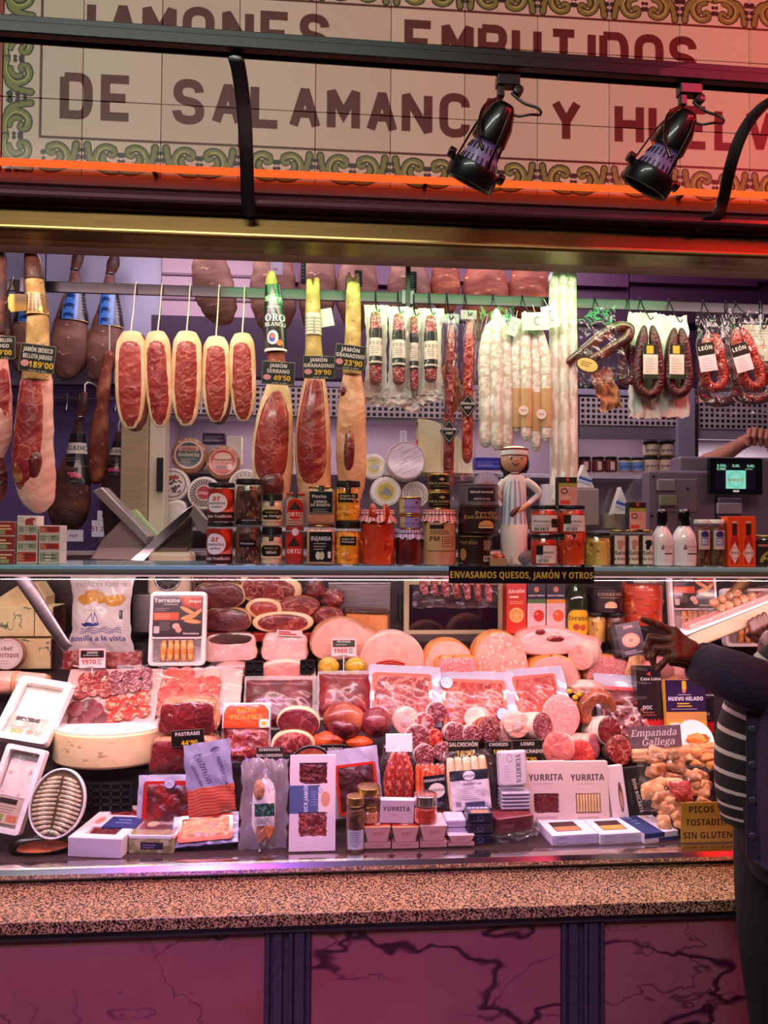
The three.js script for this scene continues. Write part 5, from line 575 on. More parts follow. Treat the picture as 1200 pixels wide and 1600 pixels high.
// ---------- lighting track with spotlights in front of the sign ----------
{
  const z = 0.4, a = at(-150, 38, z), b = at(1400, 145, z), dx = b.x - a.x, dy = b.y - a.y, L = Math.hypot(dx, dy), an = Math.atan2(dy, dx);
  const t = thing('lighting_track', 'black ceiling track across the sign, carried by two curved flat arms', 'lighting track', [(a.x + b.x) / 2, (a.y + b.y) / 2, z], { rz: an });
  part(t, 'track', merge([box(L, 0.018, 0.05, 0.002, 0, 0.018, 0), box(L, 0.028, 0.006, 0.002, 0, 0, 0.022), box(L, 0.028, 0.006, 0.002, 0, 0, -0.022), box(L, 0.006, 0.02, 0.001, 0, -0.012, 0.012)]), phy(0x0c0c18, 0.4, { clearcoat: 0.1 }));
  const arm = (pts) => { const o = t.position, P = pts.map(([px, py, zz]) => { const q = at(px, py, zz).sub(o).applyAxisAngle(new V3(0, 0, 1), -an); return [q.x, q.y, q.z]; }); return part(t, 'support_arm', sweep(P, P.map(() => [0.004, 0.019]), { n: 10, m: 24, flat: true, ref: [1, 0, 0], lin: true }), phy(0x0d0c10, 0.4, { clearcoat: 0.3 })); };
  arm([[392, 338, 0.07], [388, 320, 0.09], [385, 240, 0.19], [380, 160, 0.32], [371, 100, 0.395], [366, 84, 0.4]]);
  arm([[1085, 356, 0.07], [1118, 340, 0.09], [1130, 312, 0.1], [1141, 262, 0.16], [1160, 208, 0.26], [1190, 168, 0.35], [1222, 148, 0.4]]);
  const spot = (px, py, label, tilt, roll) => {   // px, py: hinge under the track
    const h = at(px, py, z), s = thing('track_spotlight', label, 'spotlight', [h.x, h.y, z]), o = s.position, bl = phy(0x0b0a0d, 0.38, { clearcoat: 0.5 });
    part(s, 'adapter', merge([box(0.06, 0.03, 0.03, 0.004, 0.01, 0.058, 0), box(0.018, 0.03, 0.02, 0.004, -0.008, 0.03, 0), cyl(0.013, 0.024, 16).rotateX(PI / 2).translate(0.036, 0.034, -0.01)]), bl);
    const g = new THREE.Group(); g.name = 'lamp_head'; g.rotation.set(tilt, 0, roll); g.position.set(0.005, -0.005, 0.01); s.add(g);
    part(g, 'housing', lathe([[0, 0.0], [0.022, 0.0], [0.03, -0.012], [0.044, -0.05], [0.047, -0.095], [0.044, -0.1], [0, -0.1]], 26), bl);
    part(g, 'bulb', lathe([[0, -0.1], [0.034, -0.1], [0.038, -0.11], [0.05, -0.155], [0.053, -0.175], [0.02, -0.18], [0, -0.18]], 26), std(0x8a7a98, 0.35, { emissive: 0x6a4a88, emissiveIntensity: 0.25 }));
    const sl = []; for (let i = 0; i < 22; i++) { const an2 = i / 22 * 2 * PI; for (const [y, r] of [[-0.118, 0.0415], [-0.150, 0.0495]]) sl.push(new THREE.BoxGeometry(0.0035, 0.018, 0.002).rotateX(-0.3).translate(0, y, r).rotateY(an2)); } part(g, 'cooling_slots', merge(sl), M.black);
    part(g, 'front_ring', lathe([[0.06, -0.158], [0.066, -0.16], [0.068, -0.178], [0.068, -0.205], [0.062, -0.207], [0.058, -0.2], [0.058, -0.165], [0.06, -0.158]], 30), bl);
    for (const [q, w] of [[0.3, 0.010], [2.2, 0.010], [4.1, 0.010]]) part(g, 'cage_bar', sweep([[0.036, -0.015, 0], [0.052, -0.06, 0], [0.060, -0.12, 0], [0.066, -0.185, 0]].map(([r, y]) => [r * Math.sin(q), y, r * Math.cos(q)]), [[w / 2, 0.002], [w / 2, 0.002], [w / 2, 0.002], [w / 2, 0.002]], { n: 8, m: 14, flat: true, lin: true, ref: [Math.sin(q), 0, Math.cos(q)] }), bl);
    for (const sx of [-1, 1]) part(g, 'thumb_screw', cyl(0.014, 0.018, 14).rotateZ(PI / 2).translate(sx * 0.073 + 0.009, -0.16, 0), bl);
    part(s, 'yoke', tubeOf([[-0.005, 0.02, 0], [-0.05, -0.012, 0.012], [-0.068, -0.06, 0.03], [-0.072, -0.115, 0.045], [-0.064, -0.145, 0.05]], 0.0045, 6), bl); part(s, 'cable', tubeOf([[0.02, 0.03, 0], [0.05, 0.0, 0.01], [0.085, -0.018, 0.02], [0.09, -0.035, 0.025], [0.06, -0.04, 0.03], [0.03, -0.04, 0.02], [0.01, -0.02, 0.01]], 0.0035, 6), bl);
    return s;
  };
  spot(787, 163, 'black track spotlight with slotted violet bulb, left of the two', 0.42, -0.42); spot(1071, 176, 'black track spotlight with slotted violet bulb, right of the two', 0.42, -0.46);
}
// ---------- jars, cans and cards on the glass shelf ----------
const SH = 1.4955, SZ = -0.075;
const jarP = (p, h) => [[0, 0], [p * 0.9, 0], [p, 0.005], [p, h * 0.74], [p * 0.93, h * 0.8], [p * 0.88, h * 0.82], [0, h * 0.82]];
const LB = {};
function lbl(key, w, h, fn) { return LB[key] ??= print(w, h, fn, 2.4); }
function jar(x0, y0, x1, y1, o) {
  const z = o.z ?? SZ, xm = (x0 + x1) / 2, b = at(xm, y1, z), y = o.base ?? SH, top = at(xm, y0, z).y, h = top - y, r = (at(x1, y1, z).x - at(x0, y1, z).x) / 2, t = thing(o.name ?? 'jar', o.label, 'jar', [b.x, y, z], { ry: o.ry ?? 0, group: o.group });
  const lh = o.lid === null ? 0 : h * (o.lh ?? 0.16), H = h - lh, sq = o.sq;
  const prof = o.prof ? o.prof(r, H) : [[0, 0], [r * 0.92, 0], [r, 0.006], [r, H * 0.82], [r * 0.96, H * 0.9], [r * 0.9, H * 0.96], [r * 0.9, H], [0, H]];
  if (sq) part(t, 'contents', box(r * 1.94, H * 0.96, r * 1.94, r * 0.25, 0, H * 0.48, 0), o.m); else part(t, 'contents', lathe(prof.map(([a, c]) => [a * 0.965, Math.max(0.001, c * 0.93)]), 26), o.m);
  if (!sq) part(t, 'glass_body', lathe(prof, 26), M.glass); else part(t, 'glass_body', box(r * 2, H, r * 2, r * 0.3, 0, H / 2, 0), M.glass);
  if (o.chunks) for (let i = 0; i < o.chunks[0]; i++) { const a = rr(-1.2, 1.2), yy = rr(0.06, 0.72) * H; part(t, 'piece', blob(o.chunks[1], o.chunks[2], o.chunks[1] * 0.6, 0.15), o.chunks[3], [Math.sin(a) * r * 0.86, yy, Math.cos(a) * r * 0.8], { rot: [0, a, rr(-0.3, 0.3)] }); }
  if (lh) { const lr = sq ? r * 0.95 : r * (o.lr ?? 0.95), q = part(t, 'lid', lathe([[0, 0], [lr, 0], [lr, 0.002], [lr * 0.99, lh - 0.002], [lr * 0.97, lh], [0, lh]], 28).translate(0, H, 0), o.lid ?? M.black); if (o.seal) { const s = lbl('seal', 8, 20, (g, W, Hh) => { fill(g, W, Hh, '#16140f'); lines(g, 2, 4, 4, 4, 4, '#b8a060'); }); part(t, 'seal_strip', lathePrint([[r * 1.01, H - h * 0.16], [lr * 1.012, H + lh]], s, 0.42, 4), s.page.gloss); } }
  if (o.cloth) { const P = [], c = o.cloth; const g = new THREE.CylinderGeometry(r * 0.86, r * 1.08, h * 0.17, 48, 5, true), p = g.attributes.position; for (let i = 0; i < p.count; i++) { const th = Math.atan2(p.getX(i), p.getZ(i)), d = 0.5 - p.getY(i) / (h * 0.17), k = 1 + 0.09 * d * Math.sin(th * 11) + 0.05 * d * Math.sin(th * 7 + 1); p.setX(i, p.getX(i) * k); p.setZ(i, p.getZ(i) * k); p.setY(i, p.getY(i) - 0.004 * d * Math.cos(th * 11)); } g.computeVertexNormals(); part(t, 'cloth_skirt', g.translate(0, H * 0.97 - 0.003, 0), c); part(t, 'cloth_top', lathe([[0, h * 1.0 - 0.0], [r * 0.82, h * 1.0], [r * 0.87, h * 0.985], [r * 0.86, H * 1.0]], 30), c); part(t, 'elastic', new THREE.TorusGeometry(r * 0.87, 0.003, 6, 30).rotateX(PI / 2).translate(0, H * 1.0 + lh * 0.3, 0), o.band ?? c); }
  if (o.print) { const [a, c] = o.pr ?? [0.12, 0.7]; if (sq) part(t, 'paper_label', pbox(r * 2 * (o.pw ?? 0.86), (c - a) * H, 0.0012, o.print, '#222', { r: 0.0004 }), o.print.page.gloss, [0, a * H, r + 0.0008]); else part(t, 'paper_label', lathePrint([[r + 0.0008, a * H], [r + 0.0008, c * H]], o.print, o.ang ?? 2.2, 18), o.print.page.gloss); }
  if (o.print2) { const [pr, a, c, ang, ro] = o.print2; part(t, 'small_label', lathePrint([[r + 0.0014, a * h], [r + 0.0014, c * h]], pr, ang, 10).rotateY(ro ?? 0), pr.page.gloss); }
  return top;
}
function can(x0, y0, x1, y1, o) { const z = o.z ?? SZ, xm = (x0 + x1) / 2, b = at(xm, y1, z), y = o.base ?? SH, top = at(xm, y0, z).y, h = top - y, r = (at(x1, y1, z).x - at(x0, y1, z).x) / 2, t = thing(o.name ?? 'can', o.label, 'can', [b.x, y, z]); part(t, 'body', lathe([[0, 0], [r * 0.97, 0], [r, 0.002], [r, 0.004], [r * 0.97, 0.006], [r * 0.97, h - 0.006], [r, h - 0.004], [r, h - 0.0015], [r * 0.95, h], [r * 0.93, h - 0.002], [0, h - 0.002]], 34), o.m ?? M.lid); part(t, 'printed_wrap', lathePrint([[r * 0.975, 0.007], [r * 0.975, h - 0.007]], o.print, o.ang ?? 2.8, 22), o.print.page.gloss); return top; }
function card(x0, y0, x1, y1, o) { const z = o.z ?? SZ, xm = (x0 + x1) / 2, b = at(xm, y1, z), y = o.base ?? SH, top = at(xm, y0, z).y, h = top - y, w = at(x1, y1, z).x - at(x0, y1, z).x, t = thing(o.name ?? 'carton', o.label, o.cat ?? 'box', [b.x, y, z], { ry: o.ry ?? 0, group: o.group }); part(t, o.pn ?? 'carton', pbox(w, h, o.d ?? 0.05, o.print, o.side ?? '#333', { top: o.top, r: o.r }), o.print.page[o.mat ?? 'matt']); return [top, t, w, h]; }
{
  // small stacked packs at the left
  const redp = lbl('redp', 32, 56, (g, W, H) => { fill(g, W, H, '#b8a8a0'); for (let i = 0; i < 3; i++) { rrect(g, 0, 1 + i * 19, W, 17, 1, i ? '#8a2018' : '#9a1c14'); lines(g, 3, 5 + i * 19, 26, 2, 4, '#e8c8a0', 2); rrect(g, 6 + i * 3, 12 + i * 19, 12, 5, 1, '#8a9a70'); } });
  const clr = (k) => lbl('clr' + k, 34, 13, (g, W, H) => { fill(g, W, H, '#cdbcb4'); rrect(g, 2, 2, W - 4, H - 4, 1, k % 2 ? '#8a9a78' : '#a83028'); rrect(g, 3 + (k * 7) % 14, 3, 10, H - 6, 1, k % 2 ? '#d8d0c0' : '#d87860'); lines(g, 8, 4, 20, 2, 3, '#4a3a34'); });
  const tl = lbl('spr', 32, 20, (g, W, H) => { fill(g, W, H, '#dcd0c8'); g.fillStyle = '#a82818'; for (let i = 0; i < 30; i++) { g.beginPath(); g.arc(20 + rr(-6, 8), 12 + rr(-6, 6), 2, 0, 7); g.fill(); } lines(g, 3, 4, 12, 4, 3, '#b88a80'); });
  card(-6, 815, 29, 873, { name: 'spice_pack', label: 'stack of dark red printed packs at the left end of the shelf', print: redp, side: '#b8a8a0', d: 0.06 });
  let b1 = SH; for (let i = 0; i < 4; i++) [b1] = card(32, 859.5 - i * 12.8, 64, 873, { name: 'clear_pack', label: ['lowest', 'second', 'third', 'fourth'][i] + ' flat clear pack of the tall middle stack, shelf left end', print: clr(i), side: '#d8ccc8', base: b1, d: 0.06, mat: 'gloss' });
  card(33, 806, 63, 822, { name: 'spice_pack', label: 'pale pack with a red powder picture topping the middle stack', print: tl, side: '#dcd0c8', base: b1, d: 0.06 });
  let b2 = SH; for (let i = 0; i < 4; i++) [b2] = card(66, 860 - i * 13, 99, 873, { name: 'clear_pack', label: ['lowest', 'second', 'third', 'top'][i] + ' flat clear pack of the right hand stack, shelf left end', print: clr(i < 3 ? i + 1 : 2), side: '#d8ccc8', base: b2, d: 0.06, mat: 'gloss' });
  // red sauce jars
  const ar = lbl('ar', 46, 50, (g, W, H) => { fill(g, W, H, '#a02810'); rrect(g, 0, 36, W, 14, 0, '#3a1410'); g.fillStyle = '#e87858'; g.beginPath(); g.moveTo(14, 36); g.quadraticCurveTo(44, 34, 46, 16); g.lineTo(46, 36); g.fill(); disc(g, 18, 22, 15, 15, '#e8ddd4'); txt(g, 'ar', 18, 15, 12, '#c83820'); txt(g, 'PIMIENTOS', 18, 23, 4.6, '#3a2a20'); txt(g, 'asados', 18, 28, 4.6, '#3a2a20'); txt(g, 'Gran Tradición', 21, 43, 5.6, '#f0d8c0'); g.fillStyle = '#d83820'; g.beginPath(); g.ellipse(33, 8, 5, 12, -0.5, 0, 7); g.fill(); });
  let b = jar(323, 816, 364, 874, { name: 'sauce_jar', label: 'lower of two stacked red sauce jars with a white disc label', m: M.peppersJar, lid: M.black, lh: 0.1, print: ar, pr: [0.03, 0.94], ang: 2.6, lr: 0.98 });
  jar(325, 755, 367, 814, { name: 'sauce_jar', label: 'upper of two stacked red sauce jars with a white disc label', base: b, m: M.peppersJar, lid: M.black, lh: 0.1, print: ar, pr: [0.03, 0.94], ang: 2.6, lr: 0.98 });
  const nl = lbl('nl', 24, 16, (g, W, H) => { fill(g, W, H, '#18120f'); txt(g, 'Frutos', 12, 8, 6, '#d8c8b0'); });
  b = jar(367, 813, 409, 874, { name: 'nut_jar', label: 'lower jar of brown nuts with a small black label', m: M.nutsJar, lh: 0.1, print: nl, pr: [0.45, 0.62], ang: 1.3, lr: 0.99 });
  jar(368, 749, 409, 812, { name: 'nut_jar', label: 'upper jar of brown nuts under a black lid', base: b, m: M.nutsJar, lh: 0.12, lr: 0.99 });
  const dj = (s) => lbl('dj' + s, 32, 24, (g, W, H) => { fill(g, W, H, '#e0c090'); g.fillStyle = '#14130f'; g.beginPath(); g.roundRect(1, 3, 30, 18, 7); g.fill(); g.strokeStyle = '#b89a50'; g.stroke(); txt(g, 'MAILLE', 16, 8, 4.6, '#c8a850', { f: 'serif' }); txt(g, s, 16, 14, 6.2, '#f0e4c8', { f: 'serif' }); });
  b = jar(407, 824, 442, 874, { name: 'mustard_jar', label: 'lower mustard jar with a rounded black label', m: M.creamJar, lh: 0.2, lr: 0.9, print: dj('Miel'), pr: [0.22, 0.72], seal: 1 });
  jar(408, 772, 443, 823, { name: 'mustard_jar', label: 'upper mustard jar with a rounded black label', base: b, m: M.creamJar, lh: 0.2, lr: 0.9, print: dj('Dijon Original'), pr: [0.22, 0.72], seal: 1 });
  const or = (k) => lbl('or' + k, 26, 34, (g, W, H) => { fill(g, W, H, k ? '#b03020' : '#c8a080'); disc(g, 13, 14, 11, 13, '#c42418'); poly(g, [[5, 15], [13, 4], [21, 15]], '#3a2420'); txt(g, 'ORTIZ', 13, 20, 7, '#f0d8c0'); lines(g, 4, 28, 18, 2, 3, '#8a3020'); });
  b = jar(445, 823, 475, 874, { name: 'tuna_jar', label: 'lower small fish jar with a red label and white lid seal', m: M.peppersJar, lid: std(0xb03428, 0.4), lh: 0.1, print: or(1), pr: [0.05, 0.92], print2: [lbl('wd', 8, 8, (g) => { fill(g, 8, 8, '#b03020'); disc(g, 4, 4, 4, 4, '#e8d8d0'); }), 0.76, 0.96, 0.7, 0.1] });
  jar(446, 770, 477, 822, { name: 'tuna_jar', label: 'upper small fish jar with a red roof mark and red lid', base: b, m: M.tanJar, lid: std(0xa83a30, 0.4), lh: 0.08, print: or(0), pr: [0.05, 0.9], seal: 1 });
  const pi = lbl('pi', 38, 34, (g, W, H) => { fill(g, W, H, '#16180f'); rrect(g, 1, 1, W - 2, H - 2, 1, null, '#c8b898', 0.8); txt(g, 'Pincho', 16, 8, 7, '#e0dcc8'); txt(g, 'LOMOS', 18, 16, 6, '#e0dcc8'); txt(g, 'DE BONITO', 18, 22, 5.6, '#e0dcc8'); lines(g, 6, 27, 26, 2, 3, '#a8a088'); });
  const bu = lbl('bu', 36, 36, (g, W, H) => { fill(g, W, H, '#10120c'); txt(g, 'BUJANDA', 18, 8, 7, '#e0dcc8'); lines(g, 7, 14, 22, 3, 3.4, '#c0b898'); disc(g, 14, 29, 4, 5, '#d0d0a0'); disc(g, 20, 29, 4, 5, '#b8c088'); rrect(g, 29, 24, 5, 8, 1, '#d8d4c0'); });
  b = jar(479, 820, 523, 875, { name: 'fish_fillet_jar', label: 'lower square jar of pale fillets with a square black label', sq: 1, m: M.tanJar, lid: M.lid, lh: 0.06, print: bu, pr: [0.1, 0.88], pw: 0.8 });
  jar(480, 760, 523, 819, { name: 'fish_fillet_jar', label: 'upper square jar of pale fillets, black label with white words', base: b, sq: 1, m: M.tanJar, lid: M.lid, lh: 0.06, print: pi, pr: [0.3, 0.92], pw: 0.88, seal: 1 });
  const of = lbl('of', 28, 18, (g, W, H) => { fill(g, W, H, '#15120d'); txt(g, 'Gajos de', 14, 5, 5, '#e8d8b0'); txt(g, 'Naranja', 14, 12, 5.6, '#e8d8b0'); });
  const och = [16, 0.026, 0.024, M.orangeFruitJar];
  b = jar(523, 815, 563, 875, { name: 'fruit_jar', label: 'lower jar of orange fruit chunks', m: M.orangeFruitJar, lh: 0.16, lr: 0.97, print: of, pr: [0.55, 0.78], ang: 1.3, chunks: och });
  jar(523, 752, 563, 814, { name: 'fruit_jar', label: 'upper jar of orange fruit chunks with a black lid', base: b, m: M.orangeFruitJar, lh: 0.14, lr: 0.97, print: of, pr: [0.55, 0.8], ang: 1.7, chunks: och, seal: 1 });
  const ging = (a, c) => { const t = canvasTex(64, 64, (g) => { g.fillStyle = '#e8dcd8'; g.fillRect(0, 0, 64, 64); g.fillStyle = a; g.globalAlpha = 0.55; for (let i = 0; i < 4; i++) { g.fillRect(i * 16, 0, 8, 64); g.fillRect(0, i * 16, 64, 8); } }); t.repeat.set(7, 1.2); return std(0xffffff, 0.8, { map: t, side: THREE.DoubleSide }); };
  const gr = ging('#b82830'), gl = ging('#7a50a8');
  jar(562, 797, 617, 876, { name: 'pepper_jar', label: 'large jar of orange peppers under a red gingham cloth', m: M.peppersJar, lid: gr, lh: 0.09, cloth: gr, chunks: [9, 0.03, 0.085, phy(0xffffff, 0.35, { map: T.peppers, clearcoat: 0.6 })] });
  b = jar(617, 828, 660, 876, { name: 'jam_jar', label: 'small dark red jam jar under a lavender gingham cloth', m: M.jamJar, lid: gl, lh: 0.1, cloth: gl });
  const lv = lbl('lv', 36, 24, (g, W, H) => { fill(g, W, H, '#9a84c0'); rrect(g, 0, 0, 10, H, 0, '#c0a878'); disc(g, 25, 6, 2.5, 2, '#4a3a60'); txt(g, 'Viudedad', 22, 14, 6.2, '#4a3468', { f: 'serif' }); lines(g, 15, 19, 16, 1, 3, '#6a5488'); });
  b = can(624, 805, 657, 828, { label: 'lower small can with a lavender label', base: b, print: lv }); can(623, 777, 658, 803, { label: 'upper small can with a lavender label', base: b, print: lv });
  const pm = lbl('pm', 46, 42, (g, W, H) => { fill(g, W, H, '#c89a6a'); rrect(g, 6, 4, 20, 6, 0, '#2a1c14'); lines(g, 6, 12, 34, 3, 2.4, '#5a4030'); txt(g, 'PM', 13, 25, 10, '#2a1c14'); rrect(g, 24, 22, 16, 14, 0, null, '#4a3020', 0.8); lines(g, 26, 25, 12, 3, 3, '#4a3020'); });
  b = jar(659, 797, 713, 876, { name: 'pate_jar', label: 'large jar with a tan paper label under a red gingham cloth', m: M.tanJar, lid: gr, lh: 0.09, cloth: gr, print: pm, pr: [0.3, 0.85], ang: 1.9 });
  const bk = lbl('bk', 36, 24, (g, W, H) => { fill(g, W, H, '#17120f'); poly(g, [[20, 3], [24, 6], [20, 9], [16, 6]], '#c8a860'); txt(g, 'VILLADIEGO', 20, 13, 5.4, '#d8c080', { f: 'serif' }); lines(g, 10, 18, 20, 1, 3, '#a88a50'); });
  b = can(668, 769, 704, 796, { label: 'lower black can with gold rims on the gingham jar', base: b, print: bk }); can(668, 741, 703, 768, { label: 'upper black can with gold rims, top of the pile', base: b, print: bk });
  const a1 = lbl('a1', 52, 36, (g, W, H) => { fill(g, W, H, '#2c1612'); rrect(g, 0, 0, W, 1, 0, '#c0a060'); disc(g, 8, 24, 5, 8, '#b87848'); txt(g, 'Perdiz', 14, 8, 7, '#b08a50', { f: 'serif' }); rrect(g, 32, 6, 14, 24, 0, null, null); lines(g, 32, 6, 14, 6, 2.2, '#c8b898'); rrect(g, 32, 26, 14, 7, 0, '#e0d8c8'); bars(g, 33, 27, 12, 5); }), a2 = lbl('a2', 62, 40, (g, W, H) => { fill(g, W, H, '#2a1210'); txt(g, 'Perdiz', 36, 9, 8, '#c09a60', { f: 'serif' }); txt(g, 'Escabechada', 36, 16, 8, '#c09a60', { f: 'serif' }); g.fillStyle = '#d89860'; g.beginPath(); g.arc(36, 30, 9, PI, 0); g.fill(); rrect(g, 27, 31, 18, 3, 1, '#e8c8a0'); }), a3 = lbl('a3', 60, 32, (g, W, H) => { fill(g, W, H, '#6a5a60'); rrect(g, 14, 4, 34, 24, 0, '#2c1a24'); txt(g, 'Mutsunai', 30, 11, 6, '#e8e0d8'); txt(g, 'ARROLAS', 30, 24, 4.4, '#d8c8c0'); });
  b = can(715, 834, 769, 877, { label: 'bottom brown can with a white barcode, left of the doll', print: a1, m: std(0x3a2018, 0.35, { metalness: 0.5 }) }); b = can(715, 791, 779, 833, { label: 'middle wide brown can with a gold partridge dome', base: b, print: a2, m: std(0x3a2018, 0.35, { metalness: 0.5 }) }); can(717, 757, 778, 790, { label: 'top grey brown can with a dark plaque, left of the doll', base: b, print: a3, m: std(0x6a5a60, 0.35, { metalness: 0.5 }) });
  // right of the doll
  const wl = (k) => lbl('wl' + k, 32, 26, (g, W, H) => { fill(g, W, H, '#e0d8d4'); rrect(g, k ? 20 : 0, k ? 6 : 0, k ? 12 : 10, H - 12, 0, '#1c1a18'); txt(g, 'Pimiento', 14, 10, 5, '#2a2020'); lines(g, 4, 15, 22, 3, 2.4, '#8a7a78'); bars(g, 4, 21, 14, 4); });
  b = jar(829, 835, 870, 877, { name: 'red_pepper_jar', label: 'lower left red pepper jar right of the doll, label at its left', m: M.peppersJar, lh: 0.1, print: wl(0), pr: [0.1, 0.72], ang: 1.7 }); jar(828, 790, 870, 834, { name: 'red_pepper_jar', label: 'upper left red pepper jar right of the doll, wide white label', base: b, m: M.peppersJar, lh: 0.12, print: wl(1), pr: [0.12, 0.75], ang: 2.5 });
  b = jar(871, 835, 913, 877, { name: 'red_pepper_jar', label: 'lower right red pepper jar without a label', m: M.peppersJar, lh: 0.1, chunks: [7, 0.03, 0.055, M.peppersJar] }); b = jar(871, 790, 914, 834, { name: 'red_pepper_jar', label: 'upper right red pepper jar under the small seasoning box', base: b, m: M.peppersJar, lh: 0.12, print: wl(0), pr: [0.12, 0.75], ang: 1.7 });
  const sp = lbl('sp', 28, 42, (g, W, H) => { fill(g, W, H, '#c9988a'); rrect(g, 0, 0, W, 14, 0, '#18140f'); rrect(g, 0, 9, W, 5, 0, '#9aa030'); disc(g, 14, 4, 2.5, 3, '#c03020'); disc(g, 9, 21, 4.5, 3.5, null, '#2a1a18', 1.4); lines(g, 15, 22, 10, 3, 3, '#d86a40'); rrect(g, 3, 35, 14, 5, 0, '#d03a20'); lines(g, 3, 29, 20, 2, 2.4, '#e8c8b0'); });
  card(870, 746, 899, 790, { name: 'seasoning_box', label: 'small box with black and green top on the red pepper jars', print: sp, side: '#1c1812', base: b, d: 0.035 });
  jar(912, 832, 953, 877, { name: 'olive_jar', label: 'jar of yellow peppers and olives with a black lid', m: M.picklesJar, lh: 0.1, chunks: [18, 0.02, 0.022, M.picklesJar] });
  const sa = (s) => lbl('sa' + s, 24, 40, (g, W, H) => { fill(g, W, H, '#d8ccc0'); rrect(g, 0, 0, 5, H, 0, '#2a2418'); g.fillStyle = s === 'trufa' ? '#1a1410' : '#b88a78'; g.beginPath(); g.ellipse(14, 10, 6, 4, 0.2, 0, 7); g.fill(); g.beginPath(); g.ellipse(12, 15, 3, 5, 0.2, 0, 7); g.fill(); txt(g, 'Salsa', 14, 24, 7.4, '#1a1410'); txt(g, 'de ' + s, 14, 32, 5, '#1a1410'); });
  b = 0; [[953, 976, 'boletus', 'left salsa jar with a mushroom label under the small box'], [976.5, 997, 'boletus', 'middle salsa jar with a mushroom label, right of its twin'], [997.5, 1019, 'trufa', 'right salsa jar with a black truffle on its label']].forEach(([a, c, s, l]) => { b = jar(a, 828, c, 877, { name: 'salsa_jar', label: l, m: M.nutsJar, lid: M.lid, lh: 0.07, print: sa(s), pr: [0.06, 0.9], ang: 2.4 }); });
  card(980, 785, 1006, 829, { name: 'seasoning_box', label: 'small box with black and green top on the salsa jars', print: sp, side: '#1c1812', base: b, d: 0.035 });
  for (const [x0, x1, l] of [[1019, 1050, 'left white bottle with a black cap beside the salsa jars'], [1050.5, 1087, 'right white bottle with a black cap beside the spice jars']]) {
    const z = SZ, p = at((x0 + x1) / 2, 877, z), r = (at(x1, 877, z).x - at(x0, 877, z).x) / 2 * 0.97, h = at((x0 + x1) / 2, 795, z).y - SH, t = thing('white_bottle', l, 'bottle', [p.x, SH, z]);
    part(t, 'body', lathe([[0, 0], [r * 0.94, 0], [r, 0.005], [r, h * 0.44], [r * 0.9, h * 0.55], [r * 0.62, h * 0.65], [r * 0.5, h * 0.68], [r * 0.5, h * 0.76], [0, h * 0.76]], 30), phy(0xeadfe6, 0.25, { clearcoat: 0.8 })); part(t, 'cap', lathe([[0, h * 0.7], [r * 0.53, h * 0.7], [r * 0.53, h * 0.93], [r * 0.46, h * 0.94], [r * 0.46, h * 0.99], [0, h]], 24), M.blackGloss);
    const q = lbl('wb', 26, 28, (g, W, H) => { fill(g, W, H, '#e4d8e0'); poly(g, [[6, 12], [8.5, 3], [11, 12]], '#8a5a48'); txt(g, 'Aceite', 17, 7, 5, '#9a7a80', { f: 'serif' }); lines(g, 12, 11, 12, 2, 2.4, '#b898a0'); rrect(g, 11, 17, 14, 2, 0, '#3a2a34'); }); part(t, 'paper_label', lathePrint([[r + 0.0006, h * 0.1], [r + 0.0006, h * 0.43]], q, 1.9, 14), q.page.gloss);
  }
  const sj = lbl('sj', 16, 22, (g, W, H) => { fill(g, W, H, '#c8b8b4'); disc(g, 8, 5, 5, 4, '#3a3470'); rrect(g, 3, 8, 10, 10, 0, '#8a86a8'); lines(g, 4, 11, 8, 2, 3, '#e8e0e8'); });
  for (const [x0, x1, l] of [[1085, 1108, 'left thin spice jar with a white lid'], [1108.5, 1131, 'right thin spice jar with a white lid beside the orange boxes']]) jar(x0, 812, x1, 877, { name: 'spice_jar', label: l, m: M.nutsJar, lid: M.white, lh: 0.09, lr: 0.99, print: sj, pr: [0.4, 0.85], ang: 1.7 });
  const tb = lbl('tb', 22, 70, (g, W, H) => { fill(g, W, H, '#d8480c'); rrect(g, 7, 7, 8, 20, 2, '#2a1410'); rrect(g, 7, 7, 8, 3, 1, '#c8b8a0'); g.fillStyle = '#b01c14'; g.beginPath(); g.moveTo(7, 26); g.lineTo(15, 26); g.lineTo(18, 36); g.lineTo(18, 66); g.lineTo(4, 66); g.lineTo(4, 36); g.fill(); poly(g, [[11, 36], [20, 51], [11, 66], [2, 51]], '#e0d0cc'); disc(g, 11, 51, 5.5, 8, null, '#a03a30', 0.6); txt(g, 'TABASCO', 11, 51, 4.2, '#5a1c18', { sx: 0.9 }); });
  for (const [x0, x1, l] of [[1132, 1152.5, 'left tall orange sauce box with a pictured bottle'], [1153, 1175, 'right tall orange sauce box with a pictured bottle']]) card(x0, 807, x1, 877, { name: 'sauce_box', label: l, print: tb, side: '#d8480c', d: 0.045 });
  const mo = lbl('mo', 34, 34, (g, W, H) => { fill(g, W, H, '#231812'); g.strokeStyle = '#a09030'; g.lineWidth = 3; g.beginPath(); g.arc(26, 30, 18, PI, 5); g.stroke(); txt(g, 'MAR', 20, 17, 5, '#d8c8a0'); lines(g, 4, 6, 22, 1, 3, '#b05a50', 3); txt(g, 'Pimienta', 20, 25, 4.6, '#d8c8a0'); });
  jar(1176, 836, 1212, 877, { name: 'pepper_can', label: 'dark jar with a yellow arc label at the right end of the shelf', m: M.nutsJar, lid: M.lid, lh: 0.08, print: mo, pr: [0.05, 0.92], ang: 2.7 });
}
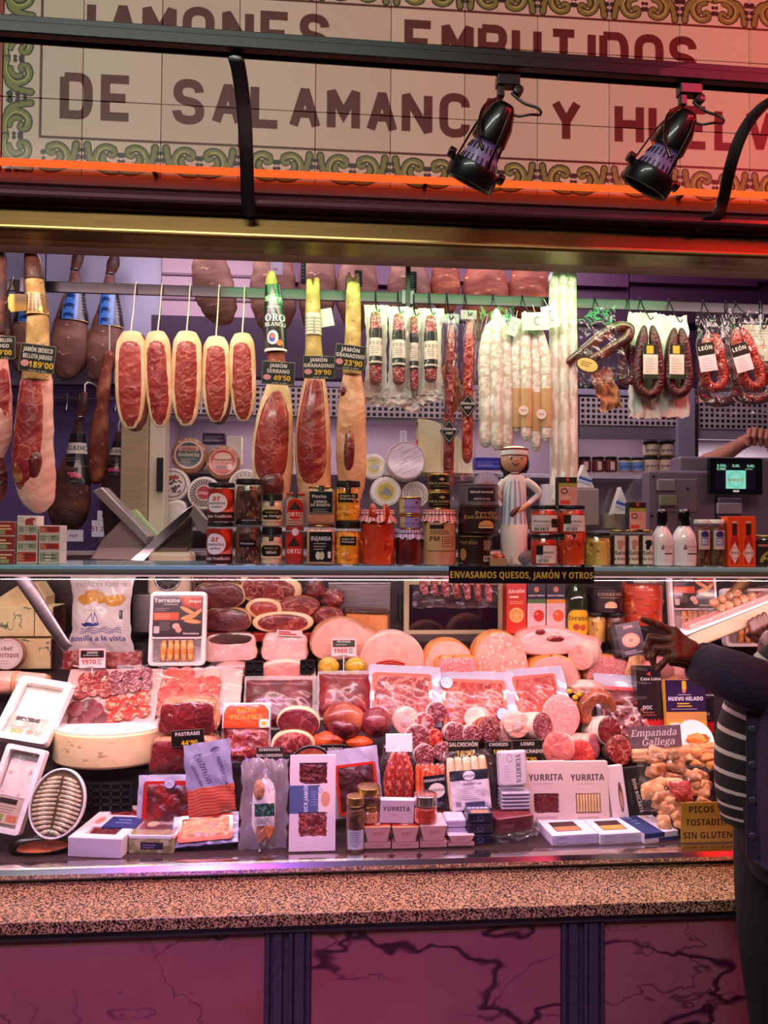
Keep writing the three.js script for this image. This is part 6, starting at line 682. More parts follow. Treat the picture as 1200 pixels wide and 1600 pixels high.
{ // chef doll with striped apron
  const z = -0.07, o = new V3(at(803, 876, z).x, SH, z), t = thing('chef_doll', 'chef doll with white cap and striped apron standing on a floral pot', 'doll', o), P = (px, py, dz = 0) => { const q = at(px, py, z + dz); return [q.x - o.x, q.y - o.y, dz]; }, s = (n) => at(803 + n, 800, z).x - at(803, 800, z).x;
  const skin = std(0xe0a484, 0.5), cl = std(0xe8e0e0, 0.7), st = canvasTex(64, 16, (g) => { g.fillStyle = '#e4dfe6'; g.fillRect(0, 0, 64, 16); g.fillStyle = '#8a90b8'; for (let i = 0; i < 12; i++) g.fillRect(i * 5.33, 0, 1.8, 16); });
  const fc = P(803, 719), fR = s(20);
  part(t, 'head', blob(fR * 2, fR * 2, fR * 1.8, 0.0), skin, [fc[0], fc[1] - fR, 0]);
  const face = part(t, 'hair', merge([blob(fR * 2.0, fR * 1.9, fR * 1.5, 0.12).translate(fc[0], fc[1] - fR * 1.25, -fR * 0.55), blob(fR * 0.7, fR * 1.5, fR * 0.9, 0.2).translate(fc[0] + fR * 0.85, fc[1] - fR * 1.0, -fR * 0.1), blob(fR * 0.5, fR * 1.2, fR * 0.7, 0.2).translate(fc[0] - fR * 0.5, fc[1] - fR * 1.6, -fR * 0.3)]), std(0x120c0c, 0.6));
  part(t, 'cap', lathe([[0, fR * 1.06], [fR * 0.7, fR * 1.02], [fR * 1.04, fR * 0.75], [fR * 1.05, fR * 0.36], [fR * 1.0, fR * 0.34], [0, fR * 0.4]], 24).translate(fc[0], fc[1], 0), cl); part(t, 'cap_band', new THREE.TorusGeometry(fR * 1.05, 0.0025, 6, 28).rotateX(PI / 2).translate(fc[0], fc[1] + fR * 0.8, 0), std(0xa83030, 0.6));
  for (const dx of [-0.45, 0.35]) { part(t, 'eye', new THREE.SphereGeometry(fR * 0.13, 12, 8), M.white, [fc[0] + dx * fR, fc[1] + 0.1 * fR, fR * 0.83]); part(t, 'pupil', new THREE.SphereGeometry(fR * 0.075, 10, 8), M.black, [fc[0] + dx * fR, fc[1] + 0.1 * fR, fR * 0.93]); }
  part(t, 'mouth', tubeOf([[fc[0] - fR * 0.35, fc[1] - fR * 0.28, fR * 0.83], [fc[0] - fR * 0.1, fc[1] - fR * 0.42, fR * 0.86], [fc[0] + fR * 0.2, fc[1] - fR * 0.3, fR * 0.84]], 0.0014, 5), std(0x6a2a20, 0.6)); part(t, 'nose', new THREE.SphereGeometry(fR * 0.1, 10, 8), skin, [fc[0] - fR * 0.05, fc[1] - fR * 0.08, fR * 0.9]);
  part(t, 'shirt', sweep([P(804, 738), P(804, 748), P(804, 775), P(804, 800), P(805, 822)], [[s(6), s(6)], [s(17), s(11)], [s(18), s(13)], [s(17), s(13)], [s(19), s(14)]], { flat: true }), cl);
  part(t, 'apron', sweep([P(803, 752, 0.006), P(803, 775, 0.006), P(803, 800, 0.006), P(803, 826, 0.006)], [[s(12), s(11)], [s(16), s(13.2)], [s(17), s(13.4)], [s(19), s(14.4)]], { flat: true, n: 24 }), std(0xffffff, 0.7, { map: st }));
  part(t, 'collar', new THREE.TorusGeometry(s(8), 0.0022, 6, 20).rotateX(PI / 2), std(0x8a2a2a, 0.6), P(804, 741)); part(t, 'button', new THREE.SphereGeometry(0.002, 8, 6), M.black, P(803, 750, 0.026));
  part(t, 'arm', sweep([P(819, 750), P(836, 762), P(842, 772), P(832, 782), P(822, 790, 0.015)], [s(6.5), s(6), s(5), s(4.6), s(3.6)], { n: 12 }), cl); part(t, 'hand', sweep([P(826, 787, 0.012), P(818, 793, 0.022), P(808, 800, 0.03)], [s(3.2), s(4), s(3)], { n: 10 }), skin); part(t, 'spoon', sweep([P(812, 792, 0.03), P(804, 799, 0.034), P(798, 806, 0.034)], [s(2), s(4), s(3)], { n: 10 }), std(0x6a2c1c, 0.5));
  part(t, 'arm', sweep([P(789, 750), P(780, 764), P(778, 780), P(783, 792, 0.01)], [s(6), s(5.6), s(4.6), s(3.2)], { n: 12 }), cl); part(t, 'hand', blob(s(10), s(14), s(8), 0.1), skin, P(780, 784, 0.004)); 
  const fp = canvasTex(64, 32, (g) => { g.fillStyle = '#e4c8c4'; g.fillRect(0, 0, 64, 32); for (let i = 0; i < 60; i++) { g.fillStyle = i % 3 ? '#b87878' : '#8a9a78'; g.beginPath(); g.arc(rr(0, 64), rr(0, 32), rr(0.8, 2.4), 0, 7); g.fill(); } });
  part(t, 'floral_pot', lathe([[0, 0], [s(19), 0], [s(20), 0.01], [s(21), at(803, 820, z).y - SH], [0, at(803, 820, z).y - SH]], 26), std(0xffffff, 0.6, { map: fp })); part(t, 'grey_ball', blob(s(26), s(22), s(16), 0.05), std(0x6a6068, 0.5), [P(813, 872)[0], 0.002, s(14)]);
  const q = place(764, 852, 790, 876, z + 0.03), c = thing('card_tray', 'low card tray of small meat snacks at the foot of the doll', 'tray', [q.x, SH, q.z]); part(c, 'tray', box(q.w, q.h * 0.5, 0.03, 0.002, 0, q.h * 0.25, 0), std(0x9a7a58, 0.7)); for (let i = 0; i < 7; i++) part(c, 'snack', blob(0.016, 0.014, 0.014, 0.2), i % 2 ? M.chorizo : M.cooked, [(i % 4 - 1.5) * q.w * 0.22, q.h * 0.45 + (i > 3 ? 0.01 : 0), rr(-0.006, 0.006)]);
}
// ---------- inside the display case: helpers ----------
function lie(x0, x1, yb, yf, yB, z) { const xm = (x0 + x1) / 2, p = z === undefined ? ground(xm, yB) : at(xm, yB, z), top = at(xm, yf, p.z).y, d = ray(xm, yb), s = (top - CP.y) / d.y, zb = CP.z + s * d.z; return { p, w: at(x1, yf, p.z).x - at(x0, yf, p.z).x, th: Math.max(0.006, top - p.y), d: Math.max(0.02, p.z - zb) }; }
function grp(name, label, cat, x0, y0, x1, y1, o = {}) { const q = place(x0, y0, x1, y1, o.z, o.t ?? 0); const t = thing(name, label, cat, q.p, { t: o.t ?? 0, rz: o.rz ?? 0, ry: o.ry ?? 0, group: o.group }); t.w = q.w; t.h = q.h; return t; }
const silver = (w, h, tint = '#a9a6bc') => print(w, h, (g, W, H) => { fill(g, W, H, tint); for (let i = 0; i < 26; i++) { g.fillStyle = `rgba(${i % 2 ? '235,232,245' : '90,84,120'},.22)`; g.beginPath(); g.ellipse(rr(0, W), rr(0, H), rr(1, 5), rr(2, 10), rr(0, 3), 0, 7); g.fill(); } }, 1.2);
let silverP = null;
const frameM = std(0xd8401c, 0.45), frameBand = phy(0xd8401c, 0.35, { clearcoat: 0.5 });
function vac(label, x0, y0, x1, y1, o = {}) {   // vacuum pack: silver or clear film, printed frame, meat bulging inside
  const t = grp(o.name ?? 'vacuum_pack', label, o.cat ?? 'packed meat', x0, y0, x1, y1, { t: 0.5, ...o }), { w, h } = t;
  silverP ??= silver(90, 90);
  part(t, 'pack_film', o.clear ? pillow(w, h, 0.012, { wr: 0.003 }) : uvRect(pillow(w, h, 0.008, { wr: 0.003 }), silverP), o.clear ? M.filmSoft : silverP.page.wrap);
  const [a, b, c, d] = o.win ?? [0.1, 0.06, 0.9, 0.84], W = (c - a) * w, H = (d - b) * h, cx = ((a + c) / 2 - 0.5) * w, cy = b * h;
  part(t, 'meat', planeUV(pillow(W * 0.98, H * 0.98, o.th ?? 0.024, { wr: 0.003, k: 5 }), o.k ?? 7), o.m ?? M.marbledW, [cx, cy + H * 0.01, 0.006]);
  if (o.frame !== 0) part(t, 'printed_frame', ringShape(W * 1.03, H * 1.04, o.fw ?? w * 0.07, w * 0.06, 0.002), o.fm ?? frameBand, [cx, cy - H * 0.02, 0.0075]);
  if (o.seal) { const r = w * 0.085; const sp = LB.seal2 ??= print(22, 22, (g) => { fill(g, 22, 22, '#c9c4dc'); disc(g, 11, 11, 10, 10, '#d8d4e8', '#5a4a90', 1.2); disc(g, 11, 11, 6.5, 6.5, null, '#5a4a90', 1); lines(g, 7, 9, 8, 3, 2.2, '#5a4a90'); }); for (const [u, v] of o.seal) part(t, 'round_seal', uvRect(new THREE.CircleGeometry(r, 22), sp), sp.page.gloss, [(u - 0.5) * w, v * h, 0.0215]); }
  return t;
}
function meat(name, label, cat, out, x0, y0, x1, y1, o = {}) {   // a cut piece: rind with a face on the front
  const t = grp(name, label, cat, x0, y0, x1, y1, o), { w, h } = t, d = o.d ?? 0.09;
  part(t, o.rn ?? 'rind', slab(out, w, h, d, { b: o.b ?? Math.min(0.02, h * 0.25), k: 4, bs: 4 }), o.rind ?? M.fat, [0, 0, -d * (o.back ?? 0.6)]);
  if (o.face) { const s = o.fs ?? 0.86; part(t, 'cut_face', slab(out, w * s, h * s, 0.012, { b: 0.005, k: o.k ?? 6 }), o.face, [(o.fx ?? 0) * w, h * (1 - s) / 2 + (o.fy ?? 0) * h, d * (1 - (o.back ?? 0.6)) - 0.0075]); }
  if (o.film) part(t, 'clear_film', slab(out, w * 1.05, h * 1.04, d + 0.012, { b: 0.02 }), M.film, [0, -h * 0.0, -d * (o.back ?? 0.6) - 0.005]);
  return t;
}
function log(label, cx, cy, r, z, o = {}) {   // sausage end facing the shopper
  const c = at(cx, cy, z), R = at(cx + r, cy, z).x - c.x, len = o.len ?? 0.1, t = thing(o.name ?? 'sausage_end', label, 'sausage', [c.x, c.y - R, c.z]), a = [o.dx ?? 0, o.dy ?? -0.22, -1], n = Math.hypot(...a), D = a.map((q) => q / n * len);
  const cas = sweep([[0, R, 0], [D[0] * 0.5, R + D[1] * 0.5, D[2] * 0.5], [D[0], R + D[1], D[2]]], [R, R * 1.02, R * 0.92], { n: 22, m: 16, ref: [0, 1, 0], flat: true, kv: 4, lump: 0.05 }); part(t, 'casing', cas, o.cas ?? M.mould);
  const f = part(t, 'cut_face', uvPlan(new THREE.SphereGeometry(R * 0.99, 24, 8, 0, 2 * PI, 0, PI / 2).scale(1, 0.14, 1).rotateX(PI / 2), 9), o.face ?? M.salamiW, [0, R, 0.0005]); f.quaternion.setFromUnitVectors(new V3(0, 0, 1), new V3(-a[0], -a[1], 1).normalize()); f.scale.set(1, o.oy ?? 1, 1);
  if (o.tie) part(t, 'film_twist', blob(R * 0.8, R * 0.7, R * 0.8, 0.5, 3), M.filmSoft, [0, R * 0.6, 0.005]);
  return t;
}
function deliTag(x0, y0, x1, y1, z, label, price, o = {}) { const p = place(x0, y0, x1, y1, z), r = print(x1 - x0, y1 - y0, (g, W, H) => { fill(g, W, H, '#d8b8b4'); rrect(g, 0.5, 0.5, W - 1, H - 1, 4, '#e8d8dc', '#c89a9a', 0.8); rrect(g, 3, 3.5, W - 6, H * 0.36, 1, o.bg ?? '#3a4a44', '#b84a40', 0.8); txt(g, o.txt ?? 'PECHUGA', W / 2, H * 0.17 + 1, H * 0.16, '#d8dcd0'); lines(g, 7, H * 0.33, W - 14, 1, 2, '#a8b0a8', 1.4); txt(g, price, W * 0.37, H * 0.68, H * 0.34, '#c02018'); lines(g, W * 0.68, H * 0.56, W * 0.2, 3, H * 0.1, '#5a4a4a', 1.2); lines(g, W * 0.3, H * 0.92, W * 0.4, 1, 2, '#6a5a5a'); }, 3), t = thing('price_sign', label, 'price sign', p.p); part(t, 'card', pbox(p.w, p.h, 0.003, r, '#e0d0d0', { r: 0.0014 }), r.page.gloss); part(t, 'stem', box(0.004, 0.07, 0.003, 0.001, 0, -0.035, -0.001), M.whiteGloss); return t; }
function winBox(parent, w, h, d, rect, side, holes, cm, o = {}) {   // carton with cut-out windows
  part(parent, 'carton', box(w, h, d - 0.006, 0.0015, 0, h / 2, -d / 2 - 0.003), std(side, 0.6)); const s = new THREE.Shape([[-w / 2, 0], [w / 2, 0], [w / 2, h], [-w / 2, h]].map((q) => new THREE.Vector2(...q)));
  for (const [a, b, c, e] of holes) { const P = new THREE.Path([[a, b], [a, e], [c, e], [c, b]].map(([u, v]) => new THREE.Vector2((u - 0.5) * w, v * h))); s.holes.push(P); }
  const g = new THREE.ExtrudeGeometry(s, { depth: 0.006, bevelEnabled: false }), p = g.attributes.position, uv = g.attributes.uv; for (let i = 0; i < p.count; i++) uv.setXY(i, mix(rect.u0, rect.u1, p.getX(i) / w + 0.5), mix(rect.v0, rect.v1, p.getY(i) / h)); part(parent, 'window_face', g, rect.page.matt, [0, 0, -0.006]);
  holes.forEach(([a, b, c, e], i) => { part(parent, 'contents', planeUV(pillow((c - a) * w * 0.98, (e - b) * h * 0.98, 0.009, { wr: 0.002, k: 6 }), 9), Array.isArray(cm) ? cm[i] : cm, [((a + c) / 2 - 0.5) * w, (b + 0.01 * (e - b)) * h, -0.0065]); });
}
function flatBox(name, label, x0, x1, yb, yf, yB, top, front, side, o = {}) { const q = lie(x0, x1, yb, yf, yB, o.z), t = thing(name, label, 'box', q.p, { ry: o.ry ?? 0 }); part(t, 'carton', pbox(q.w, q.th, q.d, front, side, { top }).translate(0, 0, -q.d / 2), front.page.matt); t.q = q; return t; }
function blackTag(x0, y0, x1, y1, z, label, top, price, o = {}) { const p = place(x0, y0, x1, y1, z), r = print(x1 - x0, y1 - y0, (g, W, H) => { fill(g, W, H, '#15110f'); rrect(g, 0.7, 0.7, W - 1.4, H - 1.4, 1.5, null, '#8a7a60', 0.5); const n = top.length + (price ? 1 : 0); top.forEach((s, i) => txt(g, s, W / 2, H * (i + 0.55) / (n + 0.1), H / n * 0.62, '#ded8c8', { sx: Math.min(1, W * 0.9 / (s.length * H / n * 0.38)) })); if (price) txt(g, price, W * 0.55, H * (n - 0.4) / (n + 0.1), H / n * 0.8, '#e8c020'); }, 2.6), t = thing('price_tag', label, 'price tag', p.p, { rz: o.rz ?? 0, t: o.t ?? 0 }); part(t, 'card', pbox(p.w, p.h, 0.003, r, '#15110f', { r: 0.001 }), r.page.gloss); part(t, 'spike', box(0.004, 0.06, 0.002, 0.0005, 0, -0.03, -0.002), M.wire); return t; }

// ---------- back row ----------
{
  const Z = -0.8;
  { const q = place(0, 912, 70, 950, Z - 0.02), t = thing('yellow_cheese', 'yellow hard cheese wedge on top of the blue cheese halves', 'cheese', q.p), s = new THREE.Shape([[-0.55, 0], [0.5, 0], [0.5, 0.45], [0.3, 1], [-0.02, 0.98], [-0.55, 0.35]].map(([a, b]) => new THREE.Vector2(a * q.w, b * q.h))); part(t, 'paste', uvPlan(new THREE.ExtrudeGeometry(s, { depth: 0.1, bevelEnabled: true, bevelSize: 0.004, bevelThickness: 0.004, bevelSegments: 2 }).translate(0, 0, -0.1), 4), food(T.cream, 0.5)); }
  for (const [y0, y1, x1, l] of [[948, 995, 83, 'upper block of blue veined cheese under the yellow wedge'], [998, 1046, 80, 'lower block of blue veined cheese behind the round label']]) { const t = grp('blue_cheese', l, 'cheese', -30, y0, x1, y1, { z: Z + 0.02 }); part(t, 'paste', box(t.w, t.h, 0.14, 0.006, 0, t.h / 2, -0.07), M.blue); t.children[0].geometry = uvBox(t.children[0].geometry, 5); part(t, 'rind_edge', box(0.006, t.h * 0.98, 0.141, 0.002, t.w / 2, t.h / 2, -0.07), food(soft2(), 0.6)); if (y0 < 960) part(t, 'cut_line', box(0.003, t.h * 0.9, 0.003, 0.001, t.w * 0.24, t.h * 0.45, 0.0005), M.rindDark); }
  const rl = circ(50, (g, s) => { fill(g, s, s, '#d8a8a0'); disc(g, 25, 25, 24, 24, '#e8d8d4', '#c8a0a0', 1); disc(g, 25, 25, 21, 21, null, '#b89090', 0.7); txt(g, 'chef', 24, 17, 8, '#5a2030', { f: 'serif' }); txt(g, 'RUSTIQUE', 25, 28, 8, '#7a1c30'); lines(g, 12, 36, 26, 2, 4, '#b08a8a'); });
  { const p = place(-16, 997, 34, 1047, Z + 0.09), t = thing('soft_cheese', 'round boxed soft cheese with a pale printed lid at the left edge', 'cheese', p.p, { t: 0.15 }), r = p.h / 2; part(t, 'wooden_box', cyl(r, 0.035, 30).rotateX(PI / 2).translate(0, r, -0.035), M.crust); part(t, 'printed_lid', uvRect(new THREE.CircleGeometry(r * 0.97, 30).translate(0, r, 0.001), rl), rl.page.matt); }
  // crisps bag
  const bag = print(96, 122, (g, W, H) => { fill(g, W, H, '#e8dcdc'); g.scale(1, 0.9); lines(g, 2, 2, 92, 3, 2, '#d0b8b8'); g.save(); txt(g, 'PATATAS FRITAS', 48, 18, 9.5, '#9a8088', { f: 'serif', w: '' }); g.restore(); lines(g, 34, 27, 24, 1, 2, '#b8a0a8'); g.fillStyle = '#e0a040'; for (const [x, y, a, b] of [[24, 44, 13, 8], [38, 38, 16, 9], [54, 44, 10, 6], [70, 46, 15, 9], [78, 42, 9, 6]]) { g.beginPath(); g.ellipse(x, y, a, b, rr(-0.3, 0.3), 0, 7); g.fill(); g.strokeStyle = '#c88a30'; g.lineWidth = 0.6; g.stroke(); } disc(g, 50, 36, 6, 5, '#e8b888'); lines(g, 24, 62, 48, 1, 2, '#b0a0a8'); const B = '#2c3a88'; g.strokeStyle = B; g.lineWidth = 1; poly(g, [[26, 84], [36, 68], [38, 84]], null, B, 1); poly(g, [[39, 84], [41, 66], [47, 82]], null, B, 1); poly(g, [[18, 84], [50, 84], [44, 89], [24, 90]], B); for (let i = 0; i < 3; i++) { g.beginPath(); g.moveTo(18, 93 + i * 3.4); for (let x = 18; x < 84; x += 4) g.lineTo(x, 93 + i * 3.4 + Math.sin(x * 0.3 + i) * 1.2); g.stroke(); } txt(g, 'Bonilla a la vista', 46, 110, 11.5, B, { w: 'bold', sx: 0.95 }); rrect(g, 80, 62, 5, 15, 0, '#3a3a44'); });
  { const t = grp('crisps_bag', 'tall white crisps bag with blue sailing boat print', 'snack bag', 108, 897, 206, 1020, { z: -0.75, t: 0.06 }); const g = pillow(t.w, t.h, 0.07, { wr: 0.006, waist: 0.16, k: 3, nx: 20, ny: 26 }); part(t, 'bag', uvRect(g, bag), bag.page.wrap); for (const y of [0.004, t.h * 0.985]) part(t, 'seal_edge', box(t.w * 1.02, 0.012, 0.003, 0.001, 0, y, 0), M.white); }
  const tor = print(84, 110, (g, W, H) => { fill(g, W, H, '#e0d0d0'); rrect(g, 3, 4, W - 6, 70, 4, '#2a1620'); poly(g, [[44, 6], [80, 6], [80, 30], [50, 22]], '#b02818'); txt(g, 'Torrezno', 25, 13, 9.5, '#f0e8e4'); lines(g, 20, 19, 24, 1, 2, '#e0d8d8'); disc(g, 57, 13, 6, 6, '#e05a28'); txt(g, 'Origen', 69, 14, 6, '#f0e8e4'); lines(g, 6, 26, 30, 2, 3, '#a89098'); rrect(g, 4, 33, 40, 13, 1, '#d05028'); lines(g, 6, 36, 34, 3, 3, '#f0b090'); for (const [x, y, a] of [[60, 40, -0.3], [66, 48, 0.1], [70, 36, -0.7], [58, 30, 0.5]]) { g.fillStyle = '#e8a060'; g.beginPath(); g.ellipse(x, y, 14, 3.4, a, 0, 7); g.fill(); g.strokeStyle = '#a85830'; g.lineWidth = 0.6; g.stroke(); } disc(g, 40, 56, 6, 5, '#e0b0a0'); disc(g, 44, 62, 5, 5, '#d89888'); lines(g, 14, 50, 20, 5, 3, '#8a7880'); rrect(g, 5, 56, 9, 12, 1, '#c8b8b8'); txt(g, 'Denomina', 64, 68, 5, '#e8d8d8'); }, 2.2);
  const torrezno = (x0, y0, x1, y1, z, l, sticks, rz = 0) => { const t = grp('crackling_tray', l, 'packed snack', x0, y0, x1, y1, { z, t: 0.12, rz }), { w, h } = t; const s = new THREE.Shape(), R = 0.02; s.moveTo(-w / 2 + R, 0); s.lineTo(w / 2 - R, 0); s.quadraticCurveTo(w / 2, 0, w / 2, R); s.lineTo(w / 2, h - R); s.quadraticCurveTo(w / 2, h, w / 2 - R, h); s.lineTo(-w / 2 + R, h); s.quadraticCurveTo(-w / 2, h, -w / 2, h - R); s.lineTo(-w / 2, R); s.quadraticCurveTo(-w / 2, 0, -w / 2 + R, 0);
    part(t, 'tray', new THREE.ExtrudeGeometry(s, { depth: 0.02, bevelEnabled: true, bevelSize: 0.002, bevelThickness: 0.002, bevelSegments: 2 }).translate(0, 0, -0.03), M.tray); part(t, 'rim', ringShape(w, h, w * 0.055, 0.02, 0.006), M.whiteGloss, [0, 0, -0.006]); const sl = { ...tor, v0: mix(tor.v0, tor.v1, 0.3), u0: mix(tor.u0, tor.u1, 0.035), u1: mix(tor.u0, tor.u1, 0.965), v1: mix(tor.v0, tor.v1, 0.97) }; part(t, 'printed_sleeve', pbox(w * 0.88, h * 0.6, 0.002, sl, '#2a1620', { r: 0.0005 }), tor.page.gloss, [0, h * 0.36, 0.002]); part(t, 'inner_floor', box(w * 0.87, h * 0.34, 0.002, 0.001, 0, h * 0.2, -0.009), std(0x8a7880, 0.4));
    for (let i = 0; i < sticks; i++) part(t, 'crackling', sweep([[(-0.24 + i * 0.125) * w, h * 0.06, -0.002], [(-0.23 + i * 0.12) * w, h * 0.2, 0.002], [(-0.225 + i * 0.118) * w, h * 0.345, -0.002]], [0.009, 0.011, 0.009], { n: 10, m: 16, lump: 0.5, ref: [0, 0, 1] }), M.roast); part(t, 'film', new THREE.PlaneGeometry(w * 0.88, h * 0.36).translate(0, h * 0.2, 0.008), M.film); return t; };
  torrezno(231, 925, 319, 1040, -0.6, 'white tray of pork crackling sticks with dark printed sleeve, standing left', 5); torrezno(1051, 888, 1124, 990, -0.62, 'white tray of pork crackling sticks behind the pointing hand', 5); torrezno(1135, 920, 1222, 1010, -0.66, 'white tray of pork crackling at the right edge behind the blister tray', 4);
  // stacked ham packs, left column
  meat('ham_pack', 'film wrapped dark ham pack at the top of the left column', 'packed meat', 'brick', 302, 886, 381, 910, { z: Z, face: M.darkW, rind: M.fat, fs: 0.93, film: 1 }); meat('ham_pack', 'dark ham half with fat edge, second in the left column', 'packed meat', 'ham', 305, 908, 386, 950, { z: Z + 0.01, face: M.darkW, rind: M.fat, fs: 0.94, rz: 0.02 }); meat('ham_pack', 'dark ham half with fat corner, lowest in the left column', 'packed meat', 'ham', 318, 948, 395, 987, { z: Z + 0.02, face: M.darkW, rind: M.fat, fs: 0.94 });
  meat('ham_half', 'big red ham half with thick fat, top of the ham pile', 'ham', 'pear', 374, 889, 470, 942, { z: Z - 0.01, face: M.coppaW, fs: 0.84, fx: -0.03, rz: -0.06 }); meat('ham_half', 'ham piece with wide fat rim, left under the top ham half', 'ham', 'steak', 384, 934, 442, 966, { z: Z + 0.02, face: M.leanW, fs: 0.74 }); meat('ham_half', 'veined ham piece, right under the top ham half', 'ham', 'steak', 436, 930, 500, 962, { z: Z + 0.01, face: M.coppaW, fs: 0.9, rind: M.rindRed }); meat('ham_half', 'long oval ham slice at the bottom of the ham pile', 'ham', 'oval', 395, 955, 490, 988, { z: Z + 0.05, face: M.coppaW, fs: 0.82 }); meat('ham_half', 'small dark ham piece right of the long oval slice', 'ham', 'steak', 488, 947, 537, 980, { z: Z + 0.01, face: M.coppaW, fs: 0.9, rind: M.rindRed });
  for (const [x0, y0, x1, y1, l] of [[476, 902, 508, 936, 'small film twisted meat end standing upright above the pile'], [500, 918, 539, 950, 'small film wrapped meat end lying right of the upright one']]) { const t = grp('wrapped_meat', l, 'packed meat', x0, y0, x1, y1, { z: Z - 0.02 }); part(t, 'meat', blob(t.w * 0.9, t.h * 0.9, t.w * 0.8, 0.35, 1.6), M.coppaW); part(t, 'clear_film', blob(t.w, t.h, t.w * 0.9, 0.5, 2.2), M.film); }
  { const t = grp('roast_pack', 'orange glazed roast block in a clear pack with a dark lid', 'packed meat', 535, 948, 608, 992, { z: Z - 0.02, rz: -0.04 }); part(t, 'roast', box(t.w * 0.92, t.h * 0.75, 0.08, 0.012, 0, t.h * 0.38, -0.02), M.roast); part(t, 'dark_lid', box(t.w * 0.98, t.h * 0.13, 0.09, 0.006, 0, t.h * 0.86, -0.02), M.rindDark); part(t, 'clear_pack', box(t.w, t.h * 0.92, 0.098, 0.014, 0, t.h * 0.46, -0.02), M.film); }
  { const t = thing('red_tray', 'long red tray under the ham pile and behind the fat slabs', 'tray', at(405, 1003, -0.735)); part(t, 'tray', box(at(505, 1000, -0.735).x - at(300, 1000, -0.735).x, 0.035, 0.05, 0.004, 0, 0.018, -0.02), std(0x9a1c18, 0.35)); }
  { const t = meat('fat_slab', 'left white fat slab with a dark streak in film', 'lard', 'brick', 320, 990, 402, 1032, { z: -0.7, face: M.lardW, rind: M.fatPink, fs: 0.94, film: 1, rz: 0.03 }); part(t, 'dark_crust', slab('steak', t.w * 0.8, t.h * 0.34, 0.05, { b: 0.006 }), M.rindDark, [0.004, t.h * 0.66, -0.005]); } meat('fat_slab', 'right white fat slab carrying a small price strip', 'lard', 'brick', 409, 988, 481, 1031, { z: -0.7, face: M.lardW, rind: M.fatPink, fs: 0.94, film: 1, rz: -0.03 }); 
  { const r = print(40, 9, (g, W, H) => { fill(g, W, H, '#e0d0d4'); lines(g, 3, 2, 30, 2, 3, '#c03028', 2); }), t = grp('price_strip', 'white price strip with red figures on the right fat slab', 'price sign', 432, 985, 472, 994, { z: -0.64, rz: -0.05 }); part(t, 'strip', pbox(t.w, t.h, 0.003, r, '#e0d0d4', { r: 0.001 }), r.page.gloss); }
  meat('cooked_ham', 'large pink cooked ham half with a brown edge and price sign', 'cooked meat', 'pear', 484, 964, 597, 1030, { z: -0.7, face: food(T.bologna, 0.5), rind: M.tanR ??= food(T.tan, 0.5), fs: 0.95, d: 0.12 }); deliTag(517, 997, 557, 1026, -0.58, 'white price sign reading 19 80 before the cooked ham', '1980'); deliTag(123, 1013, 165, 1044, -0.55, 'white price sign reading 19 70 below the crisps bag', '1970', { txt: 'JAMÓN', bg: '#2a2024' });
  { const t = grp('lemon_pack', 'pack of yellow lemons below the cooked ham', 'packed fruit', 496, 1022, 574, 1056, { z: -0.60 }); for (const x of [-0.28, 0.26]) part(t, 'lemon', blob(t.w * 0.42, t.h * 0.86, 0.05, 0.08), phy(0xd0a818, 0.35, { clearcoat: 0.5 }), [x * t.w, 0, 0]); part(t, 'clear_pack', pillow(t.w, t.h, 0.06, { wr: 0.006 }), M.film, [0, 0, 0.004]); }
  { const t = grp('pepper_strips', 'red pepper strips in a pack above the orange framed packs', 'packed vegetables', 588, 1030, 632, 1048, { z: -0.60 }); for (let i = 0; i < 4; i++) part(t, 'strip', tubeOf([[-t.w / 2, i * t.h * 0.22, 0], [0, t.h * (0.3 + i * 0.2), 0.006], [t.w / 2, i * t.h * 0.2, 0]], 0.004), phy(0xc03018, 0.35, { clearcoat: 0.5 })); }
  meat('cooked_meat', 'smooth pink cooked sausage half behind the red pepper strips', 'cooked meat', 'dome', 560, 986, 662, 1056, { z: -0.66, face: M.bologna, rind: M.fatPink, fs: 0.95, d: 0.12 }); meat('cooked_meat', 'smooth pale pink loaf half behind the coarse pâté block', 'cooked meat', 'dome', 660, 998, 737, 1056, { z: -0.65, face: M.bologna, rind: M.roast, fs: 0.94, d: 0.12 }); meat('pate_block', 'coarse grey pink pâté block with a yellow jelly edge', 'pâté', 'brick', 677, 1024, 748, 1058, { z: -0.57, face: M.fine, rind: M.roast, fs: 0.88, d: 0.06 }); meat('mortadella', 'large mortadella half speckled with white fat', 'cooked meat', 'dome', 735, 986, 820, 1060, { z: -0.64, face: M.mortadella, rind: M.roast, fs: 0.97, d: 0.12 });
  meat('cooked_meat', 'pale brown roast dome left of the white sausage end', 'cooked meat', 'dome', 818, 1021, 902, 1072, { z: -0.62, face: M.cooked, rind: M.roast, fs: 0.9, d: 0.12 }); meat('cooked_meat', 'grey pink dome of pressed meat behind the dice pack', 'cooked meat', 'dome', 910, 1022, 984, 1062, { z: -0.62, face: M.fine, rind: M.roast, fs: 0.93, d: 0.1 });
  const hock = meat('ham_hock', 'long pale ham hock with two red muscle ends lying on top', 'cooked meat', [[-0.5, -0.3], [-0.45, 0.2], [-0.2, 0.5], [0.05, 0.45], [0.3, 0.1], [0.5, -0.12], [0.46, -0.32], [0.1, -0.46], [-0.25, -0.5]], 800, 978, 936, 1022, { z: -0.66, rind: M.fatPinkW, face: M.lardW, fs: 0.9, d: 0.12 }); for (const [u, v, w] of [[-0.05, 0.62, 0.2], [-0.22, 0.86, 0.11]]) part(hock, 'muscle_end', slab('oval', hock.w * w, hock.h * 0.2, 0.012, { b: 0.004 }), M.coppaW, [hock.w * u, hock.h * v - hock.h * 0.1, 0.05]);
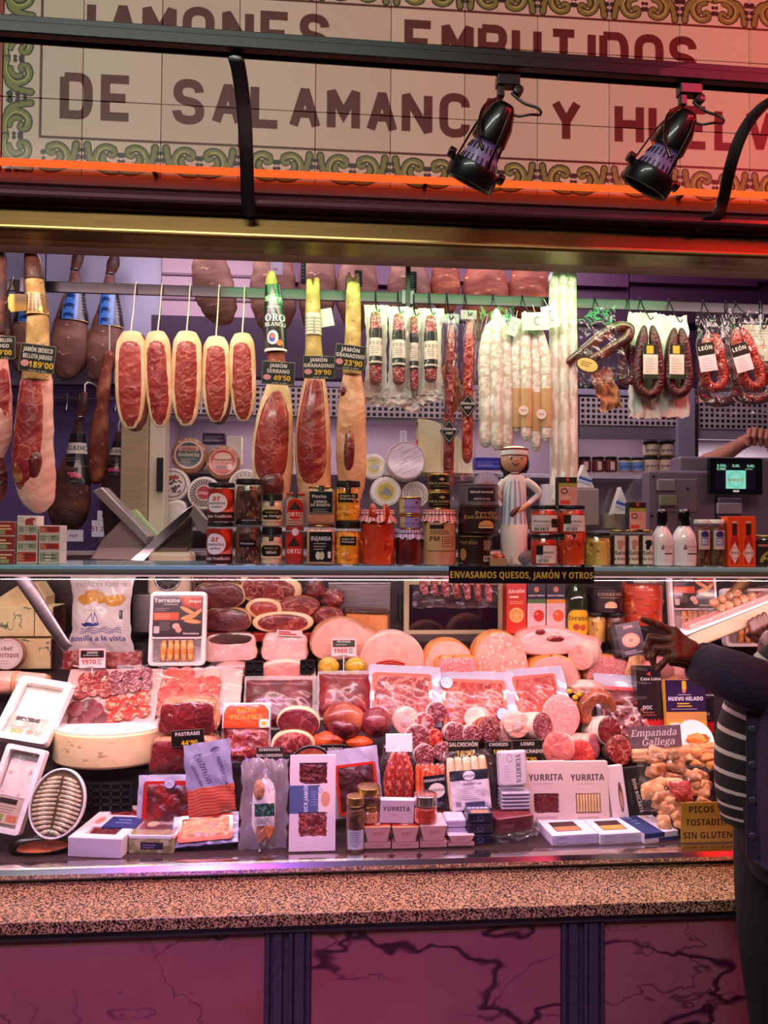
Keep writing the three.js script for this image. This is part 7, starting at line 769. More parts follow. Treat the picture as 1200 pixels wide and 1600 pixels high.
  log('pale white sausage end right of the brown roast dome', 907, 1027, 20, -0.56, { face: M.fatPinkW, cas: M.fatPink, dx: 0.9, dy: 0.1 });
  meat('cooked_meat', 'cooked tongue dome with dark dots left of the lemons', 'cooked meat', 'dome', 402, 1030, 493, 1070, { z: -0.63, face: M.cookedW, rind: M.fatPink, fs: 0.92, d: 0.12 }); { const t = grp('cooked_pack', 'translucent pink packed meat behind the red slice tray', 'packed meat', 330, 1034, 398, 1066, { z: -0.63 }); part(t, 'meat', slab('dome', t.w, t.h, 0.08, { b: 0.01 }), M.cookedW, [0, 0, -0.05]); part(t, 'clear_pack', pillow(t.w * 1.05, t.h, 0.09, { wr: 0.006 }), M.film); }
  { const t = grp('hanging_pack', 'clear pack of thin cured sausages hanging behind the lettered sign', 'packed meat', 645, 884, 782, 950, { z: -0.55 }); for (let i = 0; i < 7; i++) part(t, 'sausage', sweep([[(-0.36 + i * 0.12) * t.w, t.h, 0], [(-0.38 + i * 0.123) * t.w, t.h * 0.5, 0], [(-0.35 + i * 0.12) * t.w, t.h * (0.32 - 0.03 * i), 0.0]], [0.013, 0.014, 0.010], { lump: 0.1 }), i % 2 ? M.coppaW : M.salami2W); part(t, 'clear_pack', pillow(t.w, t.h, 0.05, { wr: 0.008, k: 3 }), M.film); part(t, 'hanger_wire', tubeOf([[0, t.h * 0.98, 0], [0, at(714, 884, -0.55).y < 1.48 ? 1.485 - t.position.y : t.h, 0]], 0.002), M.wire); }
  { const t = grp('rear_door', 'dark framed sliding door with a recessed handle in the case back', 'door', 618, 905, 785, 992, { z: -0.955 }); part(t, 'door_frame', ringShape(t.w * 0.93, t.h, 0.022, 0.004, 0.016), M.cream, [t.w * 0.04, 0, 0]); part(t, 'dark_glass', box(t.w * 0.86, t.h * 0.92, 0.006, 0.002, t.w * 0.04, t.h / 2, 0.003), phy(0x241428, 0.1, { clearcoat: 1 })); part(t, 'handle', box(0.016, t.h * 0.5, 0.012, 0.005, -t.w * 0.46, t.h * 0.5, 0.01), M.black); }
  { const t = grp('steel_panel', 'brushed steel sliding panel in the case back left of the dark door', 'panel', 512, 910, 610, 992, { z: -0.965 }); part(t, 'panel', box(t.w, t.h, 0.01, 0.003, 0, t.h / 2, 0), M.steel); part(t, 'rail', box(t.w, 0.008, 0.014, 0.002, 0, t.h - 0.006, 0.004), M.chrome); }
  // cartons, bottle and jars at the right
  const tet = (bg, cap, fruit, name, grn) => print(32, 76, (g, W, H) => { fill(g, W, H, bg); if (name === 'Alvalle') { txt(g, name, 16, 12, 8, '#f0e8e0', { r: -0.05 }); lines(g, 5, 19, 22, 1, 3, '#f0d8c8', 3); lines(g, 5, 27, 22, 2, 3, '#f0c080'); disc(g, 16, 48, 12, 12, '#e88a30'); disc(g, 16, 48, 10, 10, '#f0a040', '#f8e0b0', 1); for (let i = 0; i < 6; i++) { g.strokeStyle = '#f8e0b0'; g.lineWidth = 0.8; g.beginPath(); g.moveTo(16, 48); g.lineTo(16 + 10 * Math.cos(i), 48 + 10 * Math.sin(i)); g.stroke(); } } else { rrect(g, 0, 0, W, 24, 0, '#1a1430'); disc(g, 16, 9, 4.4, 4.4, '#c07860'); txt(g, 'SANTA TERESA', 16, 18, 4, '#e8e0e0'); rrect(g, 0, 24, W, 6, 0, grn); disc(g, 20, 49, 9, 9, fruit); disc(g, 17, 46, 2.4, 2.4, 'rgba(255,255,255,.4)'); lines(g, 4, 35, 10, 4, 4, '#b89898'); disc(g, 22, 72, 9, 5, fruit); } }, 2.4);
  const juice = (x0, x1, y1, r, side, l) => { const t = grp('juice_carton', l, 'carton', x0, 912, x1, y1, { z: -0.68 }); part(t, 'carton', pbox(t.w * 0.98, t.h, 0.07, r, side).translate(0, 0, -0.035), r.page.gloss); };
  juice(791, 823, 990, tet('#c83420', 0, 0, 'Alvalle'), '#c83420', 'red juice carton with an orange slice'); juice(823.5, 853, 990, tet('#d8c0c0', 0, '#c83020', 'ST', '#4a7a38'), '#1a1430', 'white and navy juice carton with a green band'); juice(853.5, 884, 990, tet('#d8c0c0', 0, '#d8602c', 'ST', '#d8903a'), '#1a1430', 'white and navy juice carton with an orange band');
  { const lb2 = circ(40, (g, s) => { fill(g, s, s, '#1c2a14'); rrect(g, 2, 2, 36, 36, 12, '#e0b820'); txt(g, 'Zeruhan', 20, 14, 8, '#2a2410', { f: 'serif' }); disc(g, 15, 26, 5, 4.4, '#b04a30'); disc(g, 25, 27, 5, 4.4, '#c05a38'); }); const t = grp('cider_bottle', 'dark green bottle with a yellow oval label beside the cartons', 'bottle', 882, 895, 918, 1000, { z: -0.69 }), r = t.w / 2, h = t.h * 1.15; part(t, 'glass', lathe([[0, 0], [r * 0.95, 0], [r, 0.006], [r, h * 0.52], [r * 0.8, h * 0.66], [r * 0.42, h * 0.8], [r * 0.38, h], [0, h]], 28), phy(0x1c2c10, 0.12, { clearcoat: 1 })); part(t, 'yellow_label', lathePrint([[r * 1.01, h * 0.06], [r * 1.01, h * 0.42]], lb2, 2.3, 16), lb2.page.gloss); }
  LB.bk2 = print(52, 34, (g, W, H) => { fill(g, W, H, '#20121c'); txt(g, 'COSECHA', 26, 8, 6, '#c8a878', { f: 'serif' }); lines(g, 14, 13, 24, 1, 2, '#a88a68'); g.fillStyle = '#d8b890'; g.beginPath(); g.arc(26, 26, 7, PI, 0); g.fill(); rrect(g, 19, 26, 14, 3, 1, '#e0c8a8'); });
  const G = (px, py, z) => at(px, py, z).y; const zb = -0.69, cb = G(940, 1002, zb);
  const topJ = jar(917, 956, 946, 1002, { z: zb + 0.02, base: cb, name: 'cube_jar', label: 'small jar of yellow cubes below the dark can in the case', m: M.picklesJar, lh: 0.1, chunks: [14, 0.014, 0.014, phy(0xe0c040, 0.4)] }); jar(946.5, 956, 976, 1002, { z: zb + 0.02, base: cb, name: 'pickle_jar', label: 'small brownish jar right of the yellow cube jar', m: M.nutsJar, lh: 0.1, chunks: [6, 0.016, 0.016, M.tanR] }); can(919, 916, 972, 955, { z: zb, base: topJ, label: 'wide dark can with a dome emblem on two small jars', print: LB.bk2, m: std(0x2a1a24, 0.3, { metalness: 0.4 }) });
  { const lb3 = print(60, 12, (g, W, H) => { fill(g, W, H, '#2a1414'); txt(g, 'EMBUTIDOS', 30, 6, 7, '#d8c8b8'); }); jar(970, 894, 1034, 976, { z: -0.70, base: G(1000, 976, -0.7), name: 'pepper_jar', label: 'very large jar of red peppers with a dark printed lid', m: M.peppersJar, lid: std(0x2a1414, 0.4), lh: 0.12, print: lb3, pr: [0.9, 1.02], ang: 2.2, chunks: [16, 0.05, 0.03, phy(0xffffff, 0.35, { map: T.roast, color: 0xd07850, clearcoat: 0.6 })] }); }
  { const cp = print(40, 52, (g, W, H) => { fill(g, W, H, '#4a3a4c'); txt(g, 'SOPA', 20, 7, 6, '#e8b0b0'); disc(g, 20, 28, 14, 11, '#e0a898', '#c08070', 1); disc(g, 20, 28, 9, 6.5, '#e8c0a8'); disc(g, 20, 28, 4, 3, '#c88868'); lines(g, 6, 44, 28, 2, 3, '#d8c8d0'); }); const t = grp('snack_box', 'small printed snack box tilted left above the cracker pile', 'box', 972, 972, 1012, 1024, { z: -0.55, rz: 0.18, t: 0.2 }); part(t, 'carton', pbox(t.w, t.h, 0.03, cp, '#3a2a38').translate(0, 0, -0.015), cp.page.gloss); part(t, 'dark_wrap', box(t.w * 0.3, t.h * 0.9, 0.034, 0.004, -t.w * 0.55, t.h * 0.5, -0.018), M.black); }
  for (let i = 0; i < 5; i++) { const x = 978 + i * 4.5, t = grp('cracker', ['leftmost thin cracker of the upright row', 'second thin cracker of the upright row', 'middle thin cracker of the upright row', 'fourth thin cracker of the upright row', 'rightmost thin cracker of the upright row'][i], 'cracker', x - 4, 1018 + i, x + 12, 1062, { z: -0.56 - i * 0.01, rz: -0.25 }); part(t, 'cracker', slab('brick', t.w, t.h, 0.006, { b: 0.002 }), M.bread); }
  for (const [x0, y0, x1, y1, l, m] of [[1000, 1026, 1052, 1075, 'pale roast chicken piece left under the pointing hand', 'cooked'], [1045, 1032, 1085, 1078, 'pale roast chicken piece beside the denim cuff', 'cooked'], [1015, 1050, 1078, 1095, 'golden baked pastry behind the dark and yellow cartons', 'bread']]) { const t = grp('roast_piece', l, 'cooked meat', x0, y0, x1, y1, { z: -0.56 }); part(t, 'meat', blob(t.w, t.h, 0.09, 0.12, 1.5), m === 'bread' ? M.bread : M.cookedW); }
}
function soft2() { return T.rindDark; }
// ---------- steel frame arms at both sides of the case ----------
for (const [P, l] of [[[[22, 886], [52, 930], [80, 975], [106, 1014]], 'slanted steel support arm before the blue cheese'], [[[1178, 892], [1150, 925], [1128, 950], [1104, 978]], 'slanted bronze support arm behind the blister tray']]) { const z = -0.45, a = at(...P[0], z), t = thing('support_arm', l, 'bracket', a); part(t, 'arm', sweep(P.map(([x, y]) => { const q = at(x, y, z); return [q.x - a.x, q.y - a.y, 0]; }), P.map((_, i) => [0.028 - i * 0.003, 0.006]), { n: 10, flat: true, m: 12, lin: true }), l.includes('bronze') ? M.gold : M.steel); part(t, 'bracket', box(0.05, 0.06, 0.02, 0.004, 0, 0.02, 0), M.steelDark); }
// ---------- middle rows ----------
function sliceTray(label, x0, y0, x1, y1, sl, o = {}) { const t = grp('slice_tray', label, 'packed meat', x0, y0, x1, y1, { t: 0.75, ...o }), { w, h } = t; part(t, 'tray', box(w, h, 0.01, 0.004, 0, h / 2, -0.008), phy(0xd8b4ac, 0.35, { clearcoat: 0.4 })); for (const [u, v, r, m, k] of sl) part(t, 'slice', slab(k ?? 'oval', r * w * 2, r * w * 2.2, 0.004, { b: 0.0015, k: 9, bs: 2 }), m, [(u - 0.5) * w, v * h - r * w, 0.002 + rr(0, 0.008)], { rot: [rr(-0.08, 0.08), rr(-0.08, 0.08), rr(-0.4, 0.4)] }); part(t, 'clear_film', pillow(w * 1.04, h * 1.04, 0.016, { wr: 0.002, back: 0 }), M.glass, [0, -h * 0.02, 0.012]); return t; }
{
  const R = 0.075, a = []; 
  for (let i = 0; i < 4; i++) for (let j = 0; j < 2; j++) a.push([0.52 + i * 0.11, 0.83 - j * 0.19 + i * 0.02, R * 0.95, M.salami]);
  for (const [u, v] of [[0.2, 0.8], [0.32, 0.86], [0.17, 0.6], [0.3, 0.64], [0.42, 0.62], [0.24, 0.7], [0.38, 0.76]]) a.push([u, v, R * 1.1, M.coppa]);
  for (const [u, v] of [[0.17, 0.34], [0.3, 0.38], [0.4, 0.32], [0.18, 0.18], [0.3, 0.2], [0.4, 0.2]]) a.push([u, v, R * 1.15, M.dark, 'steak']);
  for (let i = 0; i < 4; i++) for (let j = 0; j < 2; j++) a.push([0.53 + i * 0.11, 0.42 - j * 0.2 + i * 0.03, R * 1.02, M.chorizo]);
  sliceTray('tray of assorted sliced cured sausages on the big white cheese', 82, 1044, 238, 1146, a, { z: -0.4 });
  const b = []; for (let i = 0; i < 4; i++) for (let j = 0; j < 4; j++) b.push([0.14 + i * 0.17 + (j % 2) * 0.05, 0.82 - j * 0.22, 0.1, j === 0 && i > 1 ? M.cooked : i % 2 ? M.lean : M.ham, 'steak']);
  sliceTray('tray of red and pink ham slices right of the assorted sausages', 236, 1044, 374, 1116, b, { z: -0.46 });
  for (const [x0, y0, x1, y1, l, m] of [[95, 1016, 158, 1046, 'dark red packed slices left of the 19 70 price sign', M.coppaW], [155, 1018, 222, 1046, 'pink streaky packed slices right of the 19 70 price sign', M.marbledW]]) { const t = grp('packed_slices', l, 'packed meat', x0, y0, x1, y1, { z: -0.6, t: 0.3 }); part(t, 'meat', planeUV(pillow(t.w * 0.95, t.h, 0.03, { wr: 0.004 }), 6), m); part(t, 'clear_film', pillow(t.w, t.h * 1.1, 0.04, { wr: 0.005 }), M.film); }
  { const t = grp('pale_sausage', 'long pale pink cooked sausage in film at the left edge', 'sausage', -40, 1048, 80, 1085, { z: -0.5 }); part(t, 'sausage', sweep([[-t.w / 2, t.h / 2, 0], [0, t.h / 2, 0], [t.w * 0.46, t.h * 0.5, 0]], [t.h * 0.48, t.h * 0.48, t.h * 0.36], { e: 0.05, ref: [0, 0, 1] }), M.fatPinkW); part(t, 'band', sweep([[t.w * 0.02, t.h / 2, 0], [t.w * 0.08, t.h / 2, 0]], [t.h * 0.49, t.h * 0.49], { flat: true, ref: [0, 0, 1] }), M.tanR); part(t, 'brown_end', blob(0.018, t.h * 0.6, t.h * 0.6, 0.1), M.crust, [t.w * 0.46, t.h * 0.2, 0]); }
  { const q = lie(66, 252, 1133, 1150, 1215), r = q.w / 2, t = thing('white_cheese', 'huge round white cheese wheel carrying the sausage slice tray', 'cheese', [q.p.x, rampY(-0.4) - 0.03, -0.26 - r * 0.75]); const h = at(160, 1150, -0.26).y - t.position.y, g = lathe([[0, 0], [r * 0.96, 0], [r, 0.01], [r, h - 0.01], [r * 0.97, h], [0, h]], 48).scale(1, 1, 0.75); part(t, 'rind', g, phy(0xf0dcb4, 0.55, { map: T.cheeseWhite })); part(t, 'top', lathe([[0, 0.002], [r * 0.965, 0.002], [r * 0.965, 0], [0, 0]], 48).scale(1, 1, 0.75).translate(0, h, 0), M.lard); }
  // foam trays at the left edge
  const foam = (l, x0, y0, x1, y1, z, t0, rz, o = {}) => { const t = grp('foam_tray', l, 'packed tray', x0, y0, x1, y1, { z, t: t0, rz }), { w, h } = t; part(t, 'tray', ringShape(w, h, w * 0.12, w * 0.1, 0.035), M.tray); part(t, 'tray_floor', box(w * 0.96, h * 0.96, 0.006, 0.003, 0, h / 2, 0.002), std(0xb8aca4, 0.5)); const p = print(40, 30, (g, W, H) => { fill(g, W, H, '#c8b0a0'); rrect(g, 6, 2, 24, 6, 0, '#2a2020'); lines(g, 3, 11, 32, 3, 3, '#8a7060'); rrect(g, 6, 20, 12, 8, 1, '#8a9a50'); rrect(g, 22, 20, 14, 8, 1, '#c87858'); }); part(t, 'label', pbox(w * 0.72, h * 0.3, 0.001, p, '#c8b0a0', { r: 0.0003 }), p.page.gloss, [0, h * 0.1, 0.02]); part(t, 'white_contents', box(w * 0.7, h * 0.45, 0.012, 0.005, 0, h * 0.62, 0.008), o.m ?? M.cheeseWhite); part(t, 'film', new THREE.PlaneGeometry(w * 0.98, h * 0.98).translate(0, h / 2, 0.036), M.film); };
  foam('white foam tray leaning back at the left, upper of two', -12, 1068, 78, 1164, -0.32, 0.7, -0.18); foam('white foam tray leaning at the left edge, lower of two', -30, 1166, 36, 1300, -0.14, 0.35, -0.2, { m: M.lard });
  // framed vacuum packs
  const fr = { k: 7, seal: [[0.86, 0.25]], fw: 0.013 };
  vac('orange framed vacuum pack of marbled ham, left of the three in the middle', 574, 1040, 690, 1134, { z: -0.44, m: M.marbledW, win: [0.06, 0.02, 0.86, 0.84], ...fr, rz: -0.05 }); vac('orange framed vacuum pack of pink shaved ham, centre of the three', 690, 1049, 810, 1148, { z: -0.43, m: wrapped(T.marbled, { color: 0xf0b8a8 }), win: [0.04, 0.02, 0.86, 0.84], ...fr, seal: [[0.8, 0.3], [0.08, 0.78]], rz: -0.04 }); vac('orange framed vacuum pack of red slices, right of the three', 806, 1043, 898, 1128, { z: -0.46, m: M.hamW, win: [0.08, 0.02, 0.82, 0.84], ...fr, seal: [[0.75, 0.3]], rz: 0.08 });
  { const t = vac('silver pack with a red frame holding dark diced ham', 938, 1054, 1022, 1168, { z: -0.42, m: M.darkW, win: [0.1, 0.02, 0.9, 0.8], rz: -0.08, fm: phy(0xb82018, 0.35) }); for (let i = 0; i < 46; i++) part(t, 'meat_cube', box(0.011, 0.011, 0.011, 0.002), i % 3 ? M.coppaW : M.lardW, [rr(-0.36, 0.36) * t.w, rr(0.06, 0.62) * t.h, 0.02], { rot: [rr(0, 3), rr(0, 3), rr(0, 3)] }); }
  vac('clear vacuum pack of dark beef, left of the red roast pack', 378, 1056, 498, 1140, { z: -0.46, clear: 1, frame: 0, m: M.darkW, win: [0.02, 0.04, 0.92, 0.92], th: 0.05, k: 5 }); vac('clear pack of deep red roasts beside the first framed pack', 496, 1048, 582, 1124, { z: -0.46, clear: 1, frame: 0, m: wrapped(T.dark, { color: 0xff9a9a }), win: [0.02, 0.04, 0.98, 0.92], th: 0.06, k: 4 });
  meat('cured_beef', 'dark marbled beef steak with a pale rim in front of the beef pack', 'meat', 'steak', 432, 1104, 500, 1152, { z: -0.36, face: wrapped(T.dark), rind: M.fat, fs: 0.94, d: 0.06 });
  { const t = grp('mini_ham', 'small brown whole cured ham beside the dark steak', 'ham', 499, 1097, 566, 1152, { z: -0.37, rz: -0.2 }); part(t, 'meat', blob(t.w, t.h, 0.1, 0.1, 1.2), wrapped(T.rindRed)); part(t, 'dark_side', blob(t.w * 0.8, t.h * 0.7, 0.1, 0.1, 1.2), wrapped(T.dark, { color: 0xe0a0b0 }), [0, 0, 0.012]); } { const t = grp('mini_ham', 'small round dark cured ham ball left of the salami pile', 'ham', 562, 1106, 612, 1152, { z: -0.36 }); part(t, 'meat', blob(t.w, t.h, 0.09, 0.08, 1.2), wrapped(T.dark)); }
  for (const [x0, y0, x1, y1, l] of [[488, 1143, 538, 1170, 'left orange tinted dried sausage knob above the black tray'], [540, 1150, 582, 1170, 'right orange tinted dried sausage knob above the framed pack']]) { const t = grp('orange_knob', l, 'sausage', x0, y0, x1, y1, { z: -0.34 }); part(t, 'meat', blob(t.w, t.h, 0.06, 0.15, 2), food(T.roast, 0.45, { color: 0xd88860 })); }
  meat('streaky_bacon', 'pale striped bacon piece below the dark beef steak', 'meat', 'dome', 424, 1140, 492, 1176, { z: -0.33, face: M.marbledW, rind: M.fat, fs: 0.9, d: 0.05 });
  meat('pastrami', 'upper dark pastrami block in crinkled film', 'meat', 'brick', 250, 1090, 342, 1142, { z: -0.33, face: wrapped(T.dark, { color: 0xffb0b0 }), rind: M.crust, fs: 0.93, d: 0.12, film: 1 }); meat('pastrami', 'lower pastrami block with peppered crust behind its price tag', 'meat', 'brick', 238, 1146, 344, 1204, { z: -0.31, face: wrapped(T.dark, { color: 0xffb8a8 }), rind: M.crust, fs: 0.86, d: 0.12, fx: -0.06, film: 1 }); blackTag(268, 1140, 320, 1166, -0.25, "black price tag on the pastrami reading 44'90", ['PASTRAMI'], "44'90", { rz: 0.06 });
  { const p = print(78, 40, (g, W, H) => { fill(g, W, H, '#e8c8c0'); rrect(g, 1, 1, W - 2, H * 1.6, 18, '#d84c20', '#f0e0dc', 2); txt(g, 'BACON', 39, 12, 9, '#e8a028', { f: 'serif' }); txt(g, 'PICA-PICA', 39, 23, 10, '#e8a028', { f: 'serif' }); rrect(g, 60, 26, 16, 14, 4, '#f0d0c0'); disc(g, 68, 33, 4, 3, '#e8a028'); }); const t = grp('bacon_pack', 'pack with an orange arched label above streaky meat', 'packed meat', 344, 1098, 422, 1192, { z: -0.32, t: 0.3 }); part(t, 'pack_film', pillow(t.w, t.h, 0.01, { wr: 0.003 }), M.filmSoft); part(t, 'meat', planeUV(pillow(t.w * 0.9, t.h * 0.56, 0.03, { wr: 0.003, k: 5 }), 6), M.coppaW, [0, t.h * 0.03, 0.006]); part(t, 'orange_label', uvRect(pillow(t.w * 0.96, t.h * 0.42, 0.006, { wr: 0.001, k: 6 }), p), p.page.gloss, [0, t.h * 0.57, 0.018]); }
  // salami pile
  const S = [[635, 1126, 19, -0.39, 'pale crumpled sausage end at the left top of the pile', { face: M.fatPinkW, cas: M.fatPink, tie: 1 }], [683, 1113, 14, -0.41, 'dark salami end high above the film wrapped one', {}], [663, 1130, 14, -0.38, 'film wrapped salami end left under the high dark one', { face: M.salami2W, tie: 1 }], [652, 1152, 17, -0.335, 'wide grey salami end at the left of the pile', { face: M.salamiW }], [679, 1152, 12, -0.345, 'small reddish salami end right of the wide grey one', { face: M.chorizoW, cas: M.rind }], [711, 1146, 15, -0.35, 'grey salami end in the middle of the pile', {}], [738, 1148, 13, -0.34, 'narrow dark salami end right of the middle one', { cas: M.fatPink }], [742, 1122, 15, -0.4, 'pale uncut sausage end above the narrow dark one', { face: M.fatPink, cas: M.fatPink, dx: 0.5 }], [766, 1140, 17, -0.355, 'wide brownish salami end below the centre framed pack', { face: M.salamiW, cas: M.rindRed, dx: -0.4 }], [790, 1148, 12, -0.4, 'pale pink casing between two salami ends', { face: M.fatPinkW, cas: M.fatPink }], [664, 1180, 15, -0.3, 'lowest left salami end above the sausage pack', {}], [694, 1175, 14, -0.305, 'lowest right salami end above the frankfurter pack', { cas: M.rindRed }], [808, 1132, 18, -0.37, 'whitish film twisted sausage end at the pile right side', { face: M.fatPinkW, cas: M.mould, tie: 1 }], [848, 1134, 18, -0.36, 'dark purple salami end wrapped in tight film', { face: M.salamiW, cas: M.fatPink, dx: -0.5 }], [876, 1119, 27, -0.4, 'large bright pink finely ground salami end', { face: M.fine, cas: M.chorizo, oy: 1.1, len: 0.16 }], [872, 1170, 21, -0.3, 'film covered oval loin end left of two at the tier edge', { face: wrapped(T.cooked, { color: 0xe0a0a0 }), cas: M.fatPink, dx: 0.5, oy: 1.15 }], [907, 1184, 19, -0.29, 'pointed rosy loin end right of two at the tier edge', { face: wrapped(T.lean, { color: 0xf0a0a0 }), cas: M.rindRed, oy: 1.3, dx: 0.3 }], [928, 1166, 17, -0.34, 'mauve loin in crumpled film behind the rosy loin end', { face: wrapped(T.cooked, { color: 0xc090b0 }), cas: M.fatPinkW, dx: -0.9 }], [952, 1142, 19, -0.36, 'round cut of very dark cured loin in white netting', { face: wrapped(T.dark, { color: 0xe07088 }), cas: M.mould, dx: -0.3 }], [968, 1172, 17, -0.315, 'mottled red salami end below the dark loin', { face: M.coppaW, cas: M.rind, oy: 1.2 }]];
  for (const [x, y, r, z, l, o] of S) log(l, x, y, r * 1.12, z, o);
  { const t = grp('black_pudding', 'brown horseshoe sausage in film above the dark loin', 'sausage', 905, 1080, 962, 1132, { z: -0.42 }); part(t, 'sausage', sweep([[-t.w * 0.3, 0, 0], [-t.w * 0.34, t.h * 0.5, 0], [-t.w * 0.1, t.h * 0.86, 0.01], [t.w * 0.2, t.h * 0.78, 0.01], [t.w * 0.4, t.h * 0.4, 0.0]], [0.022, 0.026, 0.027, 0.026, 0.02], { lump: 0.06 }), wrapped(T.crust, { color: 0xd09080 })); part(t, 'clear_film', blob(t.w * 1.1, t.h * 1.1, 0.07, 0.2, 2), M.film); }
  { const t = grp('olive_pack', 'yellow peppers in a small pack right of the large pink salami', 'packed vegetables', 884, 1076, 912, 1104, { z: -0.45 }); for (let i = 0; i < 5; i++) part(t, 'pepper', blob(0.022, 0.02, 0.02, 0.15), phy(0xc8a018, 0.35, { clearcoat: 0.5 }), [rr(-0.4, 0.3) * t.w, i * t.h * 0.18, rr(0, 0.01)]); } { const t = grp('shrimp_pack', 'pale pink crumpled pack above the yellow peppers', 'packed meat', 893, 1062, 942, 1088, { z: -0.5 }); part(t, 'meat', blob(t.w, t.h, 0.05, 0.3, 2), M.fatPinkW); }
  blackTag(700, 1156, 748, 1184, -0.27, 'black price tag reading salchichón under the salami pile', ['SALCHICHÓN'], "16'90"); blackTag(758, 1158, 800, 1180, -0.27, 'black price tag reading chorizo under the salami pile', ['CHORIZO'], "16'90"); blackTag(800, 1156, 848, 1192, -0.27, "black price tag for stuffed loin reading 27'90", ['LOMO', 'EMBUCHADO'], "27'90"); blackTag(400, 1167, 442, 1186, -0.23, 'black tag reading sobrasada above the squid pack', ['SOBRASADA', 'MALLORQUINA'], ''); blackTag(500, 1163, 540, 1180, -0.27, 'black tag reading ibérico behind the tall window box', ['P. IBÉRICO'], '');
  // right part: cartons, pastry, breads
  const dk = print(42, 115, (g, W, H) => { fill(g, W, H, '#20121a'); poly(g, [[17, 14], [24, 10], [24, 17]], '#d84830'); txt(g, 'Casa Luna', 24, 21, 7, '#e8e0e0'); lines(g, 8, 28, 22, 1, 2, '#8a7a80'); txt(g, 'DOC', 16, 68, 8, '#d8d0d0'); lines(g, 8, 75, 26, 2, 4, '#c05a3a'); rrect(g, 0, 90, W, 26, 0, '#b82020'); for (let i = 0; i < 7; i++) poly(g, [[i * 6, 90], [i * 6 + 3, 85], [i * 6 + 6, 90]], '#b82020'); }); { const t = grp('dark_carton', 'tall dark carton with a red foot behind the diced ham', 'box', 1000, 1040, 1039, 1152, { z: -0.45, t: 0.15 }); part(t, 'carton', pbox(t.w, t.h, 0.05, dk, '#20121a').translate(0, 0, -0.025), dk.page.gloss); }
  const hv = print(64, 84, (g, W, H) => { fill(g, W, H, '#d8a030'); rrect(g, 0, 0, W, 50, 0, '#2c1840'); rrect(g, 27, 2, 7, 14, 1, '#e0b030'); disc(g, 30, 18, 3, 3, '#d07050'); lines(g, 20, 23, 22, 1, 2, '#c8b0c8'); txt(g, 'HUEVO HILADO', 32, 30, 7.6, '#e8e0f0'); lines(g, 18, 36, 28, 2, 4, '#d0a840', 2); lines(g, 8, 45, 48, 1, 2, '#b8a0b8'); rrect(g, 1, 51, W - 2, 12, 0, '#c88a50'); rrect(g, 5, 66, 15, 14, 1, '#e8d8d0'); rrect(g, 36, 72, 20, 8, 1, '#e0c8a0'); }); { const t = grp('egg_yolk_pack', 'purple and yellow carton of spun egg yolk', 'box', 1043, 1062, 1106, 1147, { z: -0.42, t: 0.12 }); part(t, 'carton', pbox(t.w, t.h, 0.025, hv, '#d8a030').translate(0, 0, -0.012), hv.page.gloss); } { const t = grp('dark_carton', 'narrow dark carton right of the purple and yellow one', 'box', 1100, 1072, 1116, 1146, { z: -0.46 }); part(t, 'carton', pbox(t.w, t.h, 0.04, dk, '#20121a').translate(0, 0, -0.02), dk.page.gloss); }
  const em = print(84, 36, (g, W, H) => { fill(g, W, H, '#5a4450'); for (let i = 0; i < 200; i++) { g.fillStyle = 'rgba(160,140,150,.2)'; g.fillRect(rr(0, W), rr(0, H), 2, 0.6); } txt(g, 'Empanada', 40, 11, 15, '#d0c0c8', { f: 'serif', w: 'italic', sx: 0.95 }); txt(g, 'Gallega', 46, 26, 15, '#d0c0c8', { f: 'serif', w: 'italic' }); }); { const t = grp('slate_sign', 'grey slate sign lettered Empanada Gallega on the pastry', 'sign', 983, 1134, 1066, 1168, { z: -0.33, rz: 0.03, t: 0.15 }); part(t, 'slate', pbox(t.w, t.h, 0.006, em, '#5a4450'), em.page.matt); }
  { const t = grp('empanada', 'flat golden pie slab beneath the slate sign', 'pastry', 984, 1160, 1098, 1190, { z: -0.33 }); part(t, 'pastry', box(t.w, t.h * 0.7, 0.12, 0.012, 0, t.h * 0.35, -0.04), M.bread); part(t, 'filling', box(t.w * 1.005, t.h * 0.16, 0.122, 0.003, 0, t.h * 0.3, -0.04), M.crust); } { const t = grp('rice_plate', 'white plate with yellow filling right of the slate sign', 'plate', 1060, 1138, 1118, 1172, { z: -0.36, t: 0.5 }); part(t, 'plate', lathe([[0, 0], [t.w * 0.3, 0], [t.w * 0.5, 0.012], [t.w * 0.49, 0.015], [t.w * 0.3, 0.004], [0, 0.004]], 32).rotateX(PI / 2).translate(0, t.h / 2, -0.006), M.whiteGloss); part(t, 'filling', blob(t.w * 0.6, t.h * 0.5, 0.02, 0.2), food(T.roast, 0.5, { color: 0xffe0a0 }), [0.01, t.h * 0.25, 0.006]); }
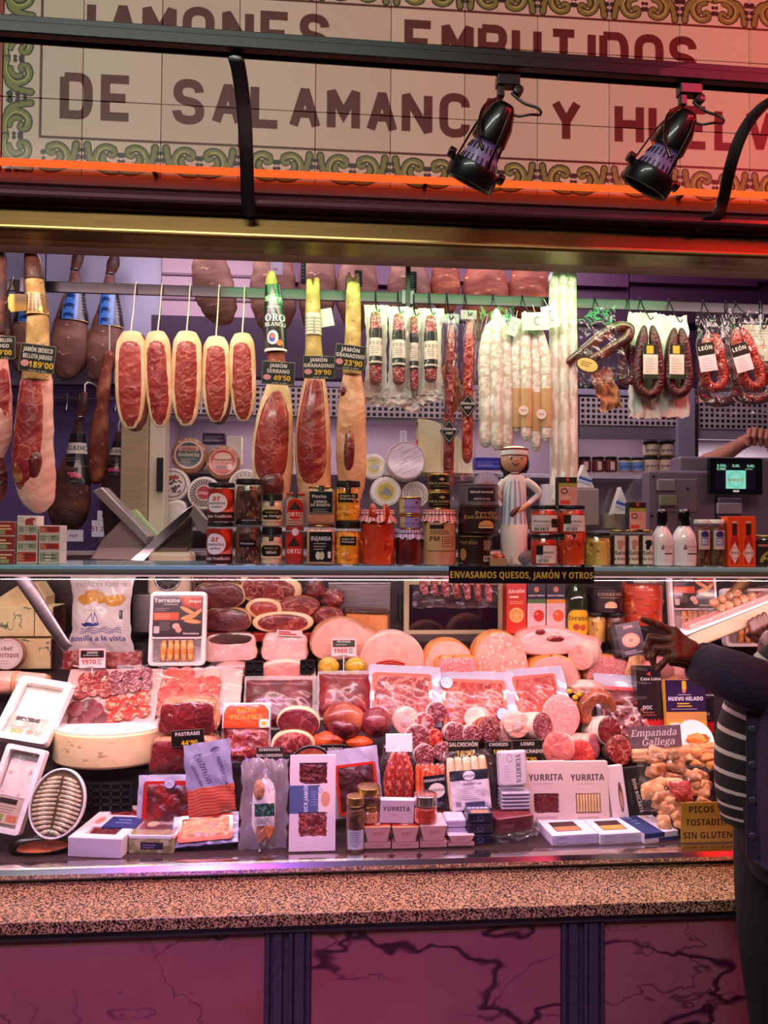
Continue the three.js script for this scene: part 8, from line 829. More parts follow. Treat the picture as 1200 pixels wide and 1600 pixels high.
  for (const [x0, y0, x1, y1, z, l, m, col] of [[1000, 1168, 1078, 1220, -0.2, 'clear pack of browned bread rolls on top of the bread pile', 'crust'], [1003, 1216, 1085, 1268, -0.14, 'clear pack of small breadsticks with a red paper label', 'bread', 1], [1060, 1195, 1118, 1262, -0.2, 'clear pack of pale breadsticks at the right of the pile', 'bread'], [1075, 1160, 1125, 1200, -0.28, 'pale crumpled bread pack right of the pie slab', 'roast'], [1030, 1256, 1072, 1296, -0.1, 'pale bread pack low behind the yellow sign', 'bread']]) { const t = grp('bread_pack', l, 'packed bread', x0, y0, x1, y1, { z, t: 0.3 }); for (let i = 0; i < 8; i++) part(t, 'bread_piece', slab('brick', t.w * rr(0.34, 0.5), t.h * rr(0.22, 0.4), 0.026, { b: 0.009, k: 7 }), i % 3 === 2 ? M.bread : M[m], [(i % 2 - 0.5) * t.w * 0.36 + rr(-0.012, 0.012), (i / 2 | 0) * t.h * 0.21 + 0.003, rr(-0.02, 0.006)], { rot: [rr(-0.4, 0.4), rr(-0.5, 0.5), rr(-0.5, 0.5)] }); part(t, 'clear_bag', pillow(t.w, t.h, 0.075, { wr: 0.008, k: 3 }), M.film); if (col) { const rp = LB.rp ??= print(34, 30, (g, W, H) => { fill(g, W, H, '#b04a44'); lines(g, 4, 6, 24, 3, 4, '#d8908a'); rrect(g, 6, 20, 20, 7, 1, '#98302c'); }); part(t, 'red_label', uvRect(pillow(t.w * 0.42, t.h * 0.62, 0.01, { wr: 0.002 }), rp), rp.page.gloss, [t.w * 0.2, t.h * 0.3, 0.036]); } }
}
// ---------- front row on the case floor ----------
{
  { const t = grp('anchovy_plate', 'oval white plate of anchovy fillets standing upright at the left', 'plate', 33, 1200, 121, 1312, { z: -0.1, t: 0.3, rz: -0.12 }), { w, h } = t, e = (k, z0, z1) => lathe([[0, z0], [k * 0.5, z0], [k * 0.5, z1], [0, z1]], 40).rotateX(PI / 2).scale(w, h, 1).translate(0, h / 2, 0); part(t, 'plate', e(1, -0.016, 0), M.whiteGloss); part(t, 'rim', new THREE.TorusGeometry(0.485, 0.018, 8, 44).scale(w, h, 0.35).translate(0, h / 2, 0.002), M.whiteGloss); part(t, 'oil', e(0.92, 0, 0.002), phy(0x6a5a3a, 0.25, { clearcoat: 0.8 })); const an = food(soft(0xb8a880, 0xe0d4b0, 8, 321), 0.4, { clearcoat: 0.4 });
    for (let i = 0; i < 13; i++) for (const s of [-1, 1]) { const v = 0.10 + i * 0.062, yy = (v - 0.5) * 2, mw = Math.sqrt(Math.max(0, 0.78 - (yy) ** 2)) * w * 0.5; if (mw < 0.012) continue; part(t, 'anchovy', sweep([[s * 0.003, h * (v + 0.02), 0.004], [s * mw * 0.5, h * (v + 0.0), 0.006], [s * mw, h * (v - 0.035), 0.004]], [[0.004, 0.003], [0.0062, 0.004], [0.004, 0.003]], { n: 8, m: 10 }), an); } part(t, 'film', e(0.96, 0.008, 0.0085), M.film); }
  { const q = lie(0, 106, 1302, 1334, 1343, -0.06), t = thing('meat_dish', 'dark round dish of sliced meat lying flat at the left corner', 'dish', q.p), r = q.w / 2; part(t, 'dish', lathe([[0, 0], [r * 0.8, 0], [r, q.th], [r * 0.97, q.th + 0.002], [r * 0.8, 0.005], [0, 0.005]], 40).scale(1, 1, 0.7).translate(0, 0, -r * 0.7), M.blackGloss); part(t, 'meat', lathe([[0, 0.012], [r * 0.6, 0.011], [r * 0.93, 0.008], [0, 0.004]], 40).scale(1, 1, 0.7).translate(0, 0, -r * 0.7), wrapped(T.rindRed)); }
  const wb = (k) => print(90, 60, (g, W, H) => { fill(g, W, H, '#e4d8d8'); if (k) { rrect(g, 30, 22, 60, 20, 0, '#26306c'); rrect(g, 8, 20, 26, 24, 0, '#e0c8c4'); disc(g, 20, 30, 7, 6, '#c87868'); lines(g, 50, 27, 30, 2, 5, '#8a94c0'); } }), blank = print(40, 10, (g, W, H) => fill(g, W, H, '#d8ccd0'));
  { const q = lie(103, 192, 1259, 1310, 1340, -0.05), t = thing('window_box', 'white carton with two windows and a navy band lying flat', 'box', q.p, { ry: -0.16 }), g = new THREE.Group(); g.name = 'lid'; g.position.set(0, q.th, 0); g.rotation.x = -PI / 2; t.add(g); part(t, 'carton_side', pbox(q.w, q.th - 0.007, q.d, blank, '#d8ccd0').translate(0, 0, -q.d / 2), blank.page.matt); winBox(g, q.w, q.d, 0.008, wb(1), 0xd8ccd0, [[0.22, 0.12, 0.8, 0.32], [0.22, 0.68, 0.82, 0.9]], [M.darkW, M.coppaW]); }
  { const p1 = print(78, 24, (g, W, H) => { fill(g, W, H, '#8a8a50'); for (let i = 0; i < 24; i++) disc(g, rr(0, W), rr(0, H), 5, 4, i % 2 ? '#a8a060' : '#c8c090'); rrect(g, 22, 8, 38, 9, 1, '#2a1c38'); lines(g, 25, 11, 32, 2, 3, '#a898b8'); }), p2 = print(78, 44, (g, W, H) => { fill(g, W, H, '#a88a78'); rrect(g, 8, 4, W - 16, 28, 3, '#5a1c2c'); disc(g, 26, 22, 10, 5, '#c8b890'); txt(g, 'Ensalada', 52, 20, 8, '#e0d0c8', { f: 'serif' }); for (let i = 0; i < 16; i++) disc(g, rr(4, W - 4), rr(32, H), 4, 3, '#a8a060'); }); const q = lie(196, 274, 1270, 1307, 1336, -0.07), t = thing('salad_tub', 'clear tub of olives and beans with a dark red lid print', 'tub', q.p, { ry: -0.1 }); part(t, 'tub', pbox(q.w * 0.95, q.th, q.d, p1, '#a8a070', { top: p2, r: 0.008 }).translate(0, 0, -q.d / 2), p1.page.gloss); part(t, 'lid_rim', ringShape(q.w, q.d, 0.006, 0.02, 0.008).rotateX(-PI / 2), M.tray, [0, q.th - 0.006, 0]); part(t, 'clear_lid', box(q.w * 0.97, 0.001, q.d * 0.97, 0.0004, 0, q.th + 0.003, -q.d / 2), M.film); }
  vac('red framed pack of dark red slices behind the olive tub', 212, 1210, 314, 1292, { z: -0.2, t: 0.25, m: wrapped(T.jam, { color: 0xffc8c8 }), win: [0.1, 0.0, 0.9, 0.86], th: 0.014, fm: phy(0xa81c18, 0.35), seal: [[0.5, 0.84]], name: 'sliced_pack' });
  { const p = print(78, 112, (g, W, H) => { fill(g, W, H, '#8a8aa8'); rrect(g, 0, 70, W, 42, 0, '#b84a38'); for (let i = 0; i < 9; i++) { g.strokeStyle = '#d88870'; g.lineWidth = 0.8; g.beginPath(); g.moveTo(0, 72 + i * 5); g.quadraticCurveTo(40, 66 + i * 5, W, 74 + i * 5); g.stroke(); } txt(g, 'Salmón', 32, 40, 14, '#2a2a40', { r: 1.2, f: 'serif', w: 'italic' }); txt(g, 'NORDFISH', 62, 48, 9, '#3a3a54', { r: 1.35 }); txt(g, 'ahumado', 20, 50, 8, '#2a2a40', { r: 1.2, f: 'serif' }); disc(g, 52, 14, 8, 4, '#4a4a6c'); g.strokeStyle = '#c8c8d8'; g.beginPath(); g.moveTo(10, 26); g.lineTo(60, 14); g.stroke(); disc(g, 22, 22, 5, 4, null, '#4a4a6c', 1); }); const t = grp('salmon_pack', 'tilted silver blue pack of smoked salmon', 'packed fish', 296, 1158, 370, 1272, { z: -0.14, rz: 0.14, t: 0.2 }); part(t, 'pack', uvRect(pillow(t.w, t.h, 0.012, { wr: 0.004 }), p), p.page.wrap); }
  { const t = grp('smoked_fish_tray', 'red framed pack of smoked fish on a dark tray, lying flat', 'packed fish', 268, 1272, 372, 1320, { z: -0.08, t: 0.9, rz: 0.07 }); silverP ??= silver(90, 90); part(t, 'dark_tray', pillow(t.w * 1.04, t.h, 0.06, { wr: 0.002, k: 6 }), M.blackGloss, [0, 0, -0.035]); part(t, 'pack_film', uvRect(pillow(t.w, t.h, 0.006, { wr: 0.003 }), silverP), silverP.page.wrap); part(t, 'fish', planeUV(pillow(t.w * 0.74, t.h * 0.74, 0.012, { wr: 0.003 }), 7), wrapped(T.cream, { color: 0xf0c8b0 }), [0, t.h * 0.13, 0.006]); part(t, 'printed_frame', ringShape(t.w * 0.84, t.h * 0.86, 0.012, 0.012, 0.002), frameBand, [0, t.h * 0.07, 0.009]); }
  { const t = grp('squid_pack', 'clear crinkled pack of pale dried squid with a green label', 'packed fish', 374, 1186, 448, 1332, { z: -0.07, t: 0.12 }); part(t, 'meat', blob(t.w * 0.5, t.h * 0.7, 0.04, 0.25, 1.5), M.lard, [0.0, t.h * 0.1, -0.004]); for (const [x, y, m] of [[-0.1, 0.58, 'crust'], [-0.05, 0.12, 'crust'], [0.1, 0.16, 'roast']]) part(t, 'spot', blob(t.w * 0.22, t.h * 0.2, 0.03, 0.3, 2), M[m], [x * t.w, y * t.h, 0.014]); const p = print(24, 36, (g, W, H) => { fill(g, W, H, '#1c4a3c'); g.fillStyle = '#d8d8c8'; g.fillRect(0, 20, W, 16); for (let i = 0; i < 30; i++) { g.fillStyle = i % 2 ? '#5a9a80' : '#102c28'; g.fillRect(rr(0, 22), rr(0, 18), 3, 2); } lines(g, 3, 24, 18, 3, 3, '#6a7a70'); }); part(t, 'green_label', uvRect(pillow(t.w * 0.42, t.h * 0.24, 0.006, { wr: 0.002 }), p), p.page.gloss, [0.004, t.h * 0.3, 0.026]); part(t, 'clear_pack', pillow(t.w, t.h, 0.06, { wr: 0.009, k: 3, back: 0 }), M.film); part(t, 'crinkled_film', pillow(t.w, t.h, 0.02, { wr: 0.012, k: 3 }), M.filmSoft, [0, 0, -0.012]); }
  { const f = print(72, 150, (g, W, H) => { fill(g, W, H, '#e4d4d8'); rrect(g, 0, 48, W * 0.66, 44, 0, '#4c5c8c'); txt(g, 'DUCK JAMÓN', 26, 70, 8, '#e0e0f0', { r: -PI / 2 }); lines(g, 34, 58, 10, 6, 4, '#98a4cc'); rrect(g, W * 0.62, 50, W * 0.36, 42, 3, '#e8d8d4'); disc(g, 56, 70, 7, 12, '#d89878'); disc(g, 48, 57, 3, 3, '#e0d0d4', '#8a9ac0', 1); }); const t = grp('window_box', 'tall white carton with two square windows and a blue band', 'box', 451, 1180, 524, 1330, { z: -0.05, t: 0.22 }); winBox(t, t.w, t.h, 0.035, f, 0xe4d4d8, [[0.2, 0.14, 0.82, 0.4], [0.2, 0.69, 0.82, 0.92]], [M.coppaW, M.darkW]); }
  { const t = grp('black_dish', 'round black dish of sliced meat standing behind the tall window box', 'dish', 446, 1164, 524, 1250, { z: -0.2, t: 0.25 }); part(t, 'dish', lathe([[0, -0.015], [0.5, -0.01], [0.5, 0], [0.46, 0], [0.44, -0.006], [0, -0.006]], 40).rotateX(PI / 2).scale(t.w, t.h, 1).translate(0, t.h / 2, 0), M.blackGloss); part(t, 'meat', new THREE.CircleGeometry(0.44, 36).scale(t.w, t.h, 1).translate(0, t.h / 2, -0.003), wrapped(T.rindRed)); }
  vac('red framed silver pack of dark meat right of the tall window box', 520, 1168, 600, 1276, { z: -0.19, t: 0.2, m: wrapped(T.dark, { color: 0x9a7a90 }), win: [0.14, 0.06, 0.92, 0.76], th: 0.014, fm: phy(0xb82a20, 0.35), rz: 0.1, fw: 0.009 });
  { const t = grp('chorizo_pack', 'clear pack of dark red sausages under a white folded card', 'packed meat', 596, 1146, 652, 1250, { z: -0.2, t: 0.15 }); for (let i = 0; i < 3; i++) part(t, 'sausage', sweep([[(-0.28 + i * 0.27) * t.w, 0.004, 0], [(-0.26 + i * 0.25) * t.w, t.h * 0.35, 0.008], [(-0.14 + i * 0.14) * t.w, t.h * 0.72, 0]], [0.017, 0.02, 0.012], { lump: 0.1 }), M.chorizoW); part(t, 'clear_pack', pillow(t.w, t.h * 0.85, 0.055, { wr: 0.006 }), M.film); part(t, 'white_card', box(t.w * 0.75, t.h * 0.28, 0.006, 0.002, 0, t.h * 0.86, 0.004), M.white); }
  { const p = print(36, 60, (g, W, H) => { fill(g, W, H, '#14121a'); txt(g, 'FRANKFURT', 18, 8, 6, '#d8d8d0'); disc(g, 20, 26, 14, 13, '#d8d4c8', '#14121a', 1); txt(g, 'WESTFALIA', 20, 26, 5.6, '#1c1a20'); lines(g, 6, 46, 24, 3, 3, '#8a8898'); rrect(g, 8, 42, 9, 12, 1, '#c8c4d0'); }), t = grp('frankfurter_pack', 'pack of thin orange frankfurters with a black label', 'packed sausages', 650, 1192, 702, 1276, { z: -0.17, t: 0.2 }); for (let i = 0; i < 6; i++) part(t, 'sausage', sweep([[(-0.42 + i * 0.15) * t.w, 0, 0], [(-0.42 + i * 0.15) * t.w, t.h * 0.5, 0.004], [(-0.42 + i * 0.15) * t.w, t.h * 0.98, 0]], [0.008, 0.009, 0.008], { n: 12, m: 12 }), food(T.tan, 0.35, { color: 0xff9a70, clearcoat: 0.6 })); part(t, 'label', pbox(t.w * 0.66, t.h * 0.66, 0.002, p, '#14121a', { r: 0.0005 }), p.page.gloss, [t.w * 0.14, t.h * 0.12, 0.016], { rot: [0, 0, 0.1] }); part(t, 'clear_pack', pillow(t.w, t.h, 0.03, { wr: 0.004, k: 6 }), M.film); }
  { const p = print(60, 62, (g, W, H) => { fill(g, W, H, '#d4ccd4'); rrect(g, 0, 0, W, 16, 0, '#1c2030'); disc(g, 30, 9, 10, 8, '#d4d0dc', '#1c2030', 1); txt(g, 'arturo', 30, 9, 6, '#2a2c40'); txt(g, 'Salchichas', 34, 22, 5.6, '#3a3440'); lines(g, 8, 29, 44, 6, 3.2, '#a098a8'); rrect(g, 6, 48, 8, 8, 1, '#8a8498'); rrect(g, 20, 50, 30, 8, 1, '#4a4a70'); }), t = grp('bratwurst_pack', 'clear pack of pale sausages with a large white label', 'packed sausages', 694, 1172, 778, 1268, { z: -0.16, t: 0.25, rz: 0.06 }); for (let i = 0; i < 5; i++) part(t, 'sausage', sweep([[(-0.32 + i * 0.16) * t.w, 0.004, 0], [(-0.32 + i * 0.155) * t.w, t.h * 0.5, 0.006], [(-0.3 + i * 0.15) * t.w, t.h * 0.9, 0]], [0.012, 0.015, 0.012], { n: 14, lump: 0.06 }), food(T.cream, 0.4, { clearcoat: 0.5 })); part(t, 'white_label', uvRect(pillow(t.w * 0.72, t.h * 0.64, 0.008, { wr: 0.002, k: 6 }), p), p.page.gloss, [0, t.h * 0.04, 0.022]); part(t, 'clear_pack', pillow(t.w, t.h, 0.05, { wr: 0.007, k: 4 }), M.film); }
  // tins and cartons of preserved fish
  const tin = print(46, 56, (g, W, H) => { fill(g, W, H, '#c8c0cc'); rrect(g, 2, 2, W - 4, H - 4, 8, '#dcd4dc', '#a098a8', 1); txt(g, 'YURRITA', 32, 28, 9.5, '#4a4450', { r: PI / 2, f: 'serif' }); disc(g, 19, 12, 4, 6, null, '#8a8494', 0.8); lines(g, 10, 24, 10, 6, 4, '#b0a8b4'); });
  { const t = grp('fish_tin', 'white upright fish tin lettered along its side', 'tin', 778, 1172, 824, 1228, { z: -0.16, rz: 0.03, t: 0.1 }); part(t, 'tin', pbox(t.w, t.h, 0.022, tin, '#b8b0bc', { r: 0.009 }), tin.page.gloss); for (let i = 0; i < 6; i++) { const s = thing('plastic_tray', ['topmost', 'second', 'third', 'fourth', 'fifth', 'lowest'][i] + ' thin clear tray of the stack under the upright fish tin', 'tray', at(803, 1266, -0.17).add(new V3(0, (5 - i) * 0.0115, 0))); part(s, 'tray', box(t.w * 0.98, 0.009, 0.06, 0.004, 0, 0.0045, 0), i === 5 ? M.darkW : phy(0xb0a8b8, 0.2, { clearcoat: 0.6 })); } }
  const yb = (c) => print(65, 90, (g, W, H) => { fill(g, W, H, '#d8c0bc'); txt(g, 'YURRITA', W / 2, 24, 13, '#3a3038', { sx: 0.98 }); lines(g, 16, 33, 30, 1, 2, '#a89090'); txt(g, 'BOQUERONES', W / 2, 84, 5, '#8a7474'); });
  for (const [x0, x1, m, l] of [[822, 888, M.darkW, 'left upright fish carton with a dark window, lettered in capitals'], [888, 953, food(T.cream, 0.4, { color: 0xd8c0a0, clearcoat: 0.5 }), 'right upright fish carton with a pale striped window']]) { const t = grp('fish_carton', l, 'box', x0, 1190, x1, 1284, { z: -0.18, t: 0.12 }); winBox(t, t.w, t.h, 0.025, yb(), 0xd8c0bc, [[0.2, 0.14, 0.8, 0.47]], m); if (x0 > 850) for (let i = 0; i < 8; i++) part(t, 'fillet', sweep([[(-0.25 + i * 0.071) * t.w, t.h * 0.16, 0], [(-0.25 + i * 0.071) * t.w, t.h * 0.46, 0]], [0.0035, 0.0035], { n: 8, m: 6 }), food(T.cream, 0.4)); }
  { const t = grp('white_carton', 'narrow white carton with a cut-out slit leaning right', 'box', 958, 1196, 984, 1282, { z: -0.185, rz: 0.1, t: 0.12 }); const p = print(30, 86, (g, W, H) => { fill(g, W, H, '#e0d0d4'); disc(g, 20, 50, 4, 24, '#5a3a38', '#c8a898', 1); disc(g, 20, 54, 2, 14, '#c89a80'); }); part(t, 'carton', pbox(t.w, t.h, 0.02, p, '#e0d0d4').translate(0, 0, -0.01), p.page.matt); } { const t = grp('black_carton', 'black carton lettered along its side behind the bread packs', 'box', 984, 1198, 1018, 1280, { z: -0.2, rz: 0.1, t: 0.1 }); const p = print(36, 84, (g, W, H) => { fill(g, W, H, '#14100f'); txt(g, 'DON BOCARTE', 18, 46, 8, '#d8d0c8', { r: 1.45 }); lines(g, 5, 20, 6, 10, 4, '#6a645c'); }); part(t, 'carton', pbox(t.w, t.h, 0.02, p, '#14100f').translate(0, 0, -0.01), p.page.matt); }
  const yt = (n) => print(85, 48, (g, W, H) => { fill(g, W, H, '#e4d8e4'); txt(g, 'YURRITA', W * 0.45, 9, 11, '#4a4450'); rrect(g, W * 0.18, 20, W * 0.56, 20, 0, '#3a1c18'); rrect(g, W * 0.2, 30, W * 0.52, 9, 0, n ? '#c89848' : '#b07850'); }), yf = print(85, 18, (g, W, H) => { fill(g, W, H, '#d8cce0'); txt(g, 'YURRITA', 18, 10, 5, '#5a5064'); lines(g, 44, 8, 34, 2, 4, '#9a90a8'); });
  const fb2 = (l, x0, x1, yb_, yf_, yB, top, o = {}) => { const q = lie(x0, x1, yb_, yf_, yB, o.z), t = thing('fish_carton', l, 'box', q.p, { ry: o.ry ?? 0 }); part(t, 'carton', pbox(q.w, q.th * 0.5, q.d, yf, '#d8cce0', { top }).translate(0, q.th * 0.5, -q.d / 2), yf.page.matt); const u = thing('fish_carton', l.replace('upper', 'lower'), 'box', q.p, { ry: o.ry ?? 0 }); part(u, 'carton', pbox(q.w, q.th * 0.49, q.d, yf, '#d8cce0').translate(0, 0, -q.d / 2), yf.page.matt); };
  fb2('upper of two flat white fish cartons, left pair at the front edge', 862, 936, 1270, 1304, 1320, yt(0), { z: -0.06, ry: 0.08 }); fb2('upper of two flat white fish cartons, right pair at the front edge', 937, 1006, 1268, 1302, 1318, yt(1), { z: -0.06, ry: 0.08 });
  const bt = print(80, 46, (g, W, H) => { fill(g, W, H, '#e0d4e0'); rrect(g, 0, 0, W * 0.56, H, 0, '#26366c'); lines(g, 14, 16, 18, 3, 5, '#8a98c8'); disc(g, 58, 16, 9, 4, '#c8a8a0'); }), bf = print(80, 16, (g, W, H) => { fill(g, W, H, '#d8ccd8'); rrect(g, 0, 0, W * 0.6, H * 0.5, 0, '#26366c'); rrect(g, W * 0.42, H * 0.55, W * 0.6, H * 0.45, 0, '#26366c'); });
  flatBox('blue_white_box', 'flat carton half navy half white left of the yellow sign', 1004, 1063, 1264, 1300, 1316, bt, bf, '#d8ccd8', { z: -0.06, ry: 0.2 });
  // small jars and tins in front
  const zj = -0.055, bj = 0.6335, spl = print(24, 32, (g, W, H) => { fill(g, W, H, '#a8b0b8'); lines(g, 3, 4, 18, 7, 3.6, '#5a6478'); });
  jar(540, 1243, 570, 1327, { z: zj, base: bj, name: 'spice_jar', label: 'tall slim jar with a silver label at the front edge', m: M.nutsJar, lid: M.lid, lh: 0.16, print: spl, pr: [0.08, 0.5], ang: 1.8 });
  let bz = at(580, 1282, -0.1).y; { const t = thing('carton_block', 'plain pale carton hidden under the two small gold lidded jars', 'box', [at(580, 1300, -0.1).x, bj, -0.105]); part(t, 'carton', box(0.05, bz - bj, 0.05, 0.002, 0, (bz - bj) / 2, 0), M.white); } bz = jar(558, 1256, 594, 1282, { z: -0.1, base: bz, name: 'pate_jar', label: 'lower of two small jars with gold lids beside the slim jar', m: M.tanJar, lid: M.lid, lh: 0.25 }); jar(557, 1228, 595, 1256, { z: -0.1, base: bz, name: 'pate_jar', label: 'upper of two small jars with gold lids beside the slim jar', m: M.nutsJar, lid: M.lid, lh: 0.36 });
  const red = print(46, 26, (g, W, H) => { fill(g, W, H, '#c8988a'); txt(g, 'paté', 23, 11, 9, '#a06a5c', { f: 'serif' }); }), redt = print(46, 22, (g, W, H) => { fill(g, W, H, '#a82c1c'); disc(g, 23, 12, 10, 7, '#d8b8a0', '#8a1c10', 1); rrect(g, 0, H - 2, W, 3, 0, '#c8a860'); }), wt2 = print(46, 22, (g, W, H) => { fill(g, W, H, '#e0d0d4'); lines(g, 14, 12, 20, 1, 2, '#a89090'); });
  const trap = (x0, x1, yb_, yf_, yB, top, l) => { const q = lie(x0, x1, yb_, yf_, yB, -0.05), n = 2; for (let k = 0; k < n; k++) { const h = k ? q.th * 0.70 : q.th * 0.28, y0 = k ? q.th * 0.29 : 0, t = thing('pate_box', (k ? 'upper ' : 'lower ') + l, 'box', [q.p.x, q.p.y + y0, q.p.z]), g = pbox(q.w * 0.98, h, q.d, red, '#c0887a', k ? { top } : {}).translate(0, 0, -q.d / 2), p = g.attributes.position; if (k) for (let i = 0; i < p.count; i++) p.setX(i, p.getX(i) * mix(0.72, 1, p.getY(i) / h)); g.computeVertexNormals(); part(t, 'carton', g, red.page.gloss); } return q; };
  const tq = trap(568, 611, 1272, 1292, 1326, redt, 'tapered pâté box with a red lid, left of the four'); trap(612, 655, 1272, 1292, 1326, redt, 'tapered pâté box with a red lid, second of the four'); trap(656, 699, 1266, 1290, 1324, wt2, 'tapered pâté box with a white lid, third of the four'); trap(700, 742, 1290, 1305, 1322, wt2, 'tapered pâté box with a white lid under the oval tin');
  const ty = tq.p.y + tq.th; { const p = print(52, 36, (g, W, H) => { fill(g, W, H, '#dccccc'); txt(g, 'YURRITA', 25, 14, 10, '#4a4048'); lines(g, 15, 22, 18, 1, 2, '#a89898'); }), t = thing('fish_carton', 'small white carton standing on the red lidded boxes', 'box', [at(619, 1272, -0.09).x, ty, -0.09], { rz: -0.04 }); const w = at(646, 1270, -0.09).x - at(593, 1270, -0.09).x; part(t, 'carton', pbox(w, 0.07, 0.03, p, '#dccccc'), p.page.matt); }
  jar(646, 1240, 683, 1278, { z: -0.085, base: ty, name: 'red_fish_jar', label: 'small round jar of red slices with a steel lid on the boxes', m: M.chorizoJar, lid: M.chrome, lh: 0.36, lr: 1.0 });
  { const q = lie(696, 730, 1266, 1280, 1308, -0.075), top = print(36, 24, (g, W, H) => { fill(g, W, H, '#d8d0dc'); disc(g, 18, 10, 5, 4, null, '#8a8494', 1); lines(g, 8, 16, 20, 2, 3, '#a098a8'); }), fr2 = print(36, 26, (g, W, H) => { fill(g, W, H, '#c0b8cc'); lines(g, 4, 8, 26, 2, 5, '#9088a0'); }); const yb0 = at(713, 1308, -0.075).y; for (let k = 0; k < 2; k++) { const t = thing('oval_tin', (k ? 'upper' : 'lower') + ' silver oval tin of two between cartons and black tins', 'tin', [at(713, 1300, -0.075).x, yb0 + k * q.th * 0.5, -0.075]); part(t, 'tin', pbox(q.w, q.th * 0.48, q.d, fr2, '#c0b8cc', { top, r: 0.008 }).translate(0, 0, -q.d / 2), fr2.page.gloss); } }
  { const p = print(38, 20, (g, W, H) => { fill(g, W, H, '#14162c'); disc(g, 19, 10, 4, 4, null, '#8a90b8', 0.8); lines(g, 9, 15, 20, 1, 2, '#6a70a0'); }), tp = print(38, 30, (g, W, H) => { fill(g, W, H, '#20244c'); for (let i = 0; i < 5; i++) disc(g, 7 + i * 6, 10, 4, 3, '#c8c8e0', '#20244c', 1); rrect(g, 6, 18, 26, 10, 2, '#c07848'); }), z = -0.06, b0 = bj, hh = (at(751, 1270, z).y - bj) / 3; for (let k = 0; k < 3; k++) { const t = thing('black_tin', ['lowest', 'middle', 'top'][k] + ' square navy tin in the front stack of three', 'tin', [at(751, 1300, z).x, b0 + k * hh, z]), w = at(771, 1300, z).x - at(731, 1300, z).x; part(t, 'tin', pbox(w, hh * 0.97, 0.065, p, '#14162c', { r: 0.006, top: k === 2 ? tp : undefined }).translate(0, 0, -0.035), p.page.gloss); } }
  { const p = print(56, 36, (g, W, H) => { fill(g, W, H, '#5a1a22'); for (let i = 0; i < 40; i++) { g.fillStyle = i % 2 ? '#7a2c30' : '#3a1018'; g.fillRect(rr(0, W), rr(0, H), rr(4, 12), 1.2); } lines(g, 6, 16, 20, 2, 4, '#b08a8a'); }), q = lie(774, 838, 1262, 1276, 1302, -0.1), t = thing('quince_block', 'dark red block in wrinkled clear film near the white cartons', 'packed food', q.p, { ry: 0.25 }); part(t, 'block', pbox(q.w, q.th, q.d, p, '#7a3038', { r: 0.006 }).translate(0, 0, -q.d / 2), p.page.wrap); part(t, 'clear_film', pillow(q.w * 1.4, 0.035, 0.12, { wr: 0.015, k: 3 }), M.film, [0.0, -0.012, -0.02]); }
  { const p = print(92, 66, (g, W, H) => { fill(g, W, H, '#b89030'); rrect(g, 1, 1, W - 2, H - 2, 1, '#c8a038'); txt(g, 'PICOS Y', 38, 12, 14, '#1c140a'); txt(g, 'TOSTADITAS', 45, 33, 14, '#1c140a', { sx: 0.92 }); txt(g, 'SIN GLUTEN', 42, 54, 14, '#1c140a', { sx: 0.95 }); }), q = place(1064, 1253, 1156, 1316, -0.04), t = thing('yellow_sign', 'yellow card lettered PICOS Y TOSTADITAS SIN GLUTEN in black', 'sign', q.p); part(t, 'card', pbox(q.w, q.h, 0.003, p, '#b89030', { r: 0.001 }), p.page.matt); part(t, 'stand', box(q.w * 0.6, q.h * 0.5, 0.003, 0.001, 0, q.h * 0.25, -0.012), M.trayClear); }
  { const p = print(226, 27, (g, W, H) => { fill(g, W, H, '#150e1c'); txt(g, 'ENVASAMOS QUESOS, JAMÓN Y OTROS', W / 2, H / 2 + 1, 14.5, '#e0c840', { sx: 0.84 }); }, 2.6), q = place(702, 885, 929, 912, 0.016), t = thing('shelf_sign', 'dark strip sign with yellow capitals hung under the glass shelf', 'sign', q.p, { rz: -0.003 }); part(t, 'strip', pbox(q.w, q.h, 0.003, p, '#150e1c', { r: 0.001 }), p.page.gloss); for (const x of [-0.42, 0.42]) part(t, 'clip', box(0.012, 0.012, 0.006, 0.001, x * q.w, q.h + 0.003, -0.001), M.chrome); }
}
